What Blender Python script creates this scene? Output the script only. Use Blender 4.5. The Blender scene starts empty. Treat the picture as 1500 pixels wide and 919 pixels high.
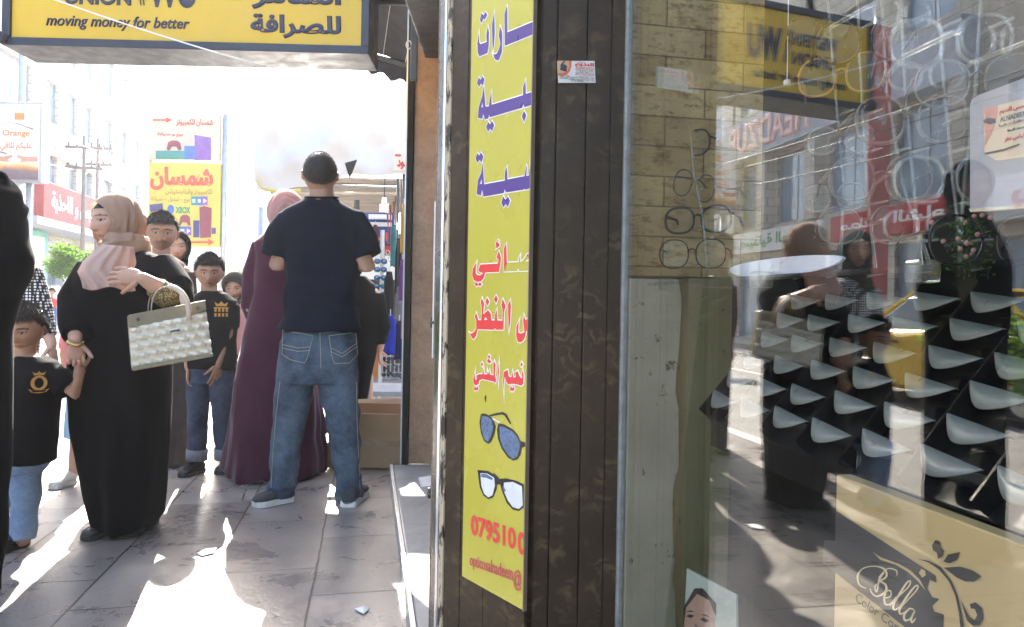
import bpy, math, random
from mathutils import Vector, Matrix, noise as mnoise
R = math.radians
sc = bpy.context.scene
col = sc.collection
random.seed(7)
V = Vector
# ------------------------------------------------------------------ camera
F, H, ROLL, HZ = 1042.0, 1.06, R(1.0), 16.0
cd = bpy.data.cameras.new('camera'); cam = bpy.data.objects.new('camera', cd); col.objects.link(cam)
cd.sensor_width = 36; cd.lens = F / 1500 * 36; cd.clip_start = 0.02; cd.clip_end = 900; cd.shift_y = -HZ / 1500
cam.location = (0, 0, H); cam.rotation_euler = (R(90), -ROLL, 0)
sc.camera = cam
# ------------------------------------------------------------------ light
SUN_EL, SUN_AZ, SUN_E, SKY_S, EXPO = R(37), R(-19), 5.0, 0.15, 2.95   # azimuth measured from +Y towards +X
w = bpy.data.worlds.new('World'); sc.world = w; w.use_nodes = True
nt = w.node_tree; sky = nt.nodes.new('ShaderNodeTexSky'); sky.sky_type = 'NISHITA'; sky.sun_disc = False
sky.sun_elevation = SUN_EL; sky.sun_rotation = SUN_AZ; sky.dust_density = 3.0; sky.air_density = 1.0
nt.links.new(sky.outputs[0], nt.nodes['Background'].inputs[0]); nt.nodes['Background'].inputs[1].default_value = SKY_S
sl = bpy.data.lights.new('sun', 'SUN'); sl.energy = SUN_E; sl.angle = R(.5); sl.color = (1, .94, .85)
so = bpy.data.objects.new('sun', sl); col.objects.link(so); so.location = (0, 0, 20)
sd = V((math.sin(SUN_AZ) * math.cos(SUN_EL), math.cos(SUN_AZ) * math.cos(SUN_EL), math.sin(SUN_EL)))
so.rotation_euler = sd.to_track_quat('Z', 'Y').to_euler()
sc.view_settings.view_transform = 'Standard'; sc.view_settings.look = 'None'
sc.view_settings.exposure = EXPO; sc.view_settings.gamma = 1; sc.view_settings.use_curve_mapping = False
sc.cycles.max_bounces = 8; sc.cycles.transparent_max_bounces = 24; sc.cycles.caustics_reflective = False; sc.cycles.caustics_refractive = False
sc.cycles.use_denoising = True; sc.cycles.sample_clamp_indirect = 6
# ------------------------------------------------------------------ frames of reference
_c, _s = math.cos(ROLL), math.sin(ROLL)
def ray(px, py):
    u = px - 750; v = 459.5 - py - HZ
    return (u * _c - v * _s) / F, (u * _s + v * _c) / F
def at(px, py, Y):
    a, b = ray(px, py); return V((a * Y, Y, H + b * Y))
def gnd(px, py, z=0.0):
    a, b = ray(px, py); return at(px, py, (z - H) / b)
SA = R(11.4)
S = V((-math.sin(SA), math.cos(SA), 0)); Q = V((math.cos(SA), math.sin(SA), 0))     # along / across the street
def sq(q, s, z=0.0): return Q * q + S * s + V((0, 0, z))
PA = R(10.9); GN = V((math.cos(PA), math.sin(PA), 0)); GT = V((-math.sin(PA), math.cos(PA), 0)); GD = .576
def gl(t, n, z): return GT * t + GN * n + V((0, 0, z))          # shop window frame: t along the pane, n into the shop
def onp(px, py, n, d):
    a, b = ray(px, py); return at(px, py, d / (n.x * a + n.y))
def ong(px, py, d=None): return onp(px, py, GN, GD if d is None else d)
def refl(px, py, Y):                                             # where a thing stands that the pane mirrors at this pixel
    p = at(px, py, Y); return p - GN * (2 * (p.dot(GN) - GD))
# ------------------------------------------------------------------ materials
def lin(h):
    h = h.lstrip('#'); o = []
    for i in (0, 2, 4):
        c = int(h[i:i + 2], 16) / 255; o.append(c / 12.92 if c <= .04045 else ((c + .055) / 1.055) ** 2.4)
    return tuple(o)
MATS = {}
class NT:
    def __init__(s, name):
        s.m = bpy.data.materials.new(name); s.m.use_nodes = True; s.t = s.m.node_tree; s.b = s.t.nodes['Principled BSDF']; s.out = s.t.nodes['Material Output']
        s.tc = s.t.nodes.new('ShaderNodeTexCoord')
    def n(s, typ, **kw):
        x = s.t.nodes.new('ShaderNode' + typ)
        for k, v in kw.items(): setattr(x, k, v)
        return x
    def l(s, a, b): s.t.links.new(a, b)
    def mapping(s, scale=(1, 1, 1), rot=(0, 0, 0), src='Object'):
        m = s.n('Mapping'); m.inputs['Scale'].default_value = scale; m.inputs['Rotation'].default_value = rot; s.l(s.tc.outputs[src], m.inputs[0]); return m.outputs[0]
    def noise(s, scale, detail=4, rough=.6, vec=None, dist=0):
        x = s.n('TexNoise'); x.inputs['Scale'].default_value = scale; x.inputs['Detail'].default_value = detail; x.inputs['Roughness'].default_value = rough; x.inputs['Distortion'].default_value = dist
        s.l(vec if vec else s.tc.outputs['Object'], x.inputs['Vector']); return x.outputs['Fac']
    def ramp(s, fac, stops, interp='LINEAR'):
        r = s.n('ValToRGB'); r.color_ramp.interpolation = interp; e = r.color_ramp.elements
        while len(e) < len(stops): e.new(.5)
        for i, (p, c) in enumerate(stops): e[i].position = p; e[i].color = (*c, 1) if len(c) == 3 else c
        s.l(fac, r.inputs[0]); return r.outputs[0]
    def mix(s, fac, a, b, bt='MIX'):
        x = s.n('Mix', data_type='RGBA', blend_type=bt)
        for sock, v in ((x.inputs[0], fac), (x.inputs[6], a), (x.inputs[7], b)):
            if isinstance(v, (int, float)): sock.default_value = v
            elif isinstance(v, tuple): sock.default_value = (*v, 1) if len(v) == 3 else v
            else: s.l(v, sock)
        return x.outputs[2]
    def math(s, op, a, b=0.0):
        x = s.n('Math', operation=op)
        for i, v in enumerate((a, b)):
            if isinstance(v, (int, float)): x.inputs[i].default_value = v
            else: s.l(v, x.inputs[i])
        return x.outputs[0]
    def bump(s, h, st=.3, dist=.01, prev=None):
        x = s.n('Bump'); x.inputs['Strength'].default_value = st; x.inputs['Distance'].default_value = dist; s.l(h, x.inputs['Height'])
        if prev is not None: s.l(prev, x.inputs['Normal'])
        s.l(x.outputs[0], s.b.inputs['Normal']); return x.outputs[0]
    def base(s, c):
        if isinstance(c, tuple): s.b.inputs['Base Color'].default_value = (*c, 1)
        else: s.l(c, s.b.inputs['Base Color'])
    def set(s, **kw):
        for k, v in kw.items():
            i = s.b.inputs[k.replace('_', ' ')]
            if hasattr(v, 'is_linked') or not isinstance(v, (int, float, tuple)): s.l(v, i)
            else: i.default_value = v
def mk(name, c, rough=.6, metal=0.0, var=.18, vs=6, bump=0.0, bs=80, spec=.5, aniso=(1, 1, 1), sheen=0.0, coat=0.0, alt=None):
    if name in MATS: return MATS[name]
    t = NT(name); vec = t.mapping(aniso)
    f = t.noise(vs, 5, .65, vec)
    lo = tuple(x * (1 - var) for x in c); hi = tuple(min(1, x * (1 + var)) for x in (alt or c))
    t.base(t.ramp(f, [(.3, lo), (.7, hi)]))
    r = t.ramp(t.noise(vs * 2.3, 3), [(.3, (max(.02, rough - .1),) * 3), (.7, (min(1, rough + .1),) * 3)])
    t.set(Roughness=r, Metallic=metal, Specular_IOR_Level=spec)
    if sheen: t.set(Sheen_Weight=sheen)
    if coat: t.set(Coat_Weight=coat, Coat_Roughness=.1)
    if bump: t.bump(t.noise(bs, 3, .6, vec), bump, .004)
    MATS[name] = t.m; return t.m
# ------------------------------------------------------------------ mesh building
ORG = {}
class MB:
    def __init__(s): s.v = []; s.f = []; s.c = None
    def add(s, vs, fs):
        k = len(s.v); s.v += [V(p) for p in vs]; s.f += [tuple(i + k for i in f) for f in fs]; return s
    def merge(s, o): return s.add(o.v, o.f)
    def box(s, c, x, y, z):          # centre and three half vectors
        c, x, y, z = V(c), V(x), V(y), V(z)
        p = [c + x * i + y * j + z * k for k in (-1, 1) for j in (-1, 1) for i in (-1, 1)]
        fs = [(0, 2, 3, 1), (4, 5, 7, 6), (0, 1, 5, 4), (2, 6, 7, 3), (0, 4, 6, 2), (1, 3, 7, 5)]
        if x.cross(y).dot(z) < 0: fs = [f[::-1] for f in fs]
        return s.add(p, fs)
    def qbox(s, q0, q1, s0, s1, z0, z1):
        return s.box(sq((q0 + q1) / 2, (s0 + s1) / 2, (z0 + z1) / 2), Q * ((q1 - q0) / 2), S * ((s1 - s0) / 2), V((0, 0, (z1 - z0) / 2)))
    def gbox(s, t0, t1, n0, n1, z0, z1):
        return s.box(gl((t0 + t1) / 2, (n0 + n1) / 2, (z0 + z1) / 2), GN * ((n1 - n0) / 2), GT * ((t1 - t0) / 2), V((0, 0, (z1 - z0) / 2)))
    def prism(s, poly, ext):         # polygon of 3D points, extruded by a vector
        n = len(poly); p = [V(a) for a in poly]; ext = V(ext)
        nr = sum(((p[i] - p[0]).cross(p[(i + 1) % n] - p[0]) for i in range(n)), V()); 
        if nr.dot(ext) > 0: p = p[::-1]
        q = [a + ext for a in p]
        return s.add(p + q, [tuple(range(n)), tuple(range(2 * n - 1, n - 1, -1))] + [(i, n + i, n + (i + 1) % n, (i + 1) % n) for i in range(n)])
    def loft(s, rings, caps=True, closed=True):
        k = len(rings[0]); vs = [p for r in rings for p in r]; fs = []
        for i in range(len(rings) - 1):
            for j in range(k if closed else k - 1):
                a, b = i * k + j, i * k + (j + 1) % k; fs.append((a, b, b + k, a + k))
        if caps and closed: fs += [tuple(range(k))[::-1], tuple(range((len(rings) - 1) * k, len(rings) * k))]
        return s.add(vs, fs)
    def tube(s, pts, rad, k=10, caps=True, flat=None):
        pts = [V(p) for p in pts]; n = len(pts); rad = [rad] * n if isinstance(rad, (int, float)) else list(rad)
        if len(rad) != n: rad = [rad[min(len(rad) - 1, int(i * (len(rad) - 1) / max(1, n - 1) + .5))] for i in range(n)]
        up = None; rings = []
        P, RD = pts, rad
        if caps == 'round':
            d0 = (pts[0] - pts[1]).normalized(); d1 = (pts[-1] - pts[-2]).normalized()
            P = [pts[0] + d0 * rad[0] * .98, pts[0] + d0 * rad[0] * .7] + pts + [pts[-1] + d1 * rad[-1] * .7, pts[-1] + d1 * rad[-1] * .98]
            RD = [rad[0] * .15, rad[0] * .71] + rad + [rad[-1] * .71, rad[-1] * .15]
        for i, p in enumerate(P):
            d = (P[min(i + 1, len(P) - 1)] - P[max(i - 1, 0)]).normalized()
            if up is None:
                up = d.orthogonal() if flat is None else V(flat)
            a = (up - d * up.dot(d))
            a = a.normalized() if a.length > 1e-6 else d.orthogonal().normalized()
            up = a; b = d.cross(a)
            r = RD[i]; ra, rb = r if isinstance(r, tuple) else (r, r)
            rings.append([p + a * (math.cos(2 * math.pi * j / k) * ra) + b * (math.sin(2 * math.pi * j / k) * rb) for j in range(k)])
        return s.loft(rings)
    def ell(s, c, r, M=None, nu=20, nv=14):
        c = V(c); M = M or Matrix.Identity(3); rings = []
        for i in range(nv + 1):
            th = math.pi * i / nv; th = min(max(th, .03), math.pi - .03)
            rings.append([c + M @ V((r[0] * math.sin(th) * math.cos(2 * math.pi * j / nu), r[1] * math.sin(th) * math.sin(2 * math.pi * j / nu), -r[2] * math.cos(th))) for j in range(nu)])
        return s.loft(rings)
    def build(s, name, mat, parent=None, smooth=False, origin=None):
        me = bpy.data.meshes.new(name)
        if parent is not None: o0 = ORG[parent]
        elif origin is not None: o0 = V(origin)
        else:
            n = max(1, len(s.v)); xs = [p.x for p in s.v]; ys = [p.y for p in s.v]
            o0 = V(((min(xs) + max(xs)) / 2, (min(ys) + max(ys)) / 2, min(p.z for p in s.v)))
        me.from_pydata([tuple(p - o0) for p in s.v], [], s.f); me.update()
        if s.c is not None:
            at_ = me.color_attributes.new('Col', 'FLOAT_COLOR', 'POINT')
            at_.data.foreach_set('color', [x for c in s.c for x in (c[0], c[1], c[2], 1)])
        for m in (mat if isinstance(mat, (list, tuple)) else [mat]): me.materials.append(m)
        if smooth: me.polygons.foreach_set('use_smooth', [True] * len(me.polygons))
        o = bpy.data.objects.new(name, me); col.objects.link(o)
        if parent is not None: o.parent = parent
        else: o.location = o0
        ORG[o] = o0
        return o
def tag(o, label=None, cat=None, group=None, kind=None):
    for k, v in (('label', label), ('category', cat), ('group', group), ('kind', kind)):
        if v: o[k] = v
    return o
def thing(name, label, cat, loc, group=None):
    o = bpy.data.objects.new(name, None); col.objects.link(o); o.location = loc; o.empty_display_size = .1
    ORG[o] = V(loc); return tag(o, label, cat, group)
def bevel(o, wd=.004, seg=2):
    m = o.modifiers.new('bevel', 'BEVEL'); m.width = wd; m.segments = seg; m.limit_method = 'ANGLE'; m.angle_limit = R(40); return o
def evaluated(o):
    dg = bpy.context.evaluated_depsgraph_get(); dg.update()
    return bpy.data.meshes.new_from_object(o.evaluated_get(dg), depsgraph=dg)
def remesh(mb, vox, smooth=2):
    me = bpy.data.meshes.new('tmp'); me.from_pydata([tuple(p) for p in mb.v], [], mb.f); me.update()
    o = bpy.data.objects.new('tmp', me); col.objects.link(o)
    m = o.modifiers.new('r', 'REMESH'); m.mode = 'VOXEL'; m.voxel_size = vox
    if smooth: m2 = o.modifiers.new('s', 'SMOOTH'); m2.iterations = smooth; m2.factor = .5
    e = evaluated(o); r = MB(); r.v = [v.co.copy() for v in e.vertices]; r.f = [tuple(p.vertices) for p in e.polygons]
    r.nrm = [v.normal.copy() for v in e.vertices]
    bpy.data.objects.remove(o); bpy.data.meshes.remove(me); bpy.data.meshes.remove(e)
    return r
def fold(mb, fn):                     # push every vertex along its normal by fn(point, normal)
    for i, p in enumerate(mb.v): mb.v[i] = p + mb.nrm[i] * fn(p, mb.nrm[i])
    return mb
def nz(p, sx, sy, sz, seed=0): return mnoise.noise(V((p.x * sx + seed * 7.3, p.y * sy + seed * 3.1, p.z * sz + seed)))
# ------------------------------------------------------------------ lettering
_AR = {}
for ch, cp, n in [('ا', 0xFE8D, 2), ('ب', 0xFE8F, 4), ('ة', 0xFE93, 2), ('ت', 0xFE95, 4), ('ث', 0xFE99, 4), ('ج', 0xFE9D, 4), ('ح', 0xFEA1, 4), ('خ', 0xFEA5, 4), ('د', 0xFEA9, 2), ('ذ', 0xFEAB, 2), ('ر', 0xFEAD, 2), ('ز', 0xFEAF, 2), ('س', 0xFEB1, 4), ('ش', 0xFEB5, 4), ('ص', 0xFEB9, 4), ('ض', 0xFEBD, 4), ('ط', 0xFEC1, 4), ('ظ', 0xFEC5, 4), ('ع', 0xFEC9, 4), ('غ', 0xFECD, 4), ('ف', 0xFED1, 4), ('ق', 0xFED5, 4), ('ك', 0xFED9, 4), ('ل', 0xFEDD, 4), ('م', 0xFEE1, 4), ('ن', 0xFEE5, 4), ('ه', 0xFEE9, 4), ('و', 0xFEED, 2), ('ى', 0xFEEF, 2), ('ي', 0xFEF1, 4), ('أ', 0xFE83, 2), ('ئ', 0xFE89, 4)]:
    _AR[ch] = (cp, n)
def arabic(s):
    o = []
    for i, ch in enumerate(s):
        if ch not in _AR: o.append(ch); continue
        cp, n = _AR[ch]; pj = i > 0 and s[i - 1] in _AR and _AR[s[i - 1]][1] == 4; nj = n == 4 and i + 1 < len(s) and s[i + 1] in _AR
        o.append(chr(cp + (1 if pj and not nj else 2 if nj and not pj else 3 if pj and nj else 0)))
    return ''.join(o[::-1])
def curve_mesh(cu):
    o = bpy.data.objects.new('tmp', cu); col.objects.link(o); e = evaluated(o)
    vs = [v.co.copy() for v in e.vertices]; fs = [tuple(p.vertices) for p in e.polygons]
    bpy.data.objects.remove(o); bpy.data.curves.remove(cu); bpy.data.meshes.remove(e); return vs, fs
def text2d(s, bold=.0, shear=0.0, spacing=1.0):
    cu = bpy.data.curves.new('tmp', 'FONT'); cu.body = s; cu.size = 1; cu.shear = shear; cu.space_character = spacing; cu.resolution_u = 4
    if bold: cu.bevel_depth = bold; cu.bevel_resolution = 0
    return curve_mesh(cu)
def poly2d(polys, bold=0.0):
    cu = bpy.data.curves.new('tmp', 'CURVE'); cu.dimensions = '2D'; cu.fill_mode = 'BOTH'
    for P in polys:
        sp = cu.splines.new('POLY'); sp.points.add(len(P) - 1); sp.use_cyclic_u = True
        for i, p in enumerate(P): sp.points[i].co = (p[0], p[1], 0, 1)
    if bold: cu.bevel_depth = bold; cu.bevel_resolution = 1
    return curve_mesh(cu)
def put2d(mb, vf, O, X, Y, box=None, lift=.001, thick=.0006, mirror=False):
    """2D shapes on a plane (origin O, unit axes X, Y), fitted to box=(x0,y0,x1,y1) in metres, lifted off it"""
    vs, fs = vf
    N = X.cross(Y).normalized()
    if box:
        x0, x1 = min(v.x for v in vs), max(v.x for v in vs); y0, y1 = min(v.y for v in vs), max(v.y for v in vs)
        sx = (box[2] - box[0]) / (x1 - x0); sy = (box[3] - box[1]) / (y1 - y0)
        pts = [((v.x - x0) * sx + box[0], (v.y - y0) * sy + box[1], v.z) for v in vs]
    else: pts = [(v.x, v.y, v.z) for v in vs]
    zm = max(abs(p[2]) for p in pts) or 1
    return mb.add([O + X * p[0] + Y * p[1] + N * (lift + p[2] / zm * thick) for p in pts], fs)
UP = V((0, 0, 1))
# ------------------------------------------------------------------ ground, road, pavements
asph = mk('dusty_asphalt', (.16, .15, .14), .85, 0, .2, 1.5, .3, 120)
def pave_mat():
    t = NT('stone_paving'); mp = t.n('Mapping'); t.l(t.tc.outputs['Object'], mp.inputs[0]); mp.inputs['Rotation'].default_value = (0, 0, -SA - R(90)); mp.inputs['Location'].default_value = (0.23, 0.205, 0)
    dn = t.n('TexNoise'); dn.inputs['Scale'].default_value = 9; dn.inputs['Detail'].default_value = 4; t.l(mp.outputs[0], dn.inputs['Vector'])
    mv = t.n('Mix', data_type='VECTOR'); mv.inputs[0].default_value = .012; t.l(mp.outputs[0], mv.inputs[4]); t.l(dn.outputs['Color'], mv.inputs[5])
    b = t.n('TexBrick', offset=.43); b.inputs['Scale'].default_value = 1.0; b.inputs['Brick Width'].default_value = .62; b.inputs['Row Height'].default_value = .39
    b.inputs['Mortar Size'].default_value = .0045; b.inputs['Mortar Smooth'].default_value = .35; b.inputs['Bias'].default_value = 0
    b.inputs['Color1'].default_value = (.185, .172, .16, 1); b.inputs['Color2'].default_value = (.30, .28, .255, 1); b.inputs['Mortar'].default_value = (.045, .04, .035, 1); t.l(mv.outputs[1], b.inputs['Vector'])
    n0 = t.noise(.9, 5, .65); n1 = t.noise(3.1, 6, .7, None, .5); n2 = t.noise(11, 6, .78, None, 1.1); n3 = t.noise(48, 3); n4 = t.noise(120, 2)
    c = t.mix(1.0, b.outputs['Color'], t.ramp(n0, [(.3, (.72, .72, .76)), (.7, (1.18, 1.12, 1.06))]), 'MULTIPLY')
    c = t.mix(1.0, c, t.ramp(n1, [(.3, (.58, .57, .59)), (.72, (1.25, 1.22, 1.17))]), 'MULTIPLY')
    c = t.mix(t.ramp(n2, [(.56, (0, 0, 0)), (.72, (.5, .5, .5))]), c, (.085, .074, .066))
    c = t.mix(t.ramp(n3, [(.69, (0, 0, 0)), (.72, (.75, .75, .75))]), c, (.05, .045, .043)); c = t.mix(t.ramp(n4, [(.76, (0, 0, 0)), (.79, (.6, .6, .6))]), c, (.42, .40, .37))
    vo = t.n('TexVoronoi', feature='DISTANCE_TO_EDGE'); vo.inputs['Scale'].default_value = 1.1; t.l(mv.outputs[1], vo.inputs['Vector']); ck = t.math('MULTIPLY', t.math('LESS_THAN', vo.outputs['Distance'], .0035), t.math('GREATER_THAN', n0, .55))
    c = t.mix(ck, c, (.04, .035, .03))
    t.base(c); t.set(Roughness=t.ramp(n1, [(.3, (.20,) * 3), (.7, (.44,) * 3)]), Specular_IOR_Level=.6)
    h = t.mix(.25, t.ramp(b.outputs['Fac'], [(0, (1, 1, 1)), (1, (0, 0, 0))]), n3); bb = t.bump(h, .6, .005); t.bump(n2, .25, .006, bb); return t.m
PAVE = pave_mat()
m = MB(); m.add([(-300, -120, -.16), (300, -120, -.16), (300, 300, -.16), (-300, 300, -.16)], [(0, 1, 2, 3)]); tag(m.build('ground', asph, None, origin=(0, 0, -.16)), kind='structure')
m = MB(); m.add([sq(-9.0, -60, -.125), sq(-1.85, -60, -.125), sq(-1.85, 280, -.125), sq(-9.0, 280, -.125)], [(0, 1, 2, 3)]); tag(m.build('road', mk('road_asphalt', (.19, .18, .165), .85, 0, .22, 1.2, .35, 150), None, origin=(0, 0, -.125)), kind='structure')
m = MB(); m.qbox(-1.72, 9, -30, 120, -.3, 0); tag(m.build('pavement', PAVE, None, origin=(0, 0, 0)), kind='structure')
m = MB(); s0 = -30.0
while s0 < 60: m.qbox(-1.86, -1.728, s0, s0 + .985, -.3, .006); s0 += 1.0
ko = m.build('kerb', mk('kerb_stone', (.42, .40, .37), .8, 0, .2, 4, .3, 90), None, origin=(0, 0, 0)); tag(bevel(ko, .012), kind='structure')
m = MB(); m.qbox(-11.4, -9, -60, 200, -.3, .0); tag(m.build('far_pavement', mk('far_paving', (.34, .32, .29), .8, 0, .2, 2), None, origin=(0, 0, 0)), kind='structure')
mlin = MB()
for i in range(20): mlin.qbox(-5.5, -5.38, -20 + i * 6, -17 + i * 6, -.124, -.121)
tag(mlin.build('road_marking', mk('worn_road_paint', (.6, .58, .52), .8, 0, .3, 8), None, origin=(0, 0, 0)), kind='structure')
hz = NT('street_haze'); hz.t.nodes.remove(hz.b); pv_ = hz.n('VolumePrincipled'); pv_.inputs['Color'].default_value = (.93, .95, 1, 1); pv_.inputs['Density'].default_value = .0014; pv_.inputs['Anisotropy'].default_value = .4; hz.l(pv_.outputs[0], hz.out.inputs['Volume'])
m = MB(); m.box((0, 90, 9.4), V((302, 0, 0)), V((0, 212, 0)), UP * 10.6); tag(m.build('haze', hz.m, None), kind='stuff')
# ------------------------------------------------------------------ buildings across the street
def stone_mat(name, a, b_, bw=.6, rh=.28):
    t = NT(name); mp = t.n('Mapping'); t.l(t.tc.outputs['Object'], mp.inputs[0]); mp.inputs['Rotation'].default_value = (R(90), 0, 0)
    sx = t.n('SeparateXYZ'); t.l(t.tc.outputs['Object'], sx.inputs[0]); cx = t.n('CombineXYZ'); t.l(t.math('ADD', t.math('MULTIPLY', sx.outputs[0], .2), t.math('ADD', sx.outputs[1], 0)), cx.inputs[0]); t.l(sx.outputs[2], cx.inputs[1])
    b = t.n('TexBrick'); b.inputs['Scale'].default_value = 1; b.inputs['Brick Width'].default_value = bw; b.inputs['Row Height'].default_value = rh; b.inputs['Mortar Size'].default_value = .012
    b.inputs['Color1'].default_value = (*a, 1); b.inputs['Color2'].default_value = (*b_, 1); b.inputs['Mortar'].default_value = (a[0] * .6, a[1] * .6, a[2] * .6, 1); t.l(cx.outputs[0], b.inputs['Vector'])
    t.base(t.mix(1.0, b.outputs['Color'], t.ramp(t.noise(.8, 6, .7), [(.3, (.8, .78, .75)), (.7, (1.1, 1.1, 1.1))]), 'MULTIPLY')); t.set(Roughness=.9, Specular_IOR_Level=.1); t.bump(t.noise(9, 5), .3, .03); return t.m
ST1 = stone_mat('white_limestone', (.58, .55, .49), (.66, .62, .56)); ST2 = stone_mat('cream_limestone', (.54, .50, .43), (.62, .58, .50)); ST3 = stone_mat('tan_render', (.54, .48, .41), (.60, .54, .47), 3, 1.5); ST4 = stone_mat('grey_render', (.56, .55, .54), (.6, .6, .6), 3, 2)
WG = mk('sky_tinted_window_glass', (.26, .34, .43), .06, 0, .3, .6, 0, 80, .9); ALU = mk('grey_aluminium', (.35, .38, .42), .4, .6, .1); DKM = mk('dark_steel', (.06, .062, .066), .45, .7, .3, 9, .15, 90)  # window glass: sky reflection put into the pale blue base colour
def building(label, q, s0, s1, z1, wall, wins, depth=9, frame_m=ALU, face=1, parapet=.5, extra=None):
    """facade at q; face=+1 looks towards +q. wins: (s, z, width, height)"""
    t = thing('building', label, 'building', sq(q - face * depth / 2, (s0 + s1) / 2, -.14)); b = MB()
    # front wall pierced by the openings: grid of panels
    ss = sorted({s0, s1} | {x for w_ in wins for x in (w_[0], w_[0] + w_[2])}); zz = sorted({-.15, z1} | {x for w_ in wins for x in (w_[1], w_[1] + w_[3])}); th = .28
    for i in range(len(ss) - 1):
        run = None
        for j in range(len(zz) - 1):
            cs, cz = (ss[i] + ss[i + 1]) / 2, (zz[j] + zz[j + 1]) / 2; hole = any(w_[0] < cs < w_[0] + w_[2] and w_[1] < cz < w_[1] + w_[3] for w_ in wins)
            if not hole:
                if run is None: run = zz[j]
            if (hole or j == len(zz) - 2) and run is not None:
                b.qbox(min(q, q - face * th), max(q, q - face * th), ss[i], ss[i + 1], run, zz[j] if hole else zz[j + 1]); run = None
    qa, qb = sorted((q - face * th, q - face * depth)); b.qbox(qa, qb, s0, s0 + .25, -.15, z1); b.qbox(qa, qb, s1 - .25, s1, -.15, z1); b.qbox(*sorted((q - face * depth, q - face * (depth + .25))), s0, s1, -.15, z1)
    b.build('wall', wall, t)
    r = MB(); r.qbox(*sorted((q + face * .12, q - face * depth)), s0 - .05, s1 + .05, z1, z1 + .25); r.qbox(*sorted((q + face * .02, q - face * .2)), s0, s1, z1 + .25, z1 + parapet + .25); r.build('roof', wall, t)
    for (s_, z_, w_, h_) in wins:
        fr = MB(); qi = q - face * .16
        for a in ((s_, s_ + .06, z_, z_ + h_), (s_ + w_ - .06, s_ + w_, z_, z_ + h_), (s_ + .06, s_ + w_ - .06, z_, z_ + .06), (s_ + .06, s_ + w_ - .06, z_ + h_ - .06, z_ + h_)): fr.qbox(qi - .03, qi + .03, *a)
        if w_ > .9: fr.qbox(qi - .028, qi + .028, s_ + w_ / 2 - .03, s_ + w_ / 2 + .03, z_ + .06, z_ + h_ - .06)
        fr.qbox(qi - .026, qi + .026, s_ + .06, s_ + w_ / 2 - .03 if w_ > .9 else s_ + w_ - .06, z_ + h_ * .66, z_ + h_ * .66 + .04)
        f = fr.build('window', frame_m, t); g = MB(); g.qbox(qi - .008, qi + .008, s_ + .05, s_ + w_ - .05, z_ + .05, z_ + h_ - .05); g.build('pane', WG, f)
    if extra: extra(t)
    return t
def sign_panel(parent, q, s0, s1, z0, z1, m, txt=None, tm=None, th=.12, face=1, name='shop_sign', ar=True, pads=(.1, .2)):
    b = MB(); b.qbox(*sorted((q + face * .004, q + face * (th + .004))), s0, s1, z0, z1); o = b.build(name, m, parent)
    if txt:
        lines = txt if isinstance(txt, list) else [txt]; n = len(lines); hh = (z1 - z0) * .8 / n; O = sq(q + face * (th + .006), s0, z0)
        for i, ln in enumerate(lines):
            mm = MB(); z = (z1 - z0) * .1 + hh * (n - 1 - i); put2d(mm, text2d(arabic(ln) if ar else ln, .035), O, S, UP, ((s1 - s0) * pads[0], z + hh * pads[1] * .5, (s1 - s0) * (1 - pads[0]), z + hh * (1 - pads[1] * .5)), .004, .004); mm.build('lettering', tm, o)
    return o
WHP = mk('white_sign_face', (.70, .69, .67), .5, 0, .06, 4, 0, 80, .08); REDP = mk('red_sign_face', (.42, .025, .035), .5, 0, .12, 4, 0, 80, .08); TEAL = mk('teal_sign_face', (.10, .42, .36), .5, 0, .12, 4, 0, 80, .08); BLUP = mk('blue_sign_face', (.04, .07, .22), .5, 0, .12, 4, 0, 80, .08); GREYP = mk('grey_fascia', (.44, .46, .50), .6, 0, .15, 4, 0, 80, .08); PNK = mk('pink_render', (.55, .30, .28), .8, 0, .12, 3, 0, 80, .08); REDL = mk('red_lettering', (.55, .03, .03), .5); YELP = mk('faded_yellow_board', (.62, .50, .12), .5, 0, .08, 3, 0, 80, .08); DKB = mk('dark_blue_lettering', (.05, .06, .16), .5); GRNL = mk('green_lettering', (.05, .25, .10), .5); ORG_M = mk('orange_paint', (.75, .22, .02), .5); WHL = mk('white_lettering', (.7, .7, .68), .5)
def wgrid(s_list, z_list, w_, h_): return [(s, z, w_, h_) for s in s_list for z in z_list]
QF = -11.4
# white block: windows in pairs on four floors, shop signs over the ground floor
def ex_white(t):
    sign_panel(t, QF, 27.4, 33.4, 3.7, 5.0, REDP, ['للملابس و الاحذية'], WHL, .3); sign_panel(t, QF, 27.2, 36, 6.1, 7.0, WHP, ['مركز التسوق'], REDL, .25)
    c = MB(); c.qbox(QF, QF + 1.3, 24.5, 40.2, 3.25, 3.5); c.build('canopy', GREYP, t)
    a = MB(); P = []
    for i in range(13): th = math.pi * i / 12; P.append((math.cos(th), math.sin(th)))
    for s_ in (28.2, 31.2, 34.2, 37.2):
        poly = [sq(QF + .02, s_ + 1.35 * x, 1.4 + 1.6 * y) for x, y in P] + [sq(QF + .02, s_ + 1.0 * x, 1.4 + 1.25 * y) for x, y in P[::-1]]; a.prism(poly, Q * .25)
    a.build('arch', GREYP, t)
    for s_, mm in ((25.0, TEAL), (26.6, WHP), (26.6, WHP)): pass
    sign_panel(t, QF, 24.4, 26.8, 3.7, 4.3, WHP, ['عيادة الاسنان'], DKB, .15); sign_panel(t, QF, 24.4, 26.8, 4.4, 5.0, WHP, ['مكتب محاماة'], DKB, .15)
    k = MB(); k.qbox(QF + .02, QF + .5, 24.3, 27.3, 1.6, 3.2); k.build('kiosk_sign', TEAL, t); k = MB(); k.qbox(QF + .502, QF + .52, 24.6, 27.0, 1.9, 3.0); k.build('poster', mk('pale_poster', (.6, .5, .45), .6, 0, .35, 3), t)
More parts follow.
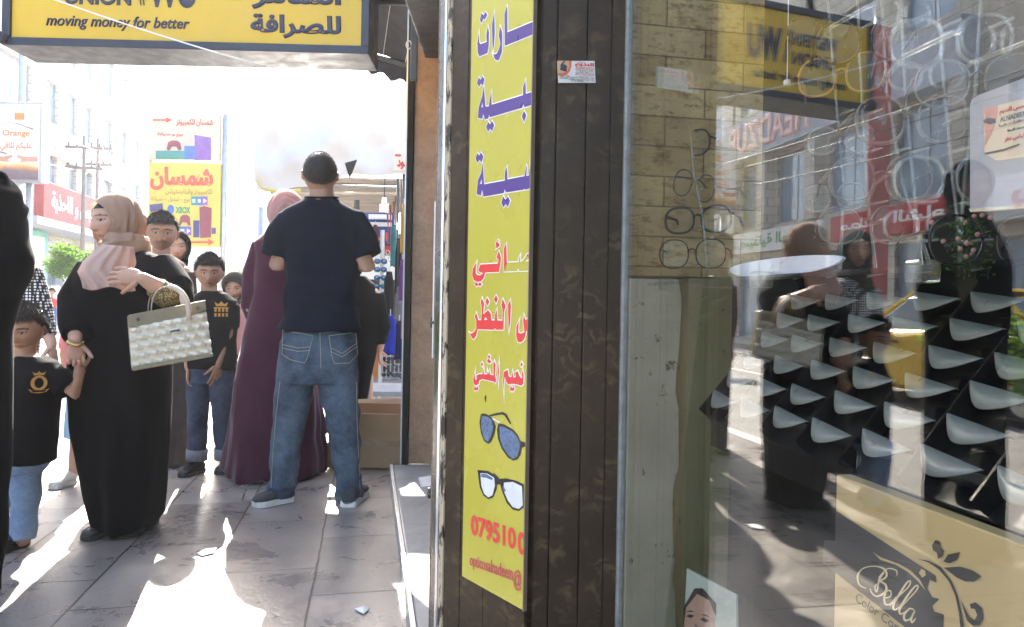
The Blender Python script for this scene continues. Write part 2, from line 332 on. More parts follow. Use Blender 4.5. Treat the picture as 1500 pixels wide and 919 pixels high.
W = wgrid([28.2, 30.0, 31.6, 34.0, 36.0, 38.0], [5.15, 7.3, 9.9, 12.5], 1.0, 1.5); W = [x for x in W if not (x[1] < 6 and False)] + [(24.9, 5.2, 2.2, 1.4), (24.9, 7.3, 2.2, 1.5), (24.9, 9.9, 2.2, 1.5), (24.9, 12.5, 2.2, 1.5)] + [(25 + 3 * i, .0, 2.4, 2.9) for i in range(5)]
building('tall white stone block with rows of windows above a long red shop sign', QF, 24.2, 40.4, 15, ST1, W, extra=ex_white)
def ex_heads(t):
    o = MB(); o.qbox(QF + .004, QF + .5, 13.2, 23.8, 6.1, 7.4); fo = o.build('fascia', GREYP, t)
    mm = MB(); put2d(mm, text2d("HEADZUP", .05), sq(QF + .505, 18.6, 6.25), S, UP, (0, 0, 4.8, 1.0), .01, .06); mm.build('lettering', mk('white_red_lettering', (.70, .45, .42), .5), fo)
    for s_ in (13.2, 15.9, 18.6, 21.3, 23.3):
        p = MB(); p.qbox(QF + .004, QF + .35, s_, s_ + .5, 3.65, 6.1); p.build('pillar', ST2, t)
    sign_panel(t, QF, 13.4, 18, 2.9, 3.6, REDP, ['مطعم الشام'], WHL, .2); sign_panel(t, QF, 18.4, 23.6, 2.9, 3.6, WHP, ['صيدلية المدينة'], GRNL, .2)
building('cream stone hall with tall windows under a grey fascia', QF, 13, 24, 10.2, ST2, [(13.9 + 2.7 * i, 3.75, 1.8, 2.2) for i in range(4)] + [(13.9 + 2.7 * i, 7.8, 1.6, 1.5) for i in range(4)] + [(13.6 + 2.6 * i, 0, 2.1, 2.7) for i in range(4)], extra=ex_heads)
def ex_tan(t):
    sign_panel(t, QF, 4.4, 8, 2.9, 3.7, BLUP, ['احذية الاناقة'], WHL, .2); sign_panel(t, QF, 8.4, 12.6, 2.9, 3.8, WHP, ['بصريات'], REDL, .2); sign_panel(t, QF, 5, 11.8, 6.3, 7.2, WHP, ['محلات النور'], DKB, .2)
building('tan rendered house with balconied windows beside the stone hall', QF, 4, 13, 11, ST3, wgrid([4.8, 7.0, 9.2, 11.2], [4.2, 7.5], 1.3, 1.6) + [(4.5 + 2.2 * i, 0, 1.8, 2.6) for i in range(4)], extra=ex_tan)
building('grey rendered house across the street nearest the camera', QF, -8, 4, 9.5, ST4, wgrid([-7, -4.6, -2.2, .2, 2.2], [4.0, 6.6], 1.2, 1.5) + [(-7.5 + 2.3 * i, 0, 1.9, 2.6) for i in range(5)], extra=lambda t: sign_panel(t, QF, -6, 3, 2.9, 3.6, PNK, ['ازياء و عبايات'], WHL, .2))
building('white stone block farther along behind the yellow billboard', QF, 41.5, 58, 12, ST1, wgrid([42.5 + 2.2 * i for i in range(7)], [4.2, 6.8, 9.4], 1.1, 1.5))
building('pale block closing the far end of the street', -4, 78, 100, 11, ST1, wgrid([80 + 2.6 * i for i in range(7)], [3.5, 6.2, 8.6], 1.1, 1.5))
building('pale market house behind the white tarpaulin', 1.6, 10.5, 30, 7.5, ST2, wgrid([12 + 2.6 * i for i in range(6)], [4.2], 1.2, 1.5), depth=8, face=-1)
building('cream house over the optician and its neighbours', .62, -14, 4.7, 9.0, ST2, wgrid([-12 + 2.6 * i for i in range(6)], [4.6, 7.0], 1.2, 1.4), depth=8, face=-1) if False else None
# ------------------------------------------------------------------ poles, wires, boards, trees
WOODP = mk('weathered_pole_wood', (.18, .15, .13), .85, 0, .2, 8, .3, 60); GALV = mk('galvanised_steel', (.42, .44, .46), .4, .8, .12, 10)
def upole(p, h, label, arms=2, r=.06):
    m = MB(); m.tube([p, p + UP * h * .5, p + UP * h], [r * 1.2, r, r * .75], 12); 
    for i in range(arms):
        z = h - .35 - .6 * i; m.box(p + UP * z, S * .04, Q * .5, UP * .035)
        for k in (-.42, -.2, .2, .42): m.tube([p + UP * (z + .035) + Q * k, p + UP * (z + .15) + Q * k], [.03, .02], 8)
    return tag(m.build('utility_pole', WOODP, None, True), label, 'utility pole')
P1 = V((at(122, 300, 21).x, 21, -.12)); P2 = V((at(142, 300, 26).x, 26, -.12)); P3 = V((at(120, 300, 34).x * .98, 31, -.12))
upole(P1, at(122, 200, 21).z + .14, 'slim wooden pole with crossarms before the red shop sign'); upole(P2, at(142, 204, 26).z + .14, 'second wooden pole with crossarms, just right of the slim one')
def wire(a, b, sag, r=.012):
    m = MB(); n = 16; m.tube([a.lerp(b, i / n) - UP * sag * 4 * (i / n) * (1 - i / n) for i in range(n + 1)], r, 5); return m
BLK = mk('black_cable', (.02, .02, .022), .6); k = 0
for q_, z_, s_, lb in ((-.42, -.3, 6, 'sagging black street wire on the lower crossarm'), (.42, -.3, 5, 'sagging black street wire on the crossarm\'s outer end'), (-.2, -.9, 7, 'thin black street wire just under the crossarms')):
    m = wire(P1 + UP * (at(122, 200, 21).z + z_) + Q * q_, sq(-8.6 + q_, -4, 5.2 + z_), .5); m.merge(wire(P1 + UP * (at(122, 200, 21).z + z_) + Q * q_, P2 + UP * (at(142, 204, 26).z + z_) + Q * q_, .2)); m.merge(wire(P2 + UP * (at(142, 204, 26).z + z_) + Q * q_, sq(-8.8 + q_, 70, 7 + z_), 1.2)); tag(m.build('wire', BLK, None, True), lb, 'wire')
def lightbox():
    D = 17.0; t = thing('billboard', 'tall white street billboard with an orange square and a sunset picture', 'billboard', V((at(24, 300, D).x, D, -.12))); X = V((1, 0, 0))
    tl, br = at(-12, 152, D), at(57, 264, D); c = (tl + br) / 2; w_, h_ = (br.x - tl.x) / 2, (tl.z - br.z) / 2
    m = MB(); m.box(c + V((0, .15, 0)), X * (w_ + .06), V((0, .14, 0)), UP * (h_ + .06)); bevel(m.build('housing', GALV, t), .03)
    m = MB(); m.box(c, X * w_, V((0, .008, 0)), UP * h_); m.build('face', WHP, t)
    def loc(px, py): p = at(px, py, D); return p.x - c.x, p.z - c.z
    O = c + V((0, -.01, 0)); a, b = loc(22, 166), loc(36, 176); m = MB(); put2d(m, poly2d([[(a[0], b[1]), (b[0], b[1]), (b[0], a[1]), (a[0], a[1])]]), O, X, UP, lift=.003); m.build('logo', ORG_M, t)
    m = MB(); y0 = loc(0, 196); put2d(m, text2d('Orange', .02), O, X, UP, (-.3, y0[1] - .09, .35, y0[1] + .09), .003); m.build('lettering', ORG_M, t); m = MB(); put2d(m, text2d(arabic('عليكم تلاقي'), .02), O, X, UP, (-.35, y0[1] - .42, .4, y0[1] - .2), .003); m.build('lettering', ORG_M, t); m = MB(); put2d(m, text2d(arabic('عالم علينا'), .02), O, X, UP, (-.35, y0[1] - .75, .4, y0[1] - .52), .003); m.build('lettering', ORG_M, t)
    s_ = NT('sunset_picture'); sx = s_.n('SeparateXYZ'); s_.l(s_.tc.outputs['Generated'], sx.inputs[0]); s_.base(s_.ramp(s_.math('ADD', sx.outputs[2], s_.math('MULTIPLY', s_.math('SUBTRACT', s_.noise(3), .5), .25)), [(0, (.10, .08, .12)), (.38, (.18, .12, .13)), (.5, (.55, .22, .08)), (.62, (.8, .55, .25)), (.8, (.8, .74, .66)), (1, (.75, .72, .68))]))
    pz0, pz1 = loc(0, 263)[1], loc(0, 228)[1]; m = MB(); m.box(c + V((0, -.012, (pz0 + pz1) / 2)), X * (w_ * .98), V((0, .003, 0)), UP * ((pz1 - pz0) / 2)); m.build('picture', s_.m, t)
    m = MB(); hz = loc(0, 233)[1]; hand_m = mk('printed_hand', (.55, .28, .18), .6)
    for sg in (-1, 1):
        P = [(sg * w_ * .95, hz + .07), (sg * w_ * .45, hz + .05), (sg * w_ * .12, hz + .10), (sg * w_ * .08, hz + .05), (sg * w_ * .3, hz - .02), (sg * w_ * .2, hz - .07), (sg * w_ * .45, hz - .06), (sg * w_ * .95, hz - .05)]
        put2d(m, poly2d([P]), O, X, UP, lift=.009)
    m.build('printed_hands', hand_m, t)
    for x in (-.25, .25): m = MB(); m.tube([V((c.x + x, D + .15, -.12)), V((c.x + x, D + .15, c.z - h_))], .07, 10); m.build('post', GALV, t, True)
lightbox()
m = MB(); pp = V((at(32, 120, 20).x, 20.0, -.12)); m.tube([pp, pp + UP * 4, pp + UP * 9.5], [.13, .10, .08], 12); tag(m.build('lamp_post', GALV, None, True), 'plain grey steel post rising behind the white billboard', 'lamp post')
def yboard():
    D = 14.0; X = V((1, 0, 0)); t = thing('billboard', 'yellow games-shop billboard in two panels on a tall post', 'billboard', V((at(322, 300, D).x, D, -.12)))
    C = lambda px, py: at(px, py, D)
    def panel(x0, y0, x1, y1, m_, nm):
        a, b = C(x0, y0), C(x1, y1); mm = MB(); mm.box(((a.x + b.x) / 2, D + .06, (a.z + b.z) / 2), X * ((b.x - a.x) / 2), V((0, .05, 0)), UP * ((a.z - b.z) / 2)); return mm.build(nm, m_, t)
    lo = panel(218, 238, 321, 362, YELP, 'lower_panel'); up = panel(217, 166, 321, 235, mk('faded_pink_board', (.62, .50, .40), .5, 0, .12, 2, 0, 80, .08), 'upper_panel')
    m = MB(); m.tube([V((C(325, 300).x, D + .1, -.12)), V((C(325, 300).x, D + .1, C(0, 160).z))], .06, 10); m.tube([V((C(216, 300).x, D + .1, C(0, 366).z)), V((C(216, 300).x, D + .1, C(0, 160).z))], .03, 8); m.build('post', GALV, t, True)
    O = V((0, D + .006, 0))
    def bx(x0, y0, x1, y1): a, b = C(x0, y0), C(x1, y1); return (a.x, b.z, b.x, a.z)
    def polys(L, m_, nm, par, lift=.004):
        mm = MB(); put2d(mm, poly2d([[(C(x, y).x, C(x, y).z) for x, y in P] for P in L]), O, X, UP, lift=lift, thick=.002); mm.build(nm, m_, par)
    rd = mk('faded_red_lettering', (.6, .10, .06), .5); gold = mk('faded_brown_lettering', (.42, .28, .05), .5)
    mm = MB(); put2d(mm, text2d(arabic('شمسان'), .05), O, X, UP, bx(220, 244, 312, 280), .004, .002); mm.build('lettering', rd, lo)
    mm = MB(); put2d(mm, text2d(arabic('للكمبيوتر والبلايستيشن'), .03), O, X, UP, bx(242, 276, 311, 287), .004, .002); mm.build('lettering', gold, lo); mm = MB(); put2d(mm, text2d(arabic('بيع - تبديل - صيانة'), .03), O, X, UP, bx(221, 288, 278, 298), .004, .002); mm.build('lettering', gold, lo)
    mm = MB(); put2d(mm, text2d('XBOX', .05), O, X, UP, bx(257, 303, 279, 313), .004, .002); mm.build('lettering', GRNL, lo)
    arrow = lambda x0, x1, y, h: [(x0, y - h * .3), (x1 - 9, y - h * .3), (x1 - 9, y - h), (x1, y), (x1 - 9, y + h), (x1 - 9, y + h * .3), (x0, y + h * .3)]
    polys([arrow(258, 314, 355, 5)], rd, 'arrow', lo); polys([arrow(224, 252, 176, 4)], rd, 'arrow', up)
    navy_ = mk('printed_navy', (.06, .05, .16), .5); pur_ = mk('printed_violet', (.22, .10, .36), .5); grn_ = mk('printed_teal', (.05, .25, .22), .5); mar = mk('printed_maroon', (.25, .05, .07), .5); bl_ = mk('printed_blue', (.06, .16, .45), .5)
    def console(dy, par, tall):
        polys([[(292, 304 + dy), (299, 302 + dy), (310, 305 + dy), (309, 348 + dy), (293, 349 + dy)]], mar, 'printed_console', par); polys([[(283, 323 + dy), (292, 323 + dy), (292, 348 + dy), (283, 348 + dy)], [(310, 334 + dy), (316, 334 + dy), (316, 343 + dy), (310, 343 + dy)]], navy_, 'printed_console', par)
        polys([[(262, 330 + dy), (264, 318 + dy), (268, 315 + dy), (274, 315 + dy), (278, 318 + dy), (279, 330 + dy), (276, 331 + dy), (273, 326 + dy), (267, 326 + dy), (264, 331 + dy)]], mar, 'printed_gamepad', par)
    console(0, lo, 1)
    for x0, y0 in ((280, 288), (256, 332)):
        polys([[(x0, y0), (x0 + 8, y0), (x0 + 8, y0 + 13), (x0, y0 + 13)]], grn_, 'printed_button', lo); polys([[(x0 + 8, y0), (x0 + 16, y0), (x0 + 16, y0 + 13), (x0 + 8, y0 + 13)]], bl_, 'printed_button', lo); polys([[(x0 + 16, y0), (x0 + 24, y0), (x0 + 24, y0 + 13), (x0 + 16, y0 + 13)]], pur_, 'printed_button', lo)
        for sy in ([(x0 + 2, y0 + 4), (x0 + 6, y0 + 4), (x0 + 6, y0 + 9), (x0 + 2, y0 + 9)], [(x0 + 10, y0 + 4), (x0 + 14, y0 + 4), (x0 + 14, y0 + 9), (x0 + 10, y0 + 9)], [(x0 + 18, y0 + 3), (x0 + 23, y0 + 6.5), (x0 + 18, y0 + 10)]): polys([sy], WHL, 'printed_symbol', lo, .008)
    polys([[(250 + 5 * math.cos(t), 307 + 7 * math.sin(t)) for t in [i * .4 for i in range(16)]]], bl_, 'printed_globe', lo); polys([[(219, 300), (238, 298), (239, 307), (220, 311)]], navy_, 'printed_console', lo)
    polys([[(285, 198), (309, 202), (309, 235), (285, 235)]], pur_, 'printed_console', up); polys([[(228, 221), (270, 221), (270, 234), (228, 234)]], grn_, 'printed_button', up); polys([[(270, 214), (285, 214), (285, 234), (270, 234)]], bl_, 'printed_console', up)
    polys([[(244, 219), (246, 209), (251, 206), (259, 206), (264, 209), (266, 219), (262, 221), (258, 215), (252, 215), (248, 221)]], mar, 'printed_gamepad', up); mm = MB(); put2d(mm, text2d(arabic('شمسان للكمبيوتر'), .03), O, X, UP, bx(258, 174, 312, 186), .004, .002); mm.build('lettering', rd, up); mm = MB(); put2d(mm, text2d(arabic('بيع و صيانة'), .03), O, X, UP, bx(230, 194, 268, 201), .004, .002); mm.build('lettering', rd, up)
yboard()
def leaf_mat(name, a, b_):
    t = NT(name); oi = t.n('ObjectInfo'); f = t.noise(3.2, 3); g = t.noise(40, 2)
    t.base(t.ramp(t.mix(.5, f, g), [(.35, a), (.65, b_)])); t.set(Roughness=.6, Specular_IOR_Level=.3)
    tr = t.n('BsdfTranslucent'); tr.inputs[0].default_value = (b_[0] * 1.6, b_[1] * 1.8, b_[2], 1); mx = t.n('MixShader'); mx.inputs[0].default_value = .4; t.l(t.b.outputs[0], mx.inputs[1]); t.l(tr.outputs[0], mx.inputs[2]); t.l(mx.outputs[0], t.out.inputs[0]); return t.m
LEAF = leaf_mat('ficus_leaves', (.035, .075, .018), (.09, .16, .035))
def tree(base, h, rad, label, n=2600, seed=1, leaf=.06):
    rnd = random.Random(seed); t = thing('tree', label, 'tree', base); c = base + UP * (h - rad * .85)
    m = MB(); m.tube([base, base + UP * h * .3 + V((.03, 0, 0)), c], [.09 * rad, .07 * rad, .05 * rad], 10)
    for i in range(9):
        a = i * 2.4; e = c + V((math.cos(a) * rad * .7, math.sin(a) * rad * .7, rad * (.1 + .5 * rnd.random()))); m.tube([c - UP * rad * .5 * rnd.random(), c.lerp(e, .5) + UP * .1 * rad, e], [.04 * rad, .025 * rad, .01 * rad], 6)
    m.build('trunk', WOODP, t, True)
    m = MB(); cl = [V((rnd.gauss(0, 1), rnd.gauss(0, 1), rnd.gauss(0, 1))).normalized() * rad * (.55 + .4 * rnd.random()) for _ in range(40)]
    for i in range(n):
        q = rnd.choice(cl) + V((rnd.gauss(0, .17), rnd.gauss(0, .17), rnd.gauss(0, .15))) * rad; q.z *= .82; p = c + q
        a = V((rnd.gauss(0, 1), rnd.gauss(0, 1), rnd.gauss(0, .6))).normalized(); b = a.orthogonal().normalized(); s_ = leaf * (.6 + .8 * rnd.random())
        m.add([p, p + a * s_ * .5 + b * s_ * .3, p + a * s_, p + a * s_ * .5 - b * s_ * .3], [(0, 1, 2, 3)])
    m.build('crown', LEAF, t); return t
tb = at(103, 384, 11.5); tree(V((tb.x, 11.5, -.12)), tb.z + .12 + .30, .36, 'small clipped round tree beside the road behind the beige hijab', 2800, 3, .05)
tb = at(352, 385, 30); tree(V((tb.x, 30, -.12)), 2.4, .9, 'bushy green street tree far down the road', 1500, 5, .12)
tp = refl(1465, 560, 5.0); tree(V((tp.x, tp.y, -.12)), 1.25, .45, 'low leafy bush at the kerb out of frame', 2600, 9, .05)
# ------------------------------------------------------------------ things mirrored in the shop window
def banner():
    p = refl(1281, 300, 15.0); t = thing('street_banner', 'tall red banner hanging on a street post', 'banner', V((p.x, p.y, -.12)))
    m = MB(); m.tube([V((p.x, p.y, -.12)), V((p.x, p.y, 7.2))], .06, 10); m.build('post', GALV, t, True)
    m = MB(); m.box(V((p.x, p.y, 4.1)) - V((.0, .09, 0)), V((.30, .0, 0)), V((0, .012, 0)), UP * 2.9); b = m.build('cloth', mk('red_banner_cloth', (.50, .13, .12), .7, 0, .15, 2), t)
    m = MB(); put2d(m, text2d(arabic('مهرجان'), .03), V((p.x, p.y - .105, 0)), V((1, 0, 0)), UP, (-.17, 5.6, .17, 6.1), .002); m.build('lettering', WHL, b); m = MB(); put2d(m, text2d(arabic('التسوق'), .03), V((p.x, p.y - .105, 0)), V((1, 0, 0)), UP, (-.17, 4.9, .17, 5.4), .002); m.build('lettering', WHL, b)
banner()
def taxi():
    p = refl(1440, 480, 8.6); t = thing('taxi', 'yellow saloon taxi with a roof light on the sunlit road', 'taxi', V((p.x, p.y, -.12))); X = S; Y = Q; O = V((p.x, p.y, -.12)); yel = mk('taxi_yellow_paint', (.62, .40, .03), .3, 0, .05, 3, 0, 80, .5, coat=.6)
    def sec(x, z0, z1, w0, w1): return [O + X * x + Y * a + UP * b for a, b in ((-w0, z0 + .06), (-w0, z1 - .08), (-w1, z1), (w1, z1), (w0, z1 - .08), (w0, z0 + .06), (w0 - .08, z0), (-w0 + .08, z0))]
    m = MB(); m.loft([sec(*r) for r in ((-2.2, .35, .75, .7, .62), (-2.1, .25, .86, .82, .72), (-1.3, .2, .93, .86, .78), (0, .2, .95, .86, .8), (.9, .2, .93, .86, .78), (1.9, .22, .78, .84, .72), (2.2, .35, .66, .7, .6))][::1]); bevel(m.build('body', yel, t, False), .04, 3)
    m = MB(); m.loft([sec(*r) for r in ((-1.45, .9, .96, .70, .66), (-.85, .9, 1.36, .72, .56), (-.2, .9, 1.43, .73, .57), (.35, .9, 1.40, .73, .57), (1.15, .88, .94, .7, .64))]); bevel(m.build('cabin', WG, t, False), .03, 2)
    m = MB(); m.loft([sec(*r) for r in ((-.9, 1.33, 1.385, .59, .52), (-.2, 1.39, 1.455, .61, .53), (.4, 1.37, 1.425, .60, .52))]); m.build('roof', yel, t, True)
    for sg in (-1, 1):
        for (xa, za, xb, zb) in ((-1.42, .95, -.86, 1.36), (-.05, .95, -.05, 1.42), (1.12, .93, .38, 1.40)): m = MB(); m.tube([O + X * xa + Y * sg * .735 + UP * za, O + X * xb + Y * sg * .61 + UP * zb], .035, 6); m.build('window_pillar', yel, t)
        for x in (-1.4, 1.38):
            m = MB(); c = O + X * x + Y * sg * .76 + UP * .31; m.tube([c - Y * .1, c + Y * .1], .31, 24); w_ = m.build('wheel', RUB, t); m = MB(); m.tube([c - Y * .105, c + Y * .105], .19, 20); m.build('rim', GALV, w_)
        m = MB(); m.ell(O + X * .75 + Y * sg * .95 + UP * .98, (.06, .1, .07)); m.build('mirror', yel, t, True); m = MB(); m.box(O + X * 2.14 + Y * sg * .5 + UP * .6, X * .05, Y * .14, UP * .07); m.build('headlight', WHP, t); m = MB(); m.box(O - X * 2.14 + Y * sg * .55 + UP * .68, X * .05, Y * .12, UP * .08); m.build('tail_light', REDP, t)
        for x in (-.5, .45): m = MB(); m.box(O + X * x + Y * sg * .87 + UP * .78, X * .08, Y * .012, UP * .014); m.build('door_handle', DKM, t)
    m = MB(); m.box(O + UP * 1.5, X * .09, Y * .28, UP * .06); bevel(m.build('roof_light', WHP, t), .02)
RUB = mk('tyre_rubber', (.02, .02, .02), .8)
taxi()
# ------------------------------------------------------------------ the corner pillar clad in dark flowered panels
def floral():
    t = NT('dark_flowered_panel'); vec = t.mapping((1, 1, 1)); d = t.n('TexNoise'); d.inputs['Scale'].default_value = 14; d.inputs['Detail'].default_value = 3; t.l(vec, d.inputs['Vector'])
    mv = t.n('Mix', data_type='VECTOR'); mv.inputs[0].default_value = .06; t.l(vec, mv.inputs[4]); t.l(d.outputs['Color'], mv.inputs[5])
    vo = t.n('TexVoronoi', feature='F1'); vo.inputs['Scale'].default_value = 20; t.l(mv.outputs[1], vo.inputs['Vector'])
    wv = t.n('TexWave', wave_type='RINGS'); wv.inputs['Scale'].default_value = 7; wv.inputs['Distortion'].default_value = 14; wv.inputs['Detail'].default_value = 3; wv.inputs['Detail Scale'].default_value = 2.2; t.l(mv.outputs[1], wv.inputs['Vector'])
    patch = t.ramp(t.noise(5.5, 3, .5), [(.36, (.15, .15, .15)), (.62, (1, 1, 1))]); pet = t.ramp(t.math('MULTIPLY', wv.outputs['Fac'], t.math('SUBTRACT', .75, vo.outputs['Distance'])), [(.12, (0, 0, 0)), (.50, (1, 1, 1))])
    f = t.math('MULTIPLY', pet, patch); base = t.ramp(t.noise(3, 5, .7), [(.3, (.020, .0125, .0065)), (.7, (.048, .031, .0165))])
    c = t.mix(t.math('MULTIPLY', f, .75), base, (.115, .085, .045)); sc_ = t.ramp(t.noise(150, 2, .5), [(.80, (0, 0, 0)), (.83, (1, 1, 1))]); t.base(t.mix(t.math('MULTIPLY', sc_, .5), c, (.3, .28, .24)))
    t.set(Roughness=t.ramp(t.noise(20, 4), [(.3, (.28,) * 3), (.7, (.48,) * 3)]), Specular_IOR_Level=.22); t.bump(t.noise(60, 4, .7), .15, .003); return t.m
FLOR = floral()
GE = onp(912, 450, GN, GD); TE = GE.dot(GT)                    # far end of the pane
A0 = GE - GN * .207                                             # outer edge of the jamb
BA = R(38); D45 = V((-math.sin(BA), math.cos(BA), 0)); N45 = V((-math.cos(BA), -math.sin(BA), 0)); B0 = V((at(777, 450, 1.645).x, 1.645, 0))
def tpx(px):
    a, b = ray(px, 450); return (B0.x - a * B0.y) / (a * D45.y - D45.x)
def bp(t, lift=0.0, z=0.0): return V((B0.x, B0.y, 0)) + D45 * t + N45 * lift + UP * z
A0.z = 0; ZT = 3.3
pil = thing('corner_pillar', 'dark flowered shop pillar beside the window with a yellow sign on it', 'pillar', bp(.1))
g0 = V((GE.x, GE.y, 0)); tend = tpx(640)
core = [g0 + GT * .05, g0, A0 + GT * .012, bp(.0, -.006), bp(tend, -.006), bp(tend, -.2), g0 + GT * .35]
m = MB(); m.prism([p + UP * .0 for p in core], UP * ZT); m.build('core', FLOR, pil)
# jamb boards with seams between them, facing the camera
ed = [0.0, .040, .100, .171, .207]                              # from the pane outwards
for i, (a, b) in enumerate(zip(ed, ed[1:])):
    lift = (.004, .008, .008, .003)[i]; m = MB(); g = .0012
    m.prism([g0 - GN * (a + g) - GT * .0005, g0 - GN * (b - g) - GT * .0005, g0 - GN * (b - g) - GT * lift, g0 - GN * (a + g) - GT * lift], UP * ZT); bevel(m.build('jamb_board', FLOR, pil), .0015)
m = MB(); m.prism([bp(.002, 0), bp(.042, 0), bp(.042, .006), bp(.002, .006)], UP * ZT)
for a, b in ((.0, tpx(752)), (tpx(751.5), tpx(716)), (tpx(715.5), tpx(682)), (tpx(681), tpx(658))):
    m = MB(); m.prism([bp(a, -.005), bp(b, -.005), bp(b, .003), bp(a, .003)], UP * ZT); bevel(m.build('face_board', FLOR, pil), .0012)
peel = NT('peeling_cream_edge'); pn = peel.noise(45, 5, .7, peel.mapping((1, 1, .35))); peel.base(peel.ramp(pn, [(.44, (.025, .02, .014)), (.5, (.42, .35, .24))], 'LINEAR')); peel.set(Roughness=.7); peel.bump(pn, .4, .003)
m = MB(); m.prism([bp(tpx(657.5), -.005), bp(tpx(651.5), -.005), bp(tpx(651.5), .006), bp(tpx(657.5), .006)], UP * ZT); m.build('peeling_edge', peel.m, pil)
m = MB(); m.prism([bp(tpx(651), -.05), bp(tpx(639), -.05), bp(tpx(639), .004), bp(tpx(651), .004)], UP * ZT); bevel(m.build('steel_edge', mk('worn_steel_edge', (.30, .29, .28), .22, .9, .4, 7, .1, 60), pil), .002)
m = MB(); 
for z in (.52, 1.0): m.tube([bp(tpx(639), -.01, z), bp(tpx(628), -.01, z)], .006, 8); m.tube([bp(tpx(629), -.01, z - .014), bp(tpx(629), -.01, z + .014)], .005, 8)
m.build('shutter_bolt', DKM, pil, True)
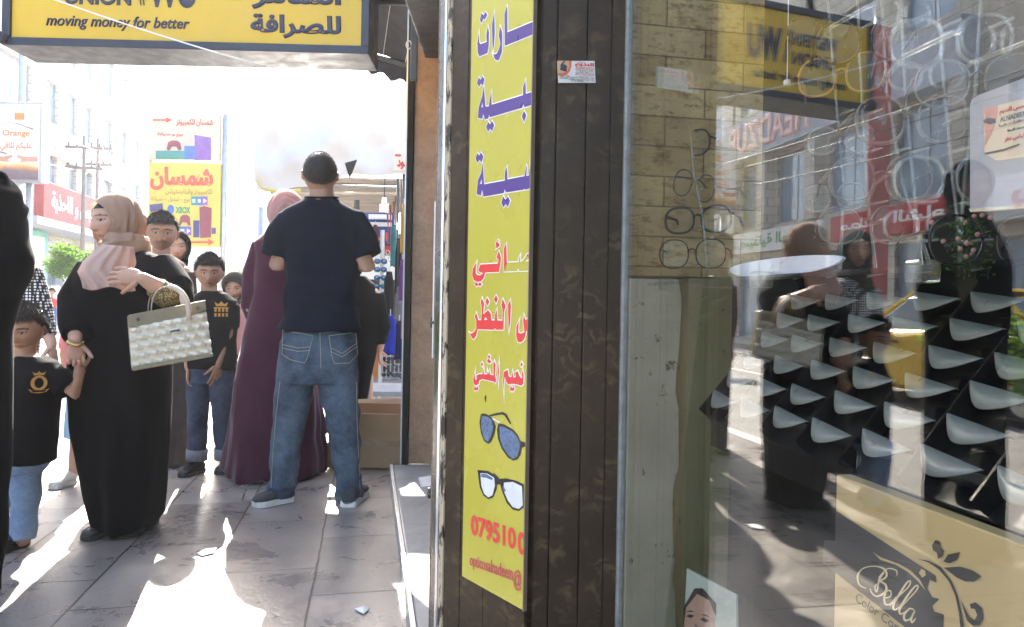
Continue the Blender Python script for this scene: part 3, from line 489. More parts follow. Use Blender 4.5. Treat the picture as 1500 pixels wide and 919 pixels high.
# ---- the yellow sign
def yellow_sign():
    nrm = N45
    def lp(px, py, lift=.012):
        p = onp(px, py, N45, B0.dot(N45) + lift); q = p - V((B0.x, B0.y, 0)); return -q.dot(D45), p.z
    X = -D45; O = V((B0.x, B0.y, 0)) + N45 * .0125
    zb = lp(720, 868)[1]; x0 = lp(684, 450)[0]; x1 = lp(774, 450)[0]; zt = 2.45
    yel = mk('glossy_yellow_board', (.46, .41, .05), .3, 0, .06, 2, .04, 30, .5, coat=.2); pur = mk('violet_lettering', (.085, .045, .22), .35, 0, .1, 9); red = mk('scarlet_lettering', (.66, .05, .045), .35, 0, .06, 9); wht = mk('white_outline', (.74, .72, .66), .4)
    t = thing('shop_sign', 'tall narrow yellow optician sign with violet and red Arabic lettering', 'sign', V((O.x + X.x * .0, O.y, zb)))
    m = MB(); m.prism([O - N45 * .009 + X * x0 + UP * zb, O - N45 * .009 + X * x1 + UP * zb, O - N45 * .009 + X * x1 + UP * zt, O - N45 * .009 + X * x0 + UP * zt], N45 * .009); m.build('board', yel, t)
    m = MB(); m.prism([O - N45 * .0085 + X * (x1 + .0004) + UP * (zb - .002), O - N45 * .0085 + X * (x1 + .0034) + UP * (zb - .002), O - N45 * .0085 + X * (x1 + .0034) + UP * zt, O - N45 * .0085 + X * (x1 + .0004) + UP * zt], N45 * .0105); m.build('edge_trim', mk('bronze_trim', (.25, .2, .15), .4, .6), t)
    k = 110 / 919
    G = [('v', 0, [[(530,75),(535,90),(537,400),(852,268),(862,262),(862,420),(515,562),(505,560),(500,180)]]), ('v', 0, [[(445,325),(472,390),(475,450),(470,640),(435,735),(412,745),(385,730),(358,665),(375,672),(410,655),(435,600),(450,540),(430,440)]]), ('v', 0, [[(375,160),(380,300),(382,420),(372,560),(357,640),(350,450),(348,300)]]), ('v', 0, [[(188,405),(192,520),(208,545),(285,515),(278,440),(297,325),(312,400),(308,560),(292,655),(195,693),(172,655),(167,540)]]), ('v', 0, [[(220,165),(245,192),(265,150),(292,185),(262,245),(242,235),(222,290),(200,250)]]),
         ('v', 105, [[(248,180),(268,430),(310,428),(318,350),(340,255),(344,408),(728,290),(728,200),(757,108),(763,275),(846,249),(846,408),(745,440),(730,400),(720,445),(322,562),(312,530),(305,575),(260,590),(240,515),(230,580),(175,570),(185,440),(230,300)],[(232,380),(238,440),(218,440)]]), ('v', 105, [[(740,485),(768,535),(742,620),(712,550)]]), ('v', 105, [[(187,72),(208,105),(232,58),(255,98),(238,175),(212,150),(190,190),(165,145)]]), ('v', 105, [[(302,615),(325,650),(347,605),(376,655),(350,732),(325,700),(302,742),(275,685)]]),
         ('v', 210, [[(233,240),(252,505),(505,458),(508,350),(530,288),(538,445),(745,405),(770,275),(775,290),(768,405),(800,395),(805,340),(826,262),(826,553),(810,545),(800,560),(750,570),(743,555),(735,570),(520,605),(505,565),(495,612),(245,655),(228,570),(212,642),(160,625),(175,450),(215,370)],[(222,440),(225,500),(200,497)]]), ('v', 210, [[(170,120),(192,155),(212,112),(243,165),(220,238),(195,205),(172,245),(148,190)]]), ('v', 210, [[(487,652),(513,695),(540,650),(570,705),(540,782),(515,745),(490,785),(460,730)]]),
         ('r', 345, [[(522,100),(530,335),(672,330),(670,280),(695,235),(692,325),(720,310),(770,235),(812,222),(812,432),(680,437),(665,405),(655,437),(495,442),(492,160)],[(755,318),(798,288),(798,320)]]), ('r', 345, [[(432,190),(460,280),(435,448),(265,455),(250,520),(215,562),(170,570),(125,550),(105,480),(115,400),(160,325),(150,400),(150,460),(165,485),(200,490),(240,465),(185,440),(180,425),(205,358),(420,345),(428,300),(402,270)]]), ('r', 345, [[(420,55),(432,65),(412,85),(440,105),(440,130),(395,165),(400,140),(392,100)]]), ('r', 345, [[(155,570),(180,600),(198,572),(225,600),(198,625),(178,605),(158,628),(133,600)]]),
         ('r', 425, [[(155,275),(180,368),(215,370),(225,220),(208,150),(225,95),(252,165),(240,300),(300,245),(335,290),(340,370),(380,375),(385,300),(407,240),(412,372),(475,378),(478,240),(460,180),(480,108),(517,200),(495,270),(490,485),(395,488),(385,465),(372,488),(170,480),(155,560),(128,602),(105,590),(70,520),(100,535),(130,510),(155,470),(155,370),(135,330)],[(270,330),(292,365),(250,368)]]), ('r', 425, [[(290,95),(317,145),(292,195),(268,140)]]), ('r', 425, [[(397,65),(420,110),(397,165),(372,110)]]), ('r', 425, [[(572,120),(578,200),(572,400),(555,500),(545,300),(545,180)]]), ('r', 425, [[(680,370),(672,440),(670,520),(700,535),(745,515),(728,380),(740,305),(758,370),(793,352),(793,505),(765,510),(750,590),(720,630),(690,643),(660,630),(643,560),(645,450)]]),
         ('r', 510, [[(375,155),(392,200),(385,330),(400,390),(388,430),(370,412),(230,380),(190,400),(185,440),(150,458),(120,430),(118,380),(140,285),(138,370),(150,400),(165,365),(160,335),(190,318),(230,320),(245,245),(250,320),(285,322),(290,270),(300,325),(318,270),(325,325),(368,335),(362,200)]]), ('r', 510, [[(432,180),(435,280),(425,415),(418,300)]]), ('r', 510, [[(225,172),(242,198),(222,228),(207,198)]]), ('r', 510, [[(312,78),(328,105),(312,140),(298,108)]]), ('r', 510, [[(300,130),(325,150),(342,165),(320,190),(305,180),(285,165)]]), ('r', 510, [[(140,468),(155,490),(170,468),(182,495),(170,525),(152,510),(138,525),(125,498)]]), ('r', 510, [[(725,270),(738,340),(730,440),(705,462),(655,445),(620,440),(575,438),(550,450),(520,410),(505,350),(492,430),(490,525),(482,420),(495,290),(540,265),(555,350),(585,360),(600,285),(610,365),(640,350),(632,300),(660,278),(690,350),(710,375),(720,360),(712,320)]]), ('r', 510, [[(710,170),(728,200),(710,232),(692,205)]]), ('r', 510, [[(582,470),(600,490),(612,470),(625,500),(605,535),(595,518),(580,530),(565,500)]])]
    def conv(P, oy, kk=k, ox=680): return [lp(ox + x * kk, oy + y * kk) for x, y in P]
    xm = x1 - .0004
    def clip(P): return [(min(x, xm), y) for x, y in P]
    lines = {}
    for c, oy, L in G: lines.setdefault((c, oy), []).extend(clip(conv(P, oy)) for P in L)
    for (c, oy), L in lines.items():
        m = MB(); put2d(m, poly2d(L), O, X, UP, lift=.0016, thick=.0004); o = m.build('lettering', pur if c == 'v' else red, t)
        h = MB(); vs, fs = poly2d([P for P in L], .0026); vs = [V((min(v.x, xm), v.y, v.z)) for v in vs]; put2d(h, (vs, fs), O, X, UP, lift=.0007, thick=.0005); h.build('white_outline', wht, o)
    def txt(s_, q, m_, bold, nm='lettering'):       # q: picture corners bottom-left, bottom-right, top-right, top-left
        vs, fs = text2d(s_, bold); xa, xb = min(v.x for v in vs), max(v.x for v in vs); ya, yb = min(v.y for v in vs), max(v.y for v in vs); a, b, c_, d = [lp(*p) for p in q]; mm = MB()
        pts = []
        for v in vs:
            u, w_ = (v.x - xa) / (xb - xa), (v.y - ya) / (yb - ya); x = (a[0] * (1 - u) + b[0] * u) * (1 - w_) + (d[0] * (1 - u) + c_[0] * u) * w_; y = (a[1] * (1 - u) + b[1] * u) * (1 - w_) + (d[1] * (1 - u) + c_[1] * u) * w_; pts.append(V((min(x, xm), y, v.z)))
        put2d(mm, (pts, fs), O, X, UP, lift=.0016, thick=.0004); return mm.build(nm, m_, t)
    txt('079510', [(690.5, 783.5), (756.5, 806.5), (756.5, 774.5), (690.5, 753.5)], red, .035); txt('0', [(759, 811), (772, 815), (772, 782), (759, 777)], red, .035)
    txt('opticosalnadeem', [(689, 833), (752, 857), (752, 830), (689, 811)], mk('crimson_lettering', (.5, .05, .08), .35), .012); txt('@', [(753, 864), (765, 867), (765, 836), (753, 834)], MATS['crimson_lettering'], .012)
    kk = 110 / 613; gk = mk('printed_black', (.018, .016, .014), .35); gl_ = mk('printed_blue_lens', (.10, .15, .25), .3, 0, .25, 40); gw = mk('printed_clear_lens', (.66, .68, .74), .3)
    def shp(L, m_, lift): mm = MB(); put2d(mm, poly2d([clip(conv(P, 595, kk)) for P in L]), O, X, UP, lift=lift, thick=.0003); mm.build('printed_glasses', m_, t)
    lf = [(140,65),(165,60),(190,68),(235,100),(262,165),(250,230),(225,290),(200,310),(165,285),(140,220),(128,130)]; li = [(150,80),(190,85),(225,110),(240,165),(225,240),(195,295),(165,265),(145,190),(142,110)]; rf = [(285,140),(330,150),(400,190),(440,235),(462,285),(500,295),(505,330),(475,340),(462,400),(440,435),(405,445),(360,420),(310,350),(280,270),(270,190)]; ri = [(292,165),(330,170),(400,210),(435,250),(457,300),(455,350),(435,415),(400,430),(360,400),(315,330),(292,250)]
    shp([lf, li], gk, .0010); shp([li], gl_, .0008); shp([rf, ri], gk, .0010); shp([ri], gl_, .0008); shp([[(205,75),(260,58),(320,48),(350,65),(388,140),(378,150),(330,75),(310,68),(215,85)]], gk, .0010); shp([[(238,95),(300,130),(290,140),(235,108)]], mk('printed_silver', (.6, .6, .58), .3), .0013)
    l2 = [(112,522),(200,530),(260,570),(275,600),(268,680),(240,745),(200,760),(160,730),(130,660)]; l2i = [(135,548),(190,550),(248,585),(254,650),(235,728),(200,745),(165,715),(143,650)]; r2 = [(275,595),(350,590),(430,610),(490,640),(488,830),(450,857),(400,845),(350,790),(310,690),(298,640),(270,640)]; r2i = [(328,625),(400,618),(475,655),(482,810),(450,840),(400,825),(360,770),(325,690)]
    shp([l2, l2i], gk, .0010); shp([l2i], gw, .0008); shp([r2, r2i], gk, .0010); shp([r2i], gw, .0008); shp([[(245,545),(290,588),(280,600),(240,560)]], gk, .0012); shp([[(325,650),(345,690),(330,705),(318,660)]], MATS['printed_blue_lens'], .0012); shp([[(140,552),(185,555),(240,590),(232,605),(180,585),(142,580)]], MATS['printed_blue_lens'], .0011)
    shp([[(28 * 6.13, -85), (30 * 6.13, -85), (29.5 * 6.13, -40), (29 * 6.13, -25), (27.6 * 6.13, -60)]], gk, .0010)
yellow_sign()
def sticker():
    n = GN.copy(); pn = GT; d = g0.dot(GT) - .0125
    def lp(px, py):
        a, b = ray(px, py); Y = d / (GT.x * a + GT.y); p = at(px, py, Y); return p.dot(GN), p.z
    X = GN; O = GT * d; t = thing('business_card', 'small white business card with an eye picture stuck on the dark panel', 'card', O + GN * lp(845, 122)[0] + UP * lp(845, 122)[1])
    c = [lp(818, 121.5), lp(872.5, 121.5), lp(871, 89.5), lp(816, 89.5)]; m = MB(); put2d(m, poly2d([c]), O, X, UP, lift=-.001); m.prism([O + X * x + UP * y for x, y in c], GT * .001); m.build('card_stock', mk('card_white', (.62, .61, .56), .5), t)
    k = 85 / 1302
    def P(L): return [lp(805 + x * k, 75 + y * k) for x, y in L]
    def shp(L, m_, lift): mm = MB(); put2d(mm, poly2d([P(q) for q in L]), O, X, UP, lift=lift, thick=.0002); mm.build('printed_eye', m_, t)
    shp([[(170,220),(490,220),(492,330),(460,450),(380,540),(290,568),(195,545)]], ORG_M, .0006) if False else shp([[(172,222),(492,222),(492,330),(460,450),(380,540),(290,566),(192,545)]], mk('printed_orange', (.62, .12, .05), .5), .0006); shp([[(178,222),(430,222),(440,330),(400,440),(320,490),(186,495)]], mk('printed_skin', (.50, .33, .18), .5), .0010); shp([[(250,320),(330,300),(390,340),(380,470),(330,460),(230,430)]], mk('printed_dark', (.02, .022, .03), .4), .0014); shp([[(220,340),(300,240),(360,222),(300,310)]], MATS['printed_dark'], .0015)
    def tx(s_, x0, y0, x1, y1, m_, b=.03): a, c_ = lp(805 + x0 * k, 75 + y1 * k), lp(805 + x1 * k, 75 + y0 * k); mm = MB(); put2d(mm, text2d(s_, b), O, X, UP, (a[0], a[1], c_[0], c_[1]), .0008, .0002); mm.build('lettering', m_, t)
    dk = mk('printed_grey', (.12, .11, .11), .5); tx(arabic('النديم'), 570, 275, 995, 355, REDL, .05); tx(arabic('بصريات'), 630, 245, 810, 275, REDL); tx('ALNADEEM OPTICAL', 580, 380, 990, 402, REDL, .01); tx(arabic('نظارات طبية و شمسية'), 580, 425, 970, 445, dk, .01); tx(arabic('عدسات لاصقة'), 670, 458, 885, 474, dk, .01); tx(arabic('فحص نظر بالكمبيوتر'), 570, 488, 995, 506, dk, .01); tx(arabic('اخصائي قياس النظر'), 560, 528, 1000, 550, REDL, .01); tx(arabic('عمان - شارع الملك حسين - مقابل البنك'), 225, 580, 1005, 602, dk, .01); tx(arabic('اربد - شارع السينما - مقابل المحكمة'), 225, 624, 1005, 645, dk, .01); tx('0795100426', 480, 650, 760, 685, dk, .02)
sticker()
# ------------------------------------------------------------------ display window
def glass_mat(name, tint, ior, extra=0.0, rough=0.0):
    m = bpy.data.materials.new(name); m.use_nodes = True; t = m.node_tree; t.nodes.remove(t.nodes['Principled BSDF']); o = t.nodes['Material Output']
    tr = t.nodes.new('ShaderNodeBsdfTransparent'); tr.inputs[0].default_value = (*tint, 1); gl_ = t.nodes.new('ShaderNodeBsdfGlossy'); gl_.inputs['Roughness'].default_value = rough; gl_.inputs['Color'].default_value = (1, 1, 1, 1)
    fr = t.nodes.new('ShaderNodeFresnel'); ge = t.nodes.new('ShaderNodeNewGeometry'); mr = t.nodes.new('ShaderNodeMapRange'); mr.inputs['To Min'].default_value = ior; mr.inputs['To Max'].default_value = 1 / ior; t.links.new(ge.outputs['Backfacing'], mr.inputs['Value']); t.links.new(mr.outputs[0], fr.inputs['IOR']); mx = t.nodes.new('ShaderNodeMixShader'); ad = t.nodes.new('ShaderNodeMath'); ad.operation = 'ADD'; ad.use_clamp = True; ad.inputs[1].default_value = extra
    t.links.new(fr.outputs[0], ad.inputs[0]); t.links.new(ad.outputs[0], mx.inputs[0]); t.links.new(tr.outputs[0], mx.inputs[1]); t.links.new(gl_.outputs[0], mx.inputs[2]); t.links.new(mx.outputs[0], o.inputs[0]); return m
PANE = glass_mat('window_pane_glass', (.98, .985, .96), 1.75); ACR = glass_mat('clear_acrylic', (.93, .95, .95), 1.55, .06, .04); LENS = glass_mat('lens_glass', (.96, .97, .98), 1.22, .0); GSH = glass_mat('green_shelf_glass', (.90, .94, .89), 1.4, .05, .02)
def brick_mat():
    t = NT('sandstone_bricks'); mp = t.n('Mapping'); t.l(t.tc.outputs['Object'], mp.inputs[0]); mp.inputs['Rotation'].default_value = (0, 0, -PA)
    sx = t.n('SeparateXYZ'); t.l(mp.outputs[0], sx.inputs[0]); cx = t.n('CombineXYZ'); t.l(sx.outputs[0], cx.inputs[0]); t.l(sx.outputs[2], cx.inputs[1])
    b = t.n('TexBrick', offset=.5); b.inputs['Scale'].default_value = 1; b.inputs['Brick Width'].default_value = .20; b.inputs['Row Height'].default_value = .072; b.inputs['Mortar Size'].default_value = .0028; b.inputs['Mortar Smooth'].default_value = .9
    b.inputs['Color1'].default_value = (.44, .32, .155, 1); b.inputs['Color2'].default_value = (.64, .51, .28, 1); b.inputs['Mortar'].default_value = (.27, .19, .105, 1); t.l(cx.outputs[0], b.inputs['Vector'])
    n = t.noise(7, 6, .7); n2 = t.noise(26, 5, .7, t.mapping((1, 1, 2.4))); c = t.mix(1.0, b.outputs['Color'], t.ramp(n, [(.3, (.72, .66, .58)), (.7, (1.2, 1.2, 1.15))]), 'MULTIPLY'); c = t.mix(t.ramp(n2, [(.50, (0, 0, 0)), (.66, (.75, .75, .75))]), c, (.17, .085, .035))
    t.base(c); t.set(Roughness=.6, Specular_IOR_Level=.4); h = t.mix(.45, t.ramp(b.outputs['Fac'], [(0, (1, 1, 1)), (1, (0, 0, 0))]), n2); t.bump(h, .55, .012); return t.m
def plaster_mat(name, a, b_):
    t = NT(name); n = t.noise(5, 6, .75); t.base(t.mix(t.ramp(t.noise(18, 5, .75), [(.62, (0, 0, 0)), (.66, (1, 1, 1))]), t.ramp(n, [(.3, a), (.7, b_)]), (a[0] * .35, a[1] * .32, a[2] * .28))); t.set(Roughness=.85); t.bump(t.noise(35, 5, .7), .4, .006); return t.m
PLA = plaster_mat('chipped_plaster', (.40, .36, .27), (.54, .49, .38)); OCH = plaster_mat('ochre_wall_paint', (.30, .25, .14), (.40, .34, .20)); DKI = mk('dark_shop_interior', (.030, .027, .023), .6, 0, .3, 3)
TANW = mk('tan_wall_paint', (.16, .135, .095), .7, 0, .12, 3); WHC = mk('white_ceiling_paint', (.45, .44, .42), .8, 0, .05, 3)
t0, t1 = TE - .012, -1.5; NB = 1.55
case = thing('display_window', 'shop display window with glass pane, sandstone end wall and dark back', 'shop window', gl((t0 + t1) / 2, GD, 0))
m = MB(); m.gbox(t1, t0, GD - .004, GD + .004, .12, 2.9); m.build('pane', PANE, case)
m = MB(); m.gbox(t0 - .001, t0 + .010, GD - .007, GD + .008, .12, 2.9); m.build('pane_frame', mk('worn_grey_frame', (.30, .31, .30), .45, .3, .25, 30, .2, 120), case)
m = MB(); m.gbox(t0 + .012, t0 + .10, GD + .0, .93, 1.13, 2.9); m.build('brick_end_wall', brick_mat(), case)
m = MB(); m.gbox(t0 + .014, t0 + .10, .932, NB, 1.13, 2.9); m.build('dark_recess', DKI, case)  # near-black boxes stand in for the unlit open shop beyond the end wall
m = MB(); m.gbox(t0 + .018, t0 + .10, GD + .17, .86, 0, 1.127); m.build('end_wall', OCH, case); m = MB(); m.gbox(t0 + .02, t0 + .10, .862, NB, 0, 1.127); m.build('dark_recess', DKI, case)
# chipped plaster strip with an uneven edge
rnd = random.Random(4); L = []; z = 0.0
while z < 1.122: L.append((GD + .135 + rnd.uniform(-.006, .012), z)); z += .045
m = MB(); m.prism([gl(t0 + .0, GD + .012, 0)] + [gl(t0 + .0, n_, z_) for n_, z_ in L] + [gl(t0, GD + .135, 1.122), gl(t0, GD + .012, 1.122)], GT * .06); bevel(m.build('plaster_strip', PLA, case), .003)
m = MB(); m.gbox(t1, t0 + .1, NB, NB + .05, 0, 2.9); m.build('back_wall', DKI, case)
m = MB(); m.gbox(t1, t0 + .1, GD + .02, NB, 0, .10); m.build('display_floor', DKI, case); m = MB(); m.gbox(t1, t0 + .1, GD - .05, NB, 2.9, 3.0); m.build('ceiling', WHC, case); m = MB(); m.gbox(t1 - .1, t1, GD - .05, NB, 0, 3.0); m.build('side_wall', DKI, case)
m = MB(); m.gbox(t1, t0, GD - .03, GD + .03, -.02, .118); m.build('sill', mk('grey_marble_sill', (.25, .25, .25), .4, 0, .2, 6), case)
# paper notice on the bricks
m = MB(); d = (t0 + .0115)
def pw(px, py, dd=None):
    a, b = ray(px, py); return at(px, py, (d if dd is None else dd) / (GT.x * a + GT.y))
m.add([pw(960, 128), pw(1008, 134), pw(1007, 103), pw(961, 97)], [(0, 1, 2, 3)]); tag(m.build('paper_notice', mk('pale_paper', (.5, .45, .34), .7), None), 'small pale paper notice stuck on the sandstone bricks', 'notice')
# glass upright panel and shelves
sh1 = thing('glass_shelf', 'clear glass shelf running behind the pane at eye level', 'shelf', gl(.6, .62, 1.10)); zs = ong(1060, 412, .65).z
m = MB(); m.gbox(-.3, t0 - .03, .62, 1.1, zs - .004, zs + .004); m.build('plate', GSH, sh1)
for tt in (t0 - .09, 1.1, .74): m = MB(); m.gbox(tt - .014, tt + .014, .625, .655, zs - .016, zs + .012); bevel(m.build('clip', ACR, sh1), .004)
pa = onp(1022, 418, GN, .70); pb = onp(996, 640, GN, .70)
m = MB(); m.prism([gl(t0 - .07, .66, .30), gl(t0 - .07, .88, .30), gl(t0 - .07, .86, zs - .006), gl(t0 - .07, .74, zs - .006)], GT * .006); m.build('glass_panel', GSH, case)
# ---- slanted black rack with white lens-shaped rests
def rack():
    P0 = onp(1060, 580, GN, .70); E1 = GN * .036 + UP * .041; E2 = -GT * .116
    t = thing('spectacle_rack', 'slanted black spectacle rack with rows of white rests', 'display rack', P0 - UP * .1); blk = mk('black_acrylic', (.010, .010, .011), .12, 0, .2, 5, 0, 80, .6); whi = mk('milky_white_plastic', (.20, .215, .21), .35, 0, .05, 9, 0, 80, .5)
    pf = lambda u: 1 - abs((u + .35) / (1.35 if u > -.35 else .65)) ** 1.7
    nC, nR = 12, 6; n_ = E2.cross(E1).normalized(); n_ = n_ if n_.z > 0 else -n_
    a = P0 - E2 * .55 - E1 * .8 - n_ * .035
    m = MB(); m.prism([a, a + E2 * (nC + .6), a + E2 * (nC + .6) + E1 * (nR + 1.2), a + E1 * (nR + 1.2)], -n_ * .012); m.build('back_panel', blk, t)
    m = MB(); m.prism([a - n_ * .012, a + E2 * (nC + .6) - n_ * .012, a + E2 * (nC + .6) - n_ * .012 - UP * .05, a - n_ * .012 - UP * .05], GN * .006); m.build('front_lip', blk, t)
    for j in range(nC + 1):
        b = P0 + E2 * (j - .5) - E1 * .8 - n_ * .033; m = MB(); m.prism([b, b + E1 * (nR + 1.1), b + E1 * (nR + 1.1) + n_ * .030, b + n_ * .030], E2.normalized() * .004); m.build('divider', blk, t)
    cnt = 0; rj = random.Random(5)
    for i in range(nR):
        m = MB(); b = P0 + E1 * (i - .25) - n_ * .031 - E2 * .5; m.prism([b, b + E2 * nC, b + E2 * nC + n_ * .012 + UP * .012, b + n_ * .012 + UP * .012], E1.normalized() * .003); m.build('step', blk, t)
        for j in range(nC):
            c = P0 + E1 * (i + rj.uniform(-.04, .04)) + E2 * (j + rj.uniform(-.02, .02)); top = []; K = 14; dn = (-GN * .35 - UP * .94).normalized(); ux = (E2.normalized() - UP * .13).normalized()
            for k in range(K + 1):
                u = -1 + 2 * k / K; top.append((u, 0.0))
            poly = [c + ux * (.047 * u) + GN * .004 for u, _ in top] ; low = [c + ux * (.047 * u) + dn * (.029 * pf(u)) - GN * (.010 * (1 - u * u)) for u, _ in top]
            mid = [c + ux * (.047 * u) + dn * (.0145 * pf(u)) - GN * (.010 * (1 - u * u)) * .8 for u, _ in top]
            mm = MB(); off = (GN * .8 - UP * .5).normalized() * .0016; P = poly + mid + low; N = len(P); w_ = K + 1
            fs = [(r * w_ + k, r * w_ + k + 1, (r + 1) * w_ + k + 1, (r + 1) * w_ + k) for r in range(2) for k in range(K)]; mm.add(P + [p + off for p in P], fs + [tuple(x + N for x in f[::-1]) for f in fs] + [(k + 1, k, k + N, k + 1 + N) for k in range(K)] + [(2 * w_ + k, 2 * w_ + k + 1, 2 * w_ + k + 1 + N, 2 * w_ + k + N) for k in range(K)])
            mm.build('rest', whi, t, True); cnt += 1
    return t
rack()
m = MB(); c = ong(1140, 404, .68); c.z = zs + .026; ux = -GT; P = [c + ux * (.17 * math.cos(th)) + (GN * .012 + UP * .022) * math.sin(th) * (.55 if math.sin(th) > 0 else 1.0) for th in [i * math.pi / 16 for i in range(32)]]; m.prism(P, GN * .006); tag(m.build('display_tray', mk('lavender_white_plastic', (.55, .56, .63), .3), None), 'white half-oval tray lying on the glass shelf', 'tray')
# ---- spectacles
def specs(px, py, off, w_, yaw, fr, label, tilt=0, ph=.75, temples=(1, 1), rod=True, r=.0016, lens=True, tl=.11):
    c = ong(px, py, off); t = thing('spectacles', label, 'spectacles', c, 'spectacles hung behind the pane'); a = R(yaw); X = V((math.cos(a), math.sin(a), 0)); N = V((math.sin(a), -math.cos(a), 0)); Z = UP.copy()
    Mx = Matrix.Rotation(R(tilt), 3, N); X = Mx @ X; Z = Mx @ Z; hw = w_ / 2; fb = MB()
    for sg in (-1, 1):
        cc = c + X * sg * (hw * .58); P = []
        for i in range(25):
            th = 2 * math.pi * i / 24; e = 2.4; P.append(cc + X * math.copysign(abs(math.cos(th)) ** (2 / e), math.cos(th)) * hw * .46 + Z * math.copysign(abs(math.sin(th)) ** (2 / e), math.sin(th)) * hw * .46 * ph)
        fb.tube(P, r, 7); 
        if lens:
            lm = MB(); lm.prism([cc + (p - cc) * .96 for p in P[:-1]], -N * .0012); lm.build('lens', LENS, t)
    fb.tube([c - X * hw * .14 + Z * hw * .1, c + N * .003 + Z * hw * .16, c + X * hw * .14 + Z * hw * .1], r, 7); fb.build('frame', fr, t, True)
    for sg, on in zip((-1, 1), temples):
        if on:
            q = c + X * sg * hw * 1.04 + Z * hw * .16; m = MB(); m.tube([q, q - N * .012 + X * sg * .002, q - N * tl * .75, q - N * tl - Z * .018], [r * 1.1, r * 1.3, r * 1.2, r], 7); m.build('temple', fr, t, True)
    return t
BKF = mk('black_frame', (.012, .011, .011), .3); GRF = mk('grey_metal_frame', (.16, .15, .14), .3, .8); BRF = mk('amber_frame', (.30, .15, .05), .3); ACF = ACR; TRF = mk('smoky_frame', (.10, .085, .075), .25)
specs(1014, 372, 0.706, 0.142, -24, BKF, 'round black spectacles, lowest of the wall group beside the bricks', ph=1.0)
specs(966, 384, 0.732, 0.123, -62, BKF, 'thin black spectacles lowest on the left beside the plaster strip', ph=1.0, r=.0022)
specs(1022, 322, 0.706, 0.142, -30, BKF, 'thick black spectacles above the round pair', ph=.9, r=.0028)
specs(968, 330, 0.784, 0.13, -35, BKF, 'black spectacles with heavy dark temples left of the thick pair', ph=.8, r=.0022)
specs(1016, 272, 0.706, 0.123, -58, GRF, 'tilted oval grey spectacles in the middle of the wall group', tilt=-18, ph=1.05)
specs(1000, 212, 0.732, 0.135, -40, BKF, 'topmost black spectacles of the wall group with a long temple', ph=1.0, r=.002)
specs(958, 246, 0.758, 0.111, -74, BKF, 'single dark folded spectacles hanging left of the others', tilt=-12, ph=1.1, r=.003)
specs(972, 292, 0.758, 0.123, -66, GRF, 'faint thin wire spectacles at the bricks\' left', ph=1.1, r=.0008)
specs(1268, 60, 0.706, 0.128, -18, BKF, 'large black spectacles near the top before the yellow reflection', ph=1.05, r=.0022)
specs(1232, 110, 0.732, 0.122, -28, BRF, 'amber rimmed spectacles overlapping the yellow reflection', ph=1.1, r=.0019)
specs(1336, 176, 0.693, 0.132, -10, TRF, 'big smoky round spectacles hanging in the middle of the pane', ph=1.0, r=.0026)
specs(1392, 60, 0.706, 0.132, -14, ACF, 'clear plastic spectacles hanging at the top right', ph=1.0, r=.003)
specs(1432, 118, 0.68, 0.122, -22, GRF, 'thin silver spectacles left of the white plate\'s top', ph=.95, r=.0011)
specs(1290, 262, 0.706, 0.128, -14, TRF, 'smoky spectacles below the big round pair', ph=1.05, r=.0022)
specs(1392, 262, 0.693, 0.122, -12, ACF, 'clear spectacles beside the white plate\'s left edge', ph=1.0, r=.0028)
specs(1268, 330, 0.706, 0.122, -20, GRF, 'thin grey spectacles standing just over the glass shelf', ph=1.0, r=.0011)
specs(1450, 352, 0.68, 0.122, -8, BKF, 'dark spectacles on the shelf under the white plate', ph=1.0, r=.0016)
specs(1200, 40, .72, .09, -20, BKF, 'black spectacles at the top beside the yellow reflection', ph=.95, r=.002)
specs(1322, 20, .70, .09, 15, ACF, 'clear spectacles at the very top, right of the red reflection', ph=.95, r=.0026)
specs(1356, 110, .70, .085, -12, ACF, 'clear spectacles just above the big round pair', ph=.9, r=.0026)
specs(1232, 205, .72, .09, -26, TRF, 'smoky spectacles under the amber pair', ph=1.05, r=.002)
specs(1222, 290, .72, .085, -30, TRF, 'smoky oval spectacles standing left of the thin grey pair', ph=1.1, r=.0018)
specs(1352, 330, .70, .09, -10, ACF, 'clear spectacles over the glass shelf beside the ivy', ph=.9, r=.0026)
specs(1462, 60, .66, .09, 12, ACF, 'clear spectacles above the white plate', ph=.95, r=.0026)
def stand(P, label, r=.0026, hooks=()):
    m = MB(); m.tube(P, r, 7)
    for q in hooks: m.tube([q - GT * .04, q, q + GN * .02 + GT * .04], r * .9, 6)
    tag(m.build('display_rod', ACR, None, True), label, 'display rod')
for xs, lb in (((1010, 1016, 1030, 1036), 'clear acrylic rod carrying the black spectacles by the bricks'), ((1255, 1262, 1270, 1282), 'clear acrylic rod behind the amber spectacles'), ((1370, 1384, 1396, 1412), 'clear acrylic rod left of the white plate'), ((1318, 1326, 1338, 1350), 'clear acrylic rod behind the big round spectacles'), ((1210, 1224, 1236, 1230), 'bent clear acrylic rod nearest the yellow reflection'), ((1440, 1428, 1412, 1404), 'slanting clear acrylic rod meeting the white plate'), ((1290, 1300, 1322, 1364), 'long slanting clear acrylic rod crossing the red reflection')):
    ys = (-40, 140, 270, 395) if xs[0] > 1100 else (180, 250, 320, 395); off = .665 if xs[0] < 1100 else .73
    stand([ong(x, y, off) for x, y in zip(xs, ys)], lb, hooks=[ong(x + 3, y + dy, off) for x, y in zip(xs[:3], ys[:3]) for dy in (30, 85)])
m = MB(); m.tube([ong(1156, -60, .7), ong(1153, 118, .7)], .0008, 5); m.tube([ong(1153, 118, .7), ong(1153, 124, .7)], .006, 10); m.build('pull_cord', WHL, case)
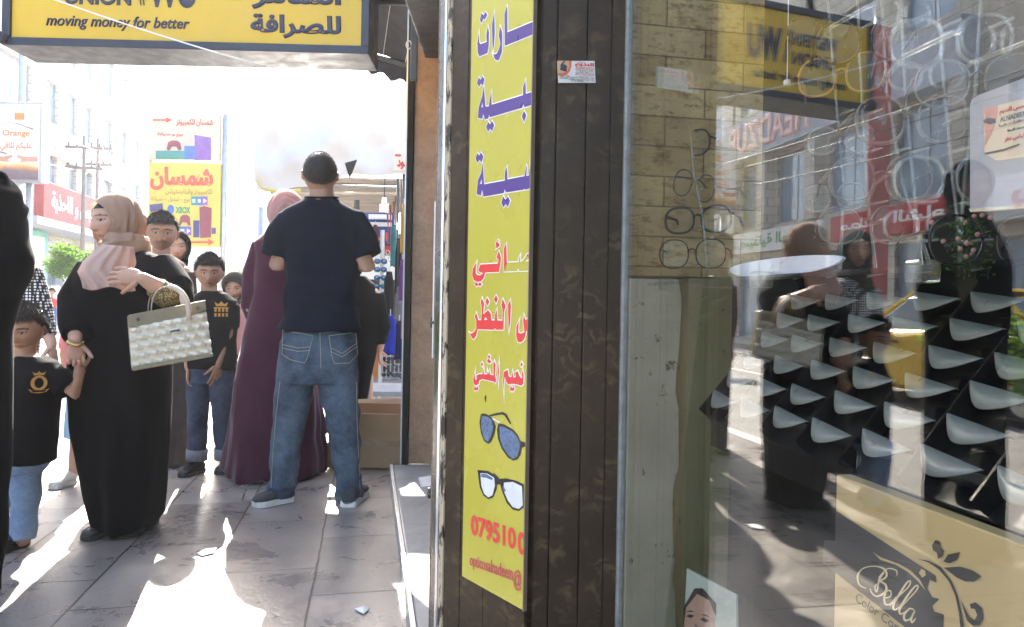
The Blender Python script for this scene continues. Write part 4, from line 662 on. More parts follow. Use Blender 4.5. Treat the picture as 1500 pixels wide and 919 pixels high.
# ---- white plate with the optician's card
def plate():
    off = .66; c = [ong(1424, 308, off), ong(1560, 297, off), ong(1560, 92, off), ong(1424, 140, off)]; t = thing('display_board', 'white plastic board with a torn optician card on it', 'board', c[0]); O = c[0]; X = -GT; k = 1
    def lp(px, py): q = ong(px, py, off) - O; return q.dot(X), q.z
    m = MB(); Z = [lp(1421, 306), lp(1560, 296), lp(1560, 92), lp(1432, 140), lp(1424, 146), lp(1421, 154)]; put2d(m, poly2d([Z]), O, X, UP, lift=.0); m.prism([O + X * x + UP * y for x, y in Z], GN * .006); m.build('panel', mk('lavender_white_panel', (.60, .60, .68), .4, 0, .04, 6), t)
    m = MB(); Z = [lp(1421, 306), lp(1560, 296), lp(1560, 301), lp(1424, 311)]; m.prism([O + X * x + UP * y - GN * .002 for x, y in Z], GN * .01); m.build('edge', mk('cream_edge', (.5, .45, .35), .5), t)
    s_ = 100 / 418
    def P(L): return [lp(1400 + x * s_, 100 + y * s_) for x, y in L]
    def shp(L, m_, lift, nm): mm = MB(); put2d(mm, poly2d([P(q) for q in L]), O, X, UP, lift=lift, thick=.0003); mm.build(nm, m_, t)
    shp([[(175,250),(260,228),(500,165),(500,535),(250,568),(230,548),(200,540),(205,525),(180,520),(178,480)]], mk('cream_card', (.58, .47, .34), .6, 0, .08, 8), .0006, 'card'); shp([[(175,250),(262,228),(256,300),(225,400),(178,490),(188,400),(176,340),(186,300)]], mk('printed_pink', (.52, .22, .19), .6, 0, .2, 20), .001, 'printed_picture'); shp([[(175,320),(200,305),(250,310),(252,335),(220,345),(180,335)]], MATS['printed_dark'], .0014, 'printed_glasses'); shp([[(180,520),(300,495),(398,462),(398,470),(300,508),(185,530)]], MATS['printed_dark'], .0014, 'printed_line')
    def tx(s, x0, y0, x1, y1, m_, b=.03):
        vs, fs = text2d(s, b); xa, xb = min(v.x for v in vs), max(v.x for v in vs); ya, yb = min(v.y for v in vs), max(v.y for v in vs); dy = -.25 * (x1 - x0); q = [lp(1400 + x * s_, 100 + y * s_) for x, y in ((x0, y1), (x1, y1 + dy), (x1, y0 + dy), (x0, y0))]; pts = []
        for v in vs:
            u, w_ = (v.x - xa) / (xb - xa), (v.y - ya) / (yb - ya); pts.append(V(((q[0][0] * (1 - u) + q[1][0] * u) * (1 - w_) + (q[3][0] * (1 - u) + q[2][0] * u) * w_, (q[0][1] * (1 - u) + q[1][1] * u) * (1 - w_) + (q[3][1] * (1 - u) + q[2][1] * u) * w_, v.z)))
        mm = MB(); put2d(mm, (pts, fs), O, X, UP, None, .001, .0003); mm.build('lettering', m_, t)
    tx(arabic('شمس النديم'), 272, 250, 450, 292, REDL, .05); tx('ALNADEEM', 275, 300, 440, 332, MATS['printed_grey'], .02); tx(arabic('نظارات طبية'), 265, 345, 420, 368, MATS['printed_grey'], .02); tx(arabic('عدسات لاصقة'), 320, 375, 430, 392, DKB, .02); tx(arabic('قياس نظر'), 300, 425, 430, 458, REDL, .03)
plate()
# ---- contact lens box
def lensbox():
    off = .615; t = thing('lens_box', 'large gold and black contact lens box with flower ornaments', 'box', ong(1230, 905, off)); O = ong(1225, 695, off); X = -GT
    def lp(px, py): q = ong(px, py, off) - O; return q.dot(X), q.z
    gold = mk('matt_gold_card', (.46, .36, .19), .38, .25, .06, 4); blk = mk('charcoal_card', (.030, .029, .034), .4, 0, .1, 6)
    x1 = lp(1560, 870)[0]; z0 = .13; zt = 0
    m = MB(); m.prism([O + UP * (z0 - O.z), O + X * x1 + UP * (z0 - O.z), O + X * x1, O], GN * .022); bevel(m.build('carton', gold, t), .002)
    # everything below is printed on the front face; its zero is the box's top left corner
    def band(L, m_, lift, nm, holes=()): mm = MB(); put2d(mm, poly2d([[lp(*p) for p in q] for q in L]), O, X, UP, lift=lift, thick=.0003); return mm.build(nm, m_, t)
    s_ = 300 / 1154
    def C(L): return [(1200 + x * s_, 680 + y * s_) for x, y in L]
    band([C([(95,262),(660,630),(662,668),(625,650),(612,700),(640,750),(680,760),(640,800),(650,830),(705,848),(700,990),(600,990),(485,918),(47,576),(20,560),(30,430),(92,430)])], blk, .0006, 'printed_band')
    band([C([(560,535),(620,545),(690,580),(750,660),(785,745),(800,810),(820,919),(800,919),(790,830),(770,740),(735,660),(680,595),(620,555)])], blk, .0010, 'printed_vine'); band([C([(705,583),(800,578),(870,600),(918,632),(880,662),(830,662),(780,640)])], blk, .0010, 'printed_leaf'); band([C([(702,550),(730,510),(800,495),(780,540),(740,558)])], blk, .0010, 'printed_leaf')
    band([C([(660,428),(685,440),(692,470),(708,490),(700,520),(672,535),(668,500),(645,485),(640,455)])], blk, .0010, 'printed_flower'); band([C([(853,790),(885,778),(920,810),(930,870),(905,912),(870,912),(835,880),(800,760),(850,860),(880,880),(895,850),(880,815),(860,815)])], blk, .0010, 'printed_scroll')
    band([C([(565,612),(580,590),(600,600),(605,625),(585,640)])], gold, .0010, 'printed_flower')
    band([C([(300,492),(360,530),(450,560),(520,600),(570,650),(605,715),(560,660),(500,605),(440,570),(350,540)])], gold, .0010, 'printed_vine')
    def tx(s, q, m_, bold, shear):
        vs, fs = text2d(s, bold, shear); xa, xb = min(v.x for v in vs), max(v.x for v in vs); ya, yb = min(v.y for v in vs), max(v.y for v in vs); a, b, c_, d = [lp(*p) for p in C(q)]; mm = MB(); pts = []
        for v in vs:
            u, w_ = (v.x - xa) / (xb - xa), (v.y - ya) / (yb - ya); pts.append(V(((a[0] * (1 - u) + b[0] * u) * (1 - w_) + (d[0] * (1 - u) + c_[0] * u) * w_, (a[1] * (1 - u) + b[1] * u) * (1 - w_) + (d[1] * (1 - u) + c_[1] * u) * w_, v.z)))
        put2d(mm, (pts, fs), O, X, UP, lift=.0012, thick=.0003); mm.build('lettering', m_, t)
    # script word drawn as pen strokes
    cream = mk('pale_gold_ink', (.62, .52, .33), .4); mm = MB()
    def stroke(L, ws):
        L = [V((*p, 0)) for p in L]; P = []
        for i in range(len(L) - 1):
            p0, p1, p2, p3 = L[max(i - 1, 0)], L[i], L[i + 1], L[min(i + 2, len(L) - 1)]
            for k in range(6):
                u = k / 6; P.append((.5 * ((2 * p1) + (p2 - p0) * u + (2 * p0 - 5 * p1 + 4 * p2 - p3) * u * u + (3 * p1 - p0 - 3 * p2 + p3) * u ** 3), ws[i] + (ws[min(i + 1, len(ws) - 1)] - ws[i]) * u))
        P.append((L[-1], ws[-1])); lft, rgt = [], []
        for i, (p, w_) in enumerate(P):
            d = (P[min(i + 1, len(P) - 1)][0] - P[max(i - 1, 0)][0]).normalized(); n_ = V((-d.y, d.x, 0)); lft.append(p + n_ * w_ / 2); rgt.append(p - n_ * w_ / 2)
        q = lft + rgt; n2 = len(lft); k0 = [O + X * lp(*C([(a.x, a.y)])[0])[0] + UP * lp(*C([(a.x, a.y)])[0])[1] - GN * .0014 for a in q]; mm.add(k0, [(i, i + 1, n2 + i + 1, n2 + i) for i in range(n2 - 1)])
    stroke([(270,700),(232,680),(222,630),(250,590),(310,575),(370,590),(385,630),(350,660),(320,690),(330,720),(345,650),(370,612)], [5, 8, 12, 8, 6, 10, 12, 8, 6, 5, 12, 8]); stroke([(335,655),(380,680),(378,720),(335,745),(305,730),(292,700)], [6, 12, 14, 10, 8, 4]); stroke([(340,640),(390,590),(440,600),(443,628)], [5, 6, 6, 3])
    stroke([(375,755),(408,745),(408,715),(385,718),(372,755),(380,790),(410,785),(440,745)], [6, 7, 8, 8, 12, 12, 8, 5]); stroke([(405,800),(460,740),(510,690),(520,660),(500,668),(460,730),(425,790),(430,822),(465,800)], [5, 6, 8, 8, 9, 13, 13, 9, 5]); stroke([(450,825),(510,760),(555,710),(562,685),(540,695),(495,755),(460,815),(465,845),(500,825)], [5, 6, 8, 8, 9, 13, 13, 9, 5])
    stroke([(540,820),(515,815),(485,850),(490,880),(520,870),(545,825),(525,870),(530,892),(550,868)], [6, 9, 12, 12, 8, 8, 13, 10, 5]); mm.build('lettering', cream, t)
    tx('Color Contact', [(205, 770), (545, 1020), (560, 975), (220, 722)], blk, .0, 0)
lensbox()
def poster():
    a, b, c, d = [onp(px, py, GN, .64) for px, py in ((985, 960), (1082, 985), (1082, 835), (1000, 805))]; c = onp(1078, 872, GN, .64); d = onp(1006, 833, GN, .64)
    t = thing('face_poster', 'small pale counter poster showing a face at the window\'s bottom', 'poster', V((a.x, a.y, .1)))
    a = V((d.x, d.y, .1)) + GT * .03; b = V((c.x, c.y, .1)) - GT * .03; m = MB(); m.prism([a, b, c, d], GN * .004); m.build('sheet', mk('mint_poster_paper', (.42, .50, .46), .5), t)
    O = d; X = (V((c.x, c.y, 0)) - V((d.x, d.y, 0))).normalized()
    def lp(px, py): q = onp(px, py, GN, .64) - O; return q.dot(X), q.z
    def shp(L, m_, lift, nm): mm = MB(); put2d(mm, poly2d([[lp(*p) for p in q] for q in L]), O, X, UP, lift=lift, thick=.0003); mm.build(nm, m_, t)
    shp([[(1022, 866), (1030, 869), (1038, 876), (1045, 888), (1048, 905), (1049, 960), (1002, 960), (1002, 905), (1005, 888), (1012, 874)]], mk('printed_face', (.40, .26, .20), .6, 0, .1, 20), .0008, 'printed_face'); shp([[(1018, 862), (1030, 862), (1050, 884), (1050, 905), (1040, 880), (1022, 870), (1006, 890), (1002, 920), (1002, 890)]], MATS['printed_dark'], .0012, 'printed_hair'); shp([[(1006, 903), (1011, 900), (1018, 902), (1013, 906)], [(1026, 907), (1032, 905), (1040, 910), (1033, 912)], [(1005, 897), (1012, 894), (1019, 896), (1012, 896.5)], [(1026, 900), (1034, 900), (1042, 905), (1034, 902.5)], [(1019, 915), (1023, 918), (1022, 919.5), (1018, 917)]], MATS['printed_dark'], .0012, 'printed_eyes')
poster()
# small trailing plant by the shelf end
def ivy():
    c = ong(1418, 352, .72); t = thing('ivy_garland', 'small trailing ivy garland with pale flowers on the glass shelf', 'garland', c - UP * .03); rnd = random.Random(12); m = MB(); fl = MB()
    for i in range(320):
        p = c + GN * rnd.gauss(0, .010) - GT * rnd.gauss(0, .013) + UP * (rnd.uniform(-.045, .03)); p -= GT * .0 ; a = V((rnd.gauss(0, 1), rnd.gauss(0, 1), rnd.gauss(0, 1))).normalized(); b = a.orthogonal().normalized(); s_ = rnd.uniform(.004, .009); m.add([p, p + a * s_ * .5 + b * s_ * .35, p + a * s_, p + a * s_ * .5 - b * s_ * .35], [(0, 1, 2, 3)])
    for i in range(14): fl.ell(c + GN * rnd.gauss(-.012, .01) - GT * rnd.gauss(0, .018) + UP * rnd.uniform(-.03, .03), (.003, .003, .003), None, 8, 6)
    m.build('leaves', LEAF, t); fl.build('flowers', PNK, t, True)
ivy()
# ------------------------------------------------------------------ shop front above: what shades the pane
m = MB(); m.gbox(-2.2, TE + .15, GD - .02, 2.2, 3.02, 6.5); fas = tag(m.build('optician_building', ST2, None), 'plain stone upper storey over the display window', 'building')
# ------------------------------------------------------------------ people: one continuous body each, clothes and hair as children
def skin_mat():
    t = NT('skin'); a = t.n('Attribute', attribute_name='Col'); f = t.noise(38, 4, .6)
    t.base(t.mix(.5, a.outputs['Color'], t.mix(1.0, a.outputs['Color'], t.ramp(f, [(.3, (.8, .74, .72)), (.7, (1.12, 1.1, 1.08))]), 'MULTIPLY')))
    t.set(Roughness=.5, Subsurface_Weight=.12, Subsurface_Scale=.01, Specular_IOR_Level=.4); t.b.inputs['Subsurface Radius'].default_value = (1, .35, .2)
    t.bump(t.noise(420, 2), .12, .001); return t.m
SKIN = skin_mat()
def cloth(name, c, var=.15, weave=900, rough=.85, sheen=.0, alt=None, vs=5, thin=0.0):
    if name in MATS: return MATS[name]
    t = NT(name); f = t.noise(vs, 5, .7)
    t.base(t.ramp(f, [(.3, tuple(x * (1 - var) for x in c)), (.7, tuple(min(1, x * (1 + var)) for x in (alt or c)))]))
    t.set(Roughness=rough, Sheen_Weight=sheen, Specular_IOR_Level=.03); t.b.inputs['Sheen Roughness'].default_value = .4
    b = t.bump(t.noise(26, 4, .6), .22, .006); wv = t.noise(weave, 1); t.bump(wv, .25, .0008, b)
    if thin:
        tr = t.n('BsdfTranslucent'); tr.inputs[0].default_value = (*[min(1, x * 1.3) for x in c], 1); mx = t.n('MixShader'); mx.inputs[0].default_value = thin; t.l(t.b.outputs[0], mx.inputs[1]); t.l(tr.outputs[0], mx.inputs[2]); t.l(mx.outputs[0], t.out.inputs[0])
    MATS[name] = t.m; return t.m
def denim(name, dark, light):
    t = NT(name); f = t.noise(4.5, 5, .7); g = t.noise(60, 3, .7, t.mapping((1, 1, 6)))
    c = t.mix(t.ramp(f, [(.38, (0, 0, 0)), (.68, (1, 1, 1))]), dark, light)
    t.base(t.mix(.35, c, t.mix(1.0, c, t.ramp(g, [(.25, (.5, .5, .52)), (.75, (1.4, 1.4, 1.4))]), 'MULTIPLY')))
    t.set(Roughness=.9, Specular_IOR_Level=.2); b = t.bump(t.noise(34, 4, .6), .25, .006); t.bump(t.noise(900, 1), .3, .0008, b); return t.m
class Fig:
    def __init__(s, Y): s.Y = Y; s.k = Y / F
    def p(s, px, py, dy=0.0): return at(px, py, s.Y + dy)
    def rings(s, L, n=36, e=2.2):
        out = []
        for r in sorted(L, key=lambda r: -r[0]):
            py, xl, xr, ry = r[:4]; dy = r[4] if len(r) > 4 else 0.0
            a, b = s.p(xl, py, dy), s.p(xr, py, dy); c = (a + b) / 2; rx = (b - a).length / 2; ring = []
            for j in range(n):
                t = 2 * math.pi * j / n; cx, sx = math.cos(t), math.sin(t)
                ring.append(c + V((math.copysign(abs(cx) ** (2 / e), cx) * rx, math.copysign(abs(sx) ** (2 / e), sx) * ry, 0)))
            out.append(ring)
        return out
    def path(s, P): return [s.p(*p) for p in P]
def frame(psi, pitch=0.0, roll=0.0):   # head axes: x the person's right, y forward, z up; psi 0 looks to the camera, + turns to picture right
    f = V((math.sin(R(psi)), -math.cos(R(psi)), 0)); x = f.cross(UP)
    M = Matrix((x, f, UP)).transposed()
    return M @ Matrix.Rotation(R(-pitch), 3, 'X') @ Matrix.Rotation(R(roll), 3, 'Y')
def sst(a, b, x): x = min(1, max(0, (x - a) / (b - a))); return x * x * (3 - 2 * x)
def g2(a, b): return math.exp(-a * a - b * b)
def head_point(th, ph, fem=False):
    dx, dy, dz = math.sin(th) * math.cos(ph), math.sin(th) * math.sin(ph), -math.cos(th)
    x, y, z = dx * .74, dy * .90, dz
    if y < 0: y *= 1.08
    t = max(0, (-.05 - dz) / .95)
    x *= 1 - (.46 if fem else .38) * t ** 1.35
    y = y * (1 - .62 * t) if y < 0 else y * (1 - .10 * t)
    if dy > 0 and abs(dz) < .97:
        wy = sst(.0, .35, dy); ax = abs(x)
        y += wy * .035 * g2((z - .22) / .09, x / .42)
        y -= wy * .10 * g2((ax - .29) / .17, (z - .06) / .12)
        y += wy * .055 * g2((ax - .29) / .10, (z - .04) / .07)
        nzp = sst(.16, -.30, z) if z > -.30 else sst(-.43, -.33, z)
        y += wy * (.03 + .17 * nzp) * nzp ** .4 * math.exp(-(x / (.055 + .05 * nzp)) ** 2) if nzp > 0 else 0
        y += wy * .06 * g2((ax - .12) / .06, (z + .31) / .07)
        y += wy * .055 * g2(x / .24, (z + .56) / .11)
        y -= wy * .035 * g2(x / .2, (z + .555) / .022)
        y += wy * .075 * g2(x / .22, (z + .88) / .13)
        y += wy * .03 * g2((ax - .42) / .16, (z + .2) / .16)
    return x, y, z
def head_color(x, y, z, sk, o):
    c = sk
    ax = abs(x)
    if y > .25:
        k = 1 - .10 * g2((ax - .36) / .2, (z + .28) / .2); c = (c[0], c[1] * k, c[2] * k)
        if o.get('beard'):
            b = sst(-.3, -.5, z) * .6 if not (ax < .1 and z > -.62) else .25
            if abs(z + .42) < .07 and ax < .26: b = .75
            c = tuple(v * (1 - b * .75) for v in c)
        e = ((ax - .29) / .128) ** 2 + ((z - .045) / .048) ** 2
        if e < 1:
            c = (.33, .285, .25)
            if ((ax - .29) / .058) ** 2 + ((z - .05) / .058) ** 2 < 1: c = (.018, .011, .008)
        elif e < 1.7 and z > .045: c = (.03, .018, .014)
        elif e < 1.8: c = tuple(v * .72 for v in c)
        bz = .235 - .20 * max(0, ax - .33) + .10 * min(0, ax - .25)
        if .11 < ax < .50 and abs(z - bz) < (.034 if not o.get('fem') else .024): c = tuple(v * .16 for v in sk)
        lp = (x / .23) ** 2 + ((z + .555) / (.082 if o.get('fem') else .065)) ** 2
        if lp < 1: c = (sk[0] * .85, sk[1] * .52, sk[2] * .52)
        if abs(z + .557) < .014 and ax < .19: c = tuple(v * .35 for v in sk)
        if ((ax - .075) / .045) ** 2 + ((z + .375) / .022) ** 2 < 1: c = tuple(v * .3 for v in sk)
    if o.get('scalp'):
        k = sst(-.14, .06, o['scalp'](x, y, z) + .05 * mnoise.noise(V((x * 8, y * 8, z * 8)))); c = tuple(v * (1 - .93 * k) for v in c)
    if o.get('cap') and z > o['cap'] - .25 * max(0, .5 - y): c = o['capc']
    return c
def add_head(mb, cols, c, a, M, sk, o={}, nu=112, nv=84):
    k0 = len(mb.v); cols += [sk] * (k0 - len(cols)); rings = []
    for i in range(nv + 1):
        th = min(max(math.pi * i / nv, .02), math.pi - .02); ring = []
        for j in range(nu):
            x, y, z = head_point(th, 2 * math.pi * j / nu, o.get('fem')); ring.append(c + M @ (V((x, y, z)) * a)); cols.append(head_color(x, y, z, sk, o))
        rings.append(ring)
    mb.loft(rings)
    if not o.get('noears'):
        for sgn in (-1, 1):
            e = MB(); Me = M @ Matrix.Rotation(sgn * R(-22), 3, 'Z'); cc = c + M @ V((sgn * .70 * a, -.06 * a, -.06 * a))
            e.ell(cc, (.055 * a, .15 * a, .25 * a), Me, 12, 10); e.tube([cc + M @ V((sgn * .08, math.cos(t) * .12, math.sin(t) * .22)) * a for t in (-.6, 0, .8, 1.6, 2.4, 3)], .035 * a, 6)
            k = len(mb.v); mb.merge(e); cols += [(sk[0] * 1.05, sk[1] * .9, sk[2] * .88)] * (len(mb.v) - k)
def add_hand(mb, wv, d, n, L=.17, curl=.5, side=1, spread=.06, thumb=1.0):
    """palm, four unequal fingers and a thumb; d points to the fingers, n out of the palm"""
    wv, d, n = V(wv), V(d).normalized(), V(n); n = (n - d * n.dot(d)).normalized(); sd_ = d.cross(n) * side
    M = Matrix((sd_, d, n)).transposed()
    mb.ell(wv + d * L * .27, (.215 * L, .33 * L, .09 * L), M, 14, 10)
    for i, ln in enumerate((.40, .46, .43, .33)):
        b = wv + d * L * (.50 - .02 * abs(i - 1.2)) + sd_ * L * (i - 1.5) * .118; fd = (d + sd_ * (i - 1.5) * spread).normalized(); P = [b - fd * L * .08, b]; ang = 0
        for s_, fr in ((.46, .7), (.31, 1.0), (.23, .8)):
            ang += curl * fr; dd = fd * math.cos(ang) + n * math.sin(ang); P.append(P[-1] + dd * L * ln * s_)
        mb.tube(P, [.055 * L, .055 * L, .05 * L, .045 * L, .037 * L], 8, 'round')
    b = wv + d * L * .12 - sd_ * L * .17; td = (d * .75 - sd_ * .6 * thumb + n * .35).normalized(); P = [b, b + td * L * .22]
    td2 = (td + n * .35 + sd_ * .3).normalized(); P += [P[-1] + td2 * L * .17, P[-1] + td2 * L * .17 + (td2 + n * .2).normalized() * L * .12]
    mb.tube(P, [.075 * L, .062 * L, .052 * L, .042 * L], 8, 'round')
def make_body(build_fn, sk, head=None, opts={}, hands=(), vox=.009):
    b = MB(); build_fn(b); r = remesh(b, vox, 3); m = MB(); m.v, m.f = r.v, r.f; cols = [sk] * len(m.v)
    for h in hands: add_hand(m, *h[0], **h[1])
    cols += [sk] * (len(m.v) - len(cols))
    if head: add_head(m, cols, *head, sk, opts)
    m.c = cols; return m
def short_hair(x, y, z):
    return z - .50 if y > .35 else z - (.50 - (.35 - y) * 1.0) if y > -.05 else z - (.10 - (-.05 - y) * 1.05)
def buzz_hair(x, y, z):
    return z - (.45 if y > .35 else .45 - (.35 - y) * 1.0 if y > -.1 else -.1 - (-.1 - y) * 1.4)
def hair(parent, c, a, M, mask, thick, mat, name='hair', nu=150, nv=100, rough=.02, freq=60):
    m = MB(); vs = []; ok = []
    for i in range(nv + 1):
        th = min(max(math.pi * i / nv, .02), math.pi - .02)
        for j in range(nu):
            x, y, z = head_point(th, 2 * math.pi * j / nu); k = mask(x, y, z) + .07 * mnoise.noise(V((x * 9, y * 9, z * 9 + thick * 99))); q = V((x, y, z)); t = sst(0, .22, k)
            p = c + M @ (q * a); n_ = (M @ q).normalized()
            ofs = (-.03 + (thick + .03) * t) + rough * t * (mnoise.noise(p * freq) + .6 * mnoise.noise(p * freq * 2.3)); vs.append(p + n_ * a * ofs); ok.append(k > -.05)
    fs = []
    for i in range(nv):
        for j in range(nu):
            q = (i * nu + j, i * nu + (j + 1) % nu, (i + 1) * nu + (j + 1) % nu, (i + 1) * nu + j)
            if all(ok[t] for t in q): fs.append(q)
    top = [nv * nu + j for j in range(nu)]
    if all(ok[t] for t in top): fs.append(tuple(top))
    m.add(vs, fs); rs = random.Random(int(thick * 1e4) + len(fs)); cand = [i for i in range(len(vs)) if ok[i]]
    for _ in range(4200):                      # short loose hairs break the outline
        p = vs[rs.choice(cand)]; n_ = (p - c).normalized(); d = (n_ + V((rs.gauss(0, .45), rs.gauss(0, .45), rs.gauss(.1, .45)))).normalized(); L = a * (.05 + thick * .9) * rs.uniform(.6, 1.3); b = d.orthogonal().normalized() * .0012
        q = p - n_ * a * .02; m.add([q - b, q + b, q + d * L], [(0, 1, 2)])
    return m.build(name, mat, parent, True)
def short_hair(x, y, z):
    f = z - (.50 + .12 * (1 - min(1, abs(x) / .5)) * 0) if y > .35 else z - (.50 - (.35 - y) * 1.0) if y > -.05 else z - (.10 - (-.05 - y) * 1.05)
    return f
def hijab(parent, c, a, M, extra, mat, cut=(.56, .74, -.17), folds=.006, vox=.006, seed=1, name='hijab', swirl=7):
    b = MB(); b.ell(c + M @ V((0, -.07, .05)) * a, (.88 * a, 1.06 * a, 1.10 * a), M, 28, 20)
    b.tube([c + M @ V((0, -.12, -.2)) * a, c + M @ V((0, -.12, -1.0)) * a, c + M @ V((0, -.14, -1.5)) * a], [.78 * a, .72 * a, .85 * a], 20)
    extra(b); r = remesh(b, vox, 4); Mi = M.transposed()
    def fn(p, n_):
        q = Mi @ (p - c) / a; ang = math.atan2(q.x, q.y); rho = math.acos(max(-1, min(1, q.y / max(.01, q.length)))); az = math.atan2(q.x, q.z); w_ = mnoise.noise(V((ang * 1.2 + seed, q.z * 1.3, seed)))
        f = math.sin(rho * 12 + az * 1.1 + w_ * 4) * .6 + math.sin(rho * 19 - az * 1.6 + w_ * 6 + seed) * .4 if q.z > -.75 else math.sin(ang * 3 + q.z * swirl + w_ * 5) * .9
        return folds * f * sst(1.15, .3, q.z)
    fold(r, fn); keep = MB(); keep.v = r.v; ins = []
    for i, p in enumerate(r.v):
        q = Mi @ (p - c) / a; d = (q.x / (cut[0] * (1 - .34 * min(1, max(0, (cut[2] - q.z) / cut[1]))))) ** 2 + ((q.z - cut[2]) / cut[1]) ** 2
        ins.append(q.y > .1 and d < 1)
        if q.y > .1 and d < 1.7:
            k = sst(1.7, 1.0, d); yt = .90 * math.sqrt(max(.02, 1 - (q.x / .80) ** 2 - (q.z * .72) ** 2)) + .025
            q.y = q.y * (1 - k) + min(q.y, yt) * k
            if d < 1.25:
                s_ = 1 / math.sqrt(max(d, .05)); kk = sst(1.25, 1.0, d) * .9; q.x += (q.x * s_ - q.x) * kk; q.z += ((q.z - cut[2]) * s_ + cut[2] - q.z) * kk
            keep.v[i] = c + M @ q * a
    keep.f = [f for f in r.f if not all(ins[i] for i in f)]
    return keep.build(name, mat, parent, True)
def garment(parent, name, mat, fn, folds=None, vox=.008, smooth=3):
    b = MB(); fn(b); r = remesh(b, vox, smooth)
    if folds: fold(r, folds)
    return r.build(name, mat, parent, True)
def vfold(amp, fx=9, fz=1.2, seed=0, ztop=1.2, zbot=.1):      # long falling folds, stronger towards the hem
    def fn(p, n_):
        w_ = nz(p, fx, fx, fz, seed) + .5 * nz(p, fx * 2.1, fx * 2.1, fz * 1.4, seed + 3)
        return amp * w_ * sst(ztop, zbot, p.z) + .25 * amp * nz(p, 6, 6, 7, seed + 5)
    return fn
def wrinkle(amp, fx=14, fz=22, seed=0):
    def fn(p, n_):
        return amp * (1 - 2 * abs(nz(p, fx, fx, fz, seed))) * .6 + amp * .5 * nz(p, fx * .5, fx * .5, fz * .4, seed + 2)
    return fn
def shoe(parent, heel, toe, mat, sole_mat, wd=.048, h=.075, name='shoe', sole=.022, op=.0):
    heel, toe = V(heel), V(toe); d = (toe - heel); L = d.length; d.normalize(); x = d.cross(UP)
    def ring(zs, grow):
        return None
    m = MB(); rings = []; n = 16
    for f, hh, ww in ((0, .35, .55), (.04, .8, .8), (.2, 1.0, .86), (.38, .95, .84), (.55, .72, .92), (.75, .56, 1.0), (.9, .46, .86), (.98, .34, .55), (1.0, .2, .25)):
        rings.append([heel + d * L * f + x * math.cos(2 * math.pi * j / n) * wd * ww + UP * (sole * .6 + (h * hh) * (.5 + .5 * math.sin(2 * math.pi * j / n))) for j in range(n)])
    m.loft([r[::-1] for r in rings] if True else rings)
    o = m.build(name, mat, parent, True)
    s_ = MB(); P = []
    for f, ww in ((0, .6), (.03, .85), (.2, .95), (.4, .88), (.6, .98), (.78, 1.08), (.9, .95), (.97, .65), (1.01, .2)): P.append((f, ww))
    poly = [heel + d * L * f + x * wd * ww for f, ww in P] + [heel + d * L * f - x * wd * ww for f, ww in P[::-1]]
    s_.prism([p + UP * .001 for p in poly], UP * sole); bevel(s_.build('sole', sole_mat, o), .003)
    return o
def root_body(m, label, group=None, loc=None):
    o = m.build('person', SKIN, None, True, loc); return tag(o, label, 'person', group)
BLACK_CL = cloth('black_abaya_cloth', (.0032, .0032, .0040), .3, 700, .85, .05)
RUB_W = mk('white_rubber', (.55, .53, .5), .6, 0, .15, 30); RUB_K = mk('black_sole', (.015, .014, .013), .6)
LEA_K = mk('black_leather', (.012, .011, .011), .35, 0, .3, 20, .3, 200); LEA_B = mk('brown_leather', (.05, .025, .015), .4, 0, .3, 20, .3, 200)
HAIR_K = mk('black_hair', (.009, .007, .006), .5, 0, .4, 60, .5, 260)

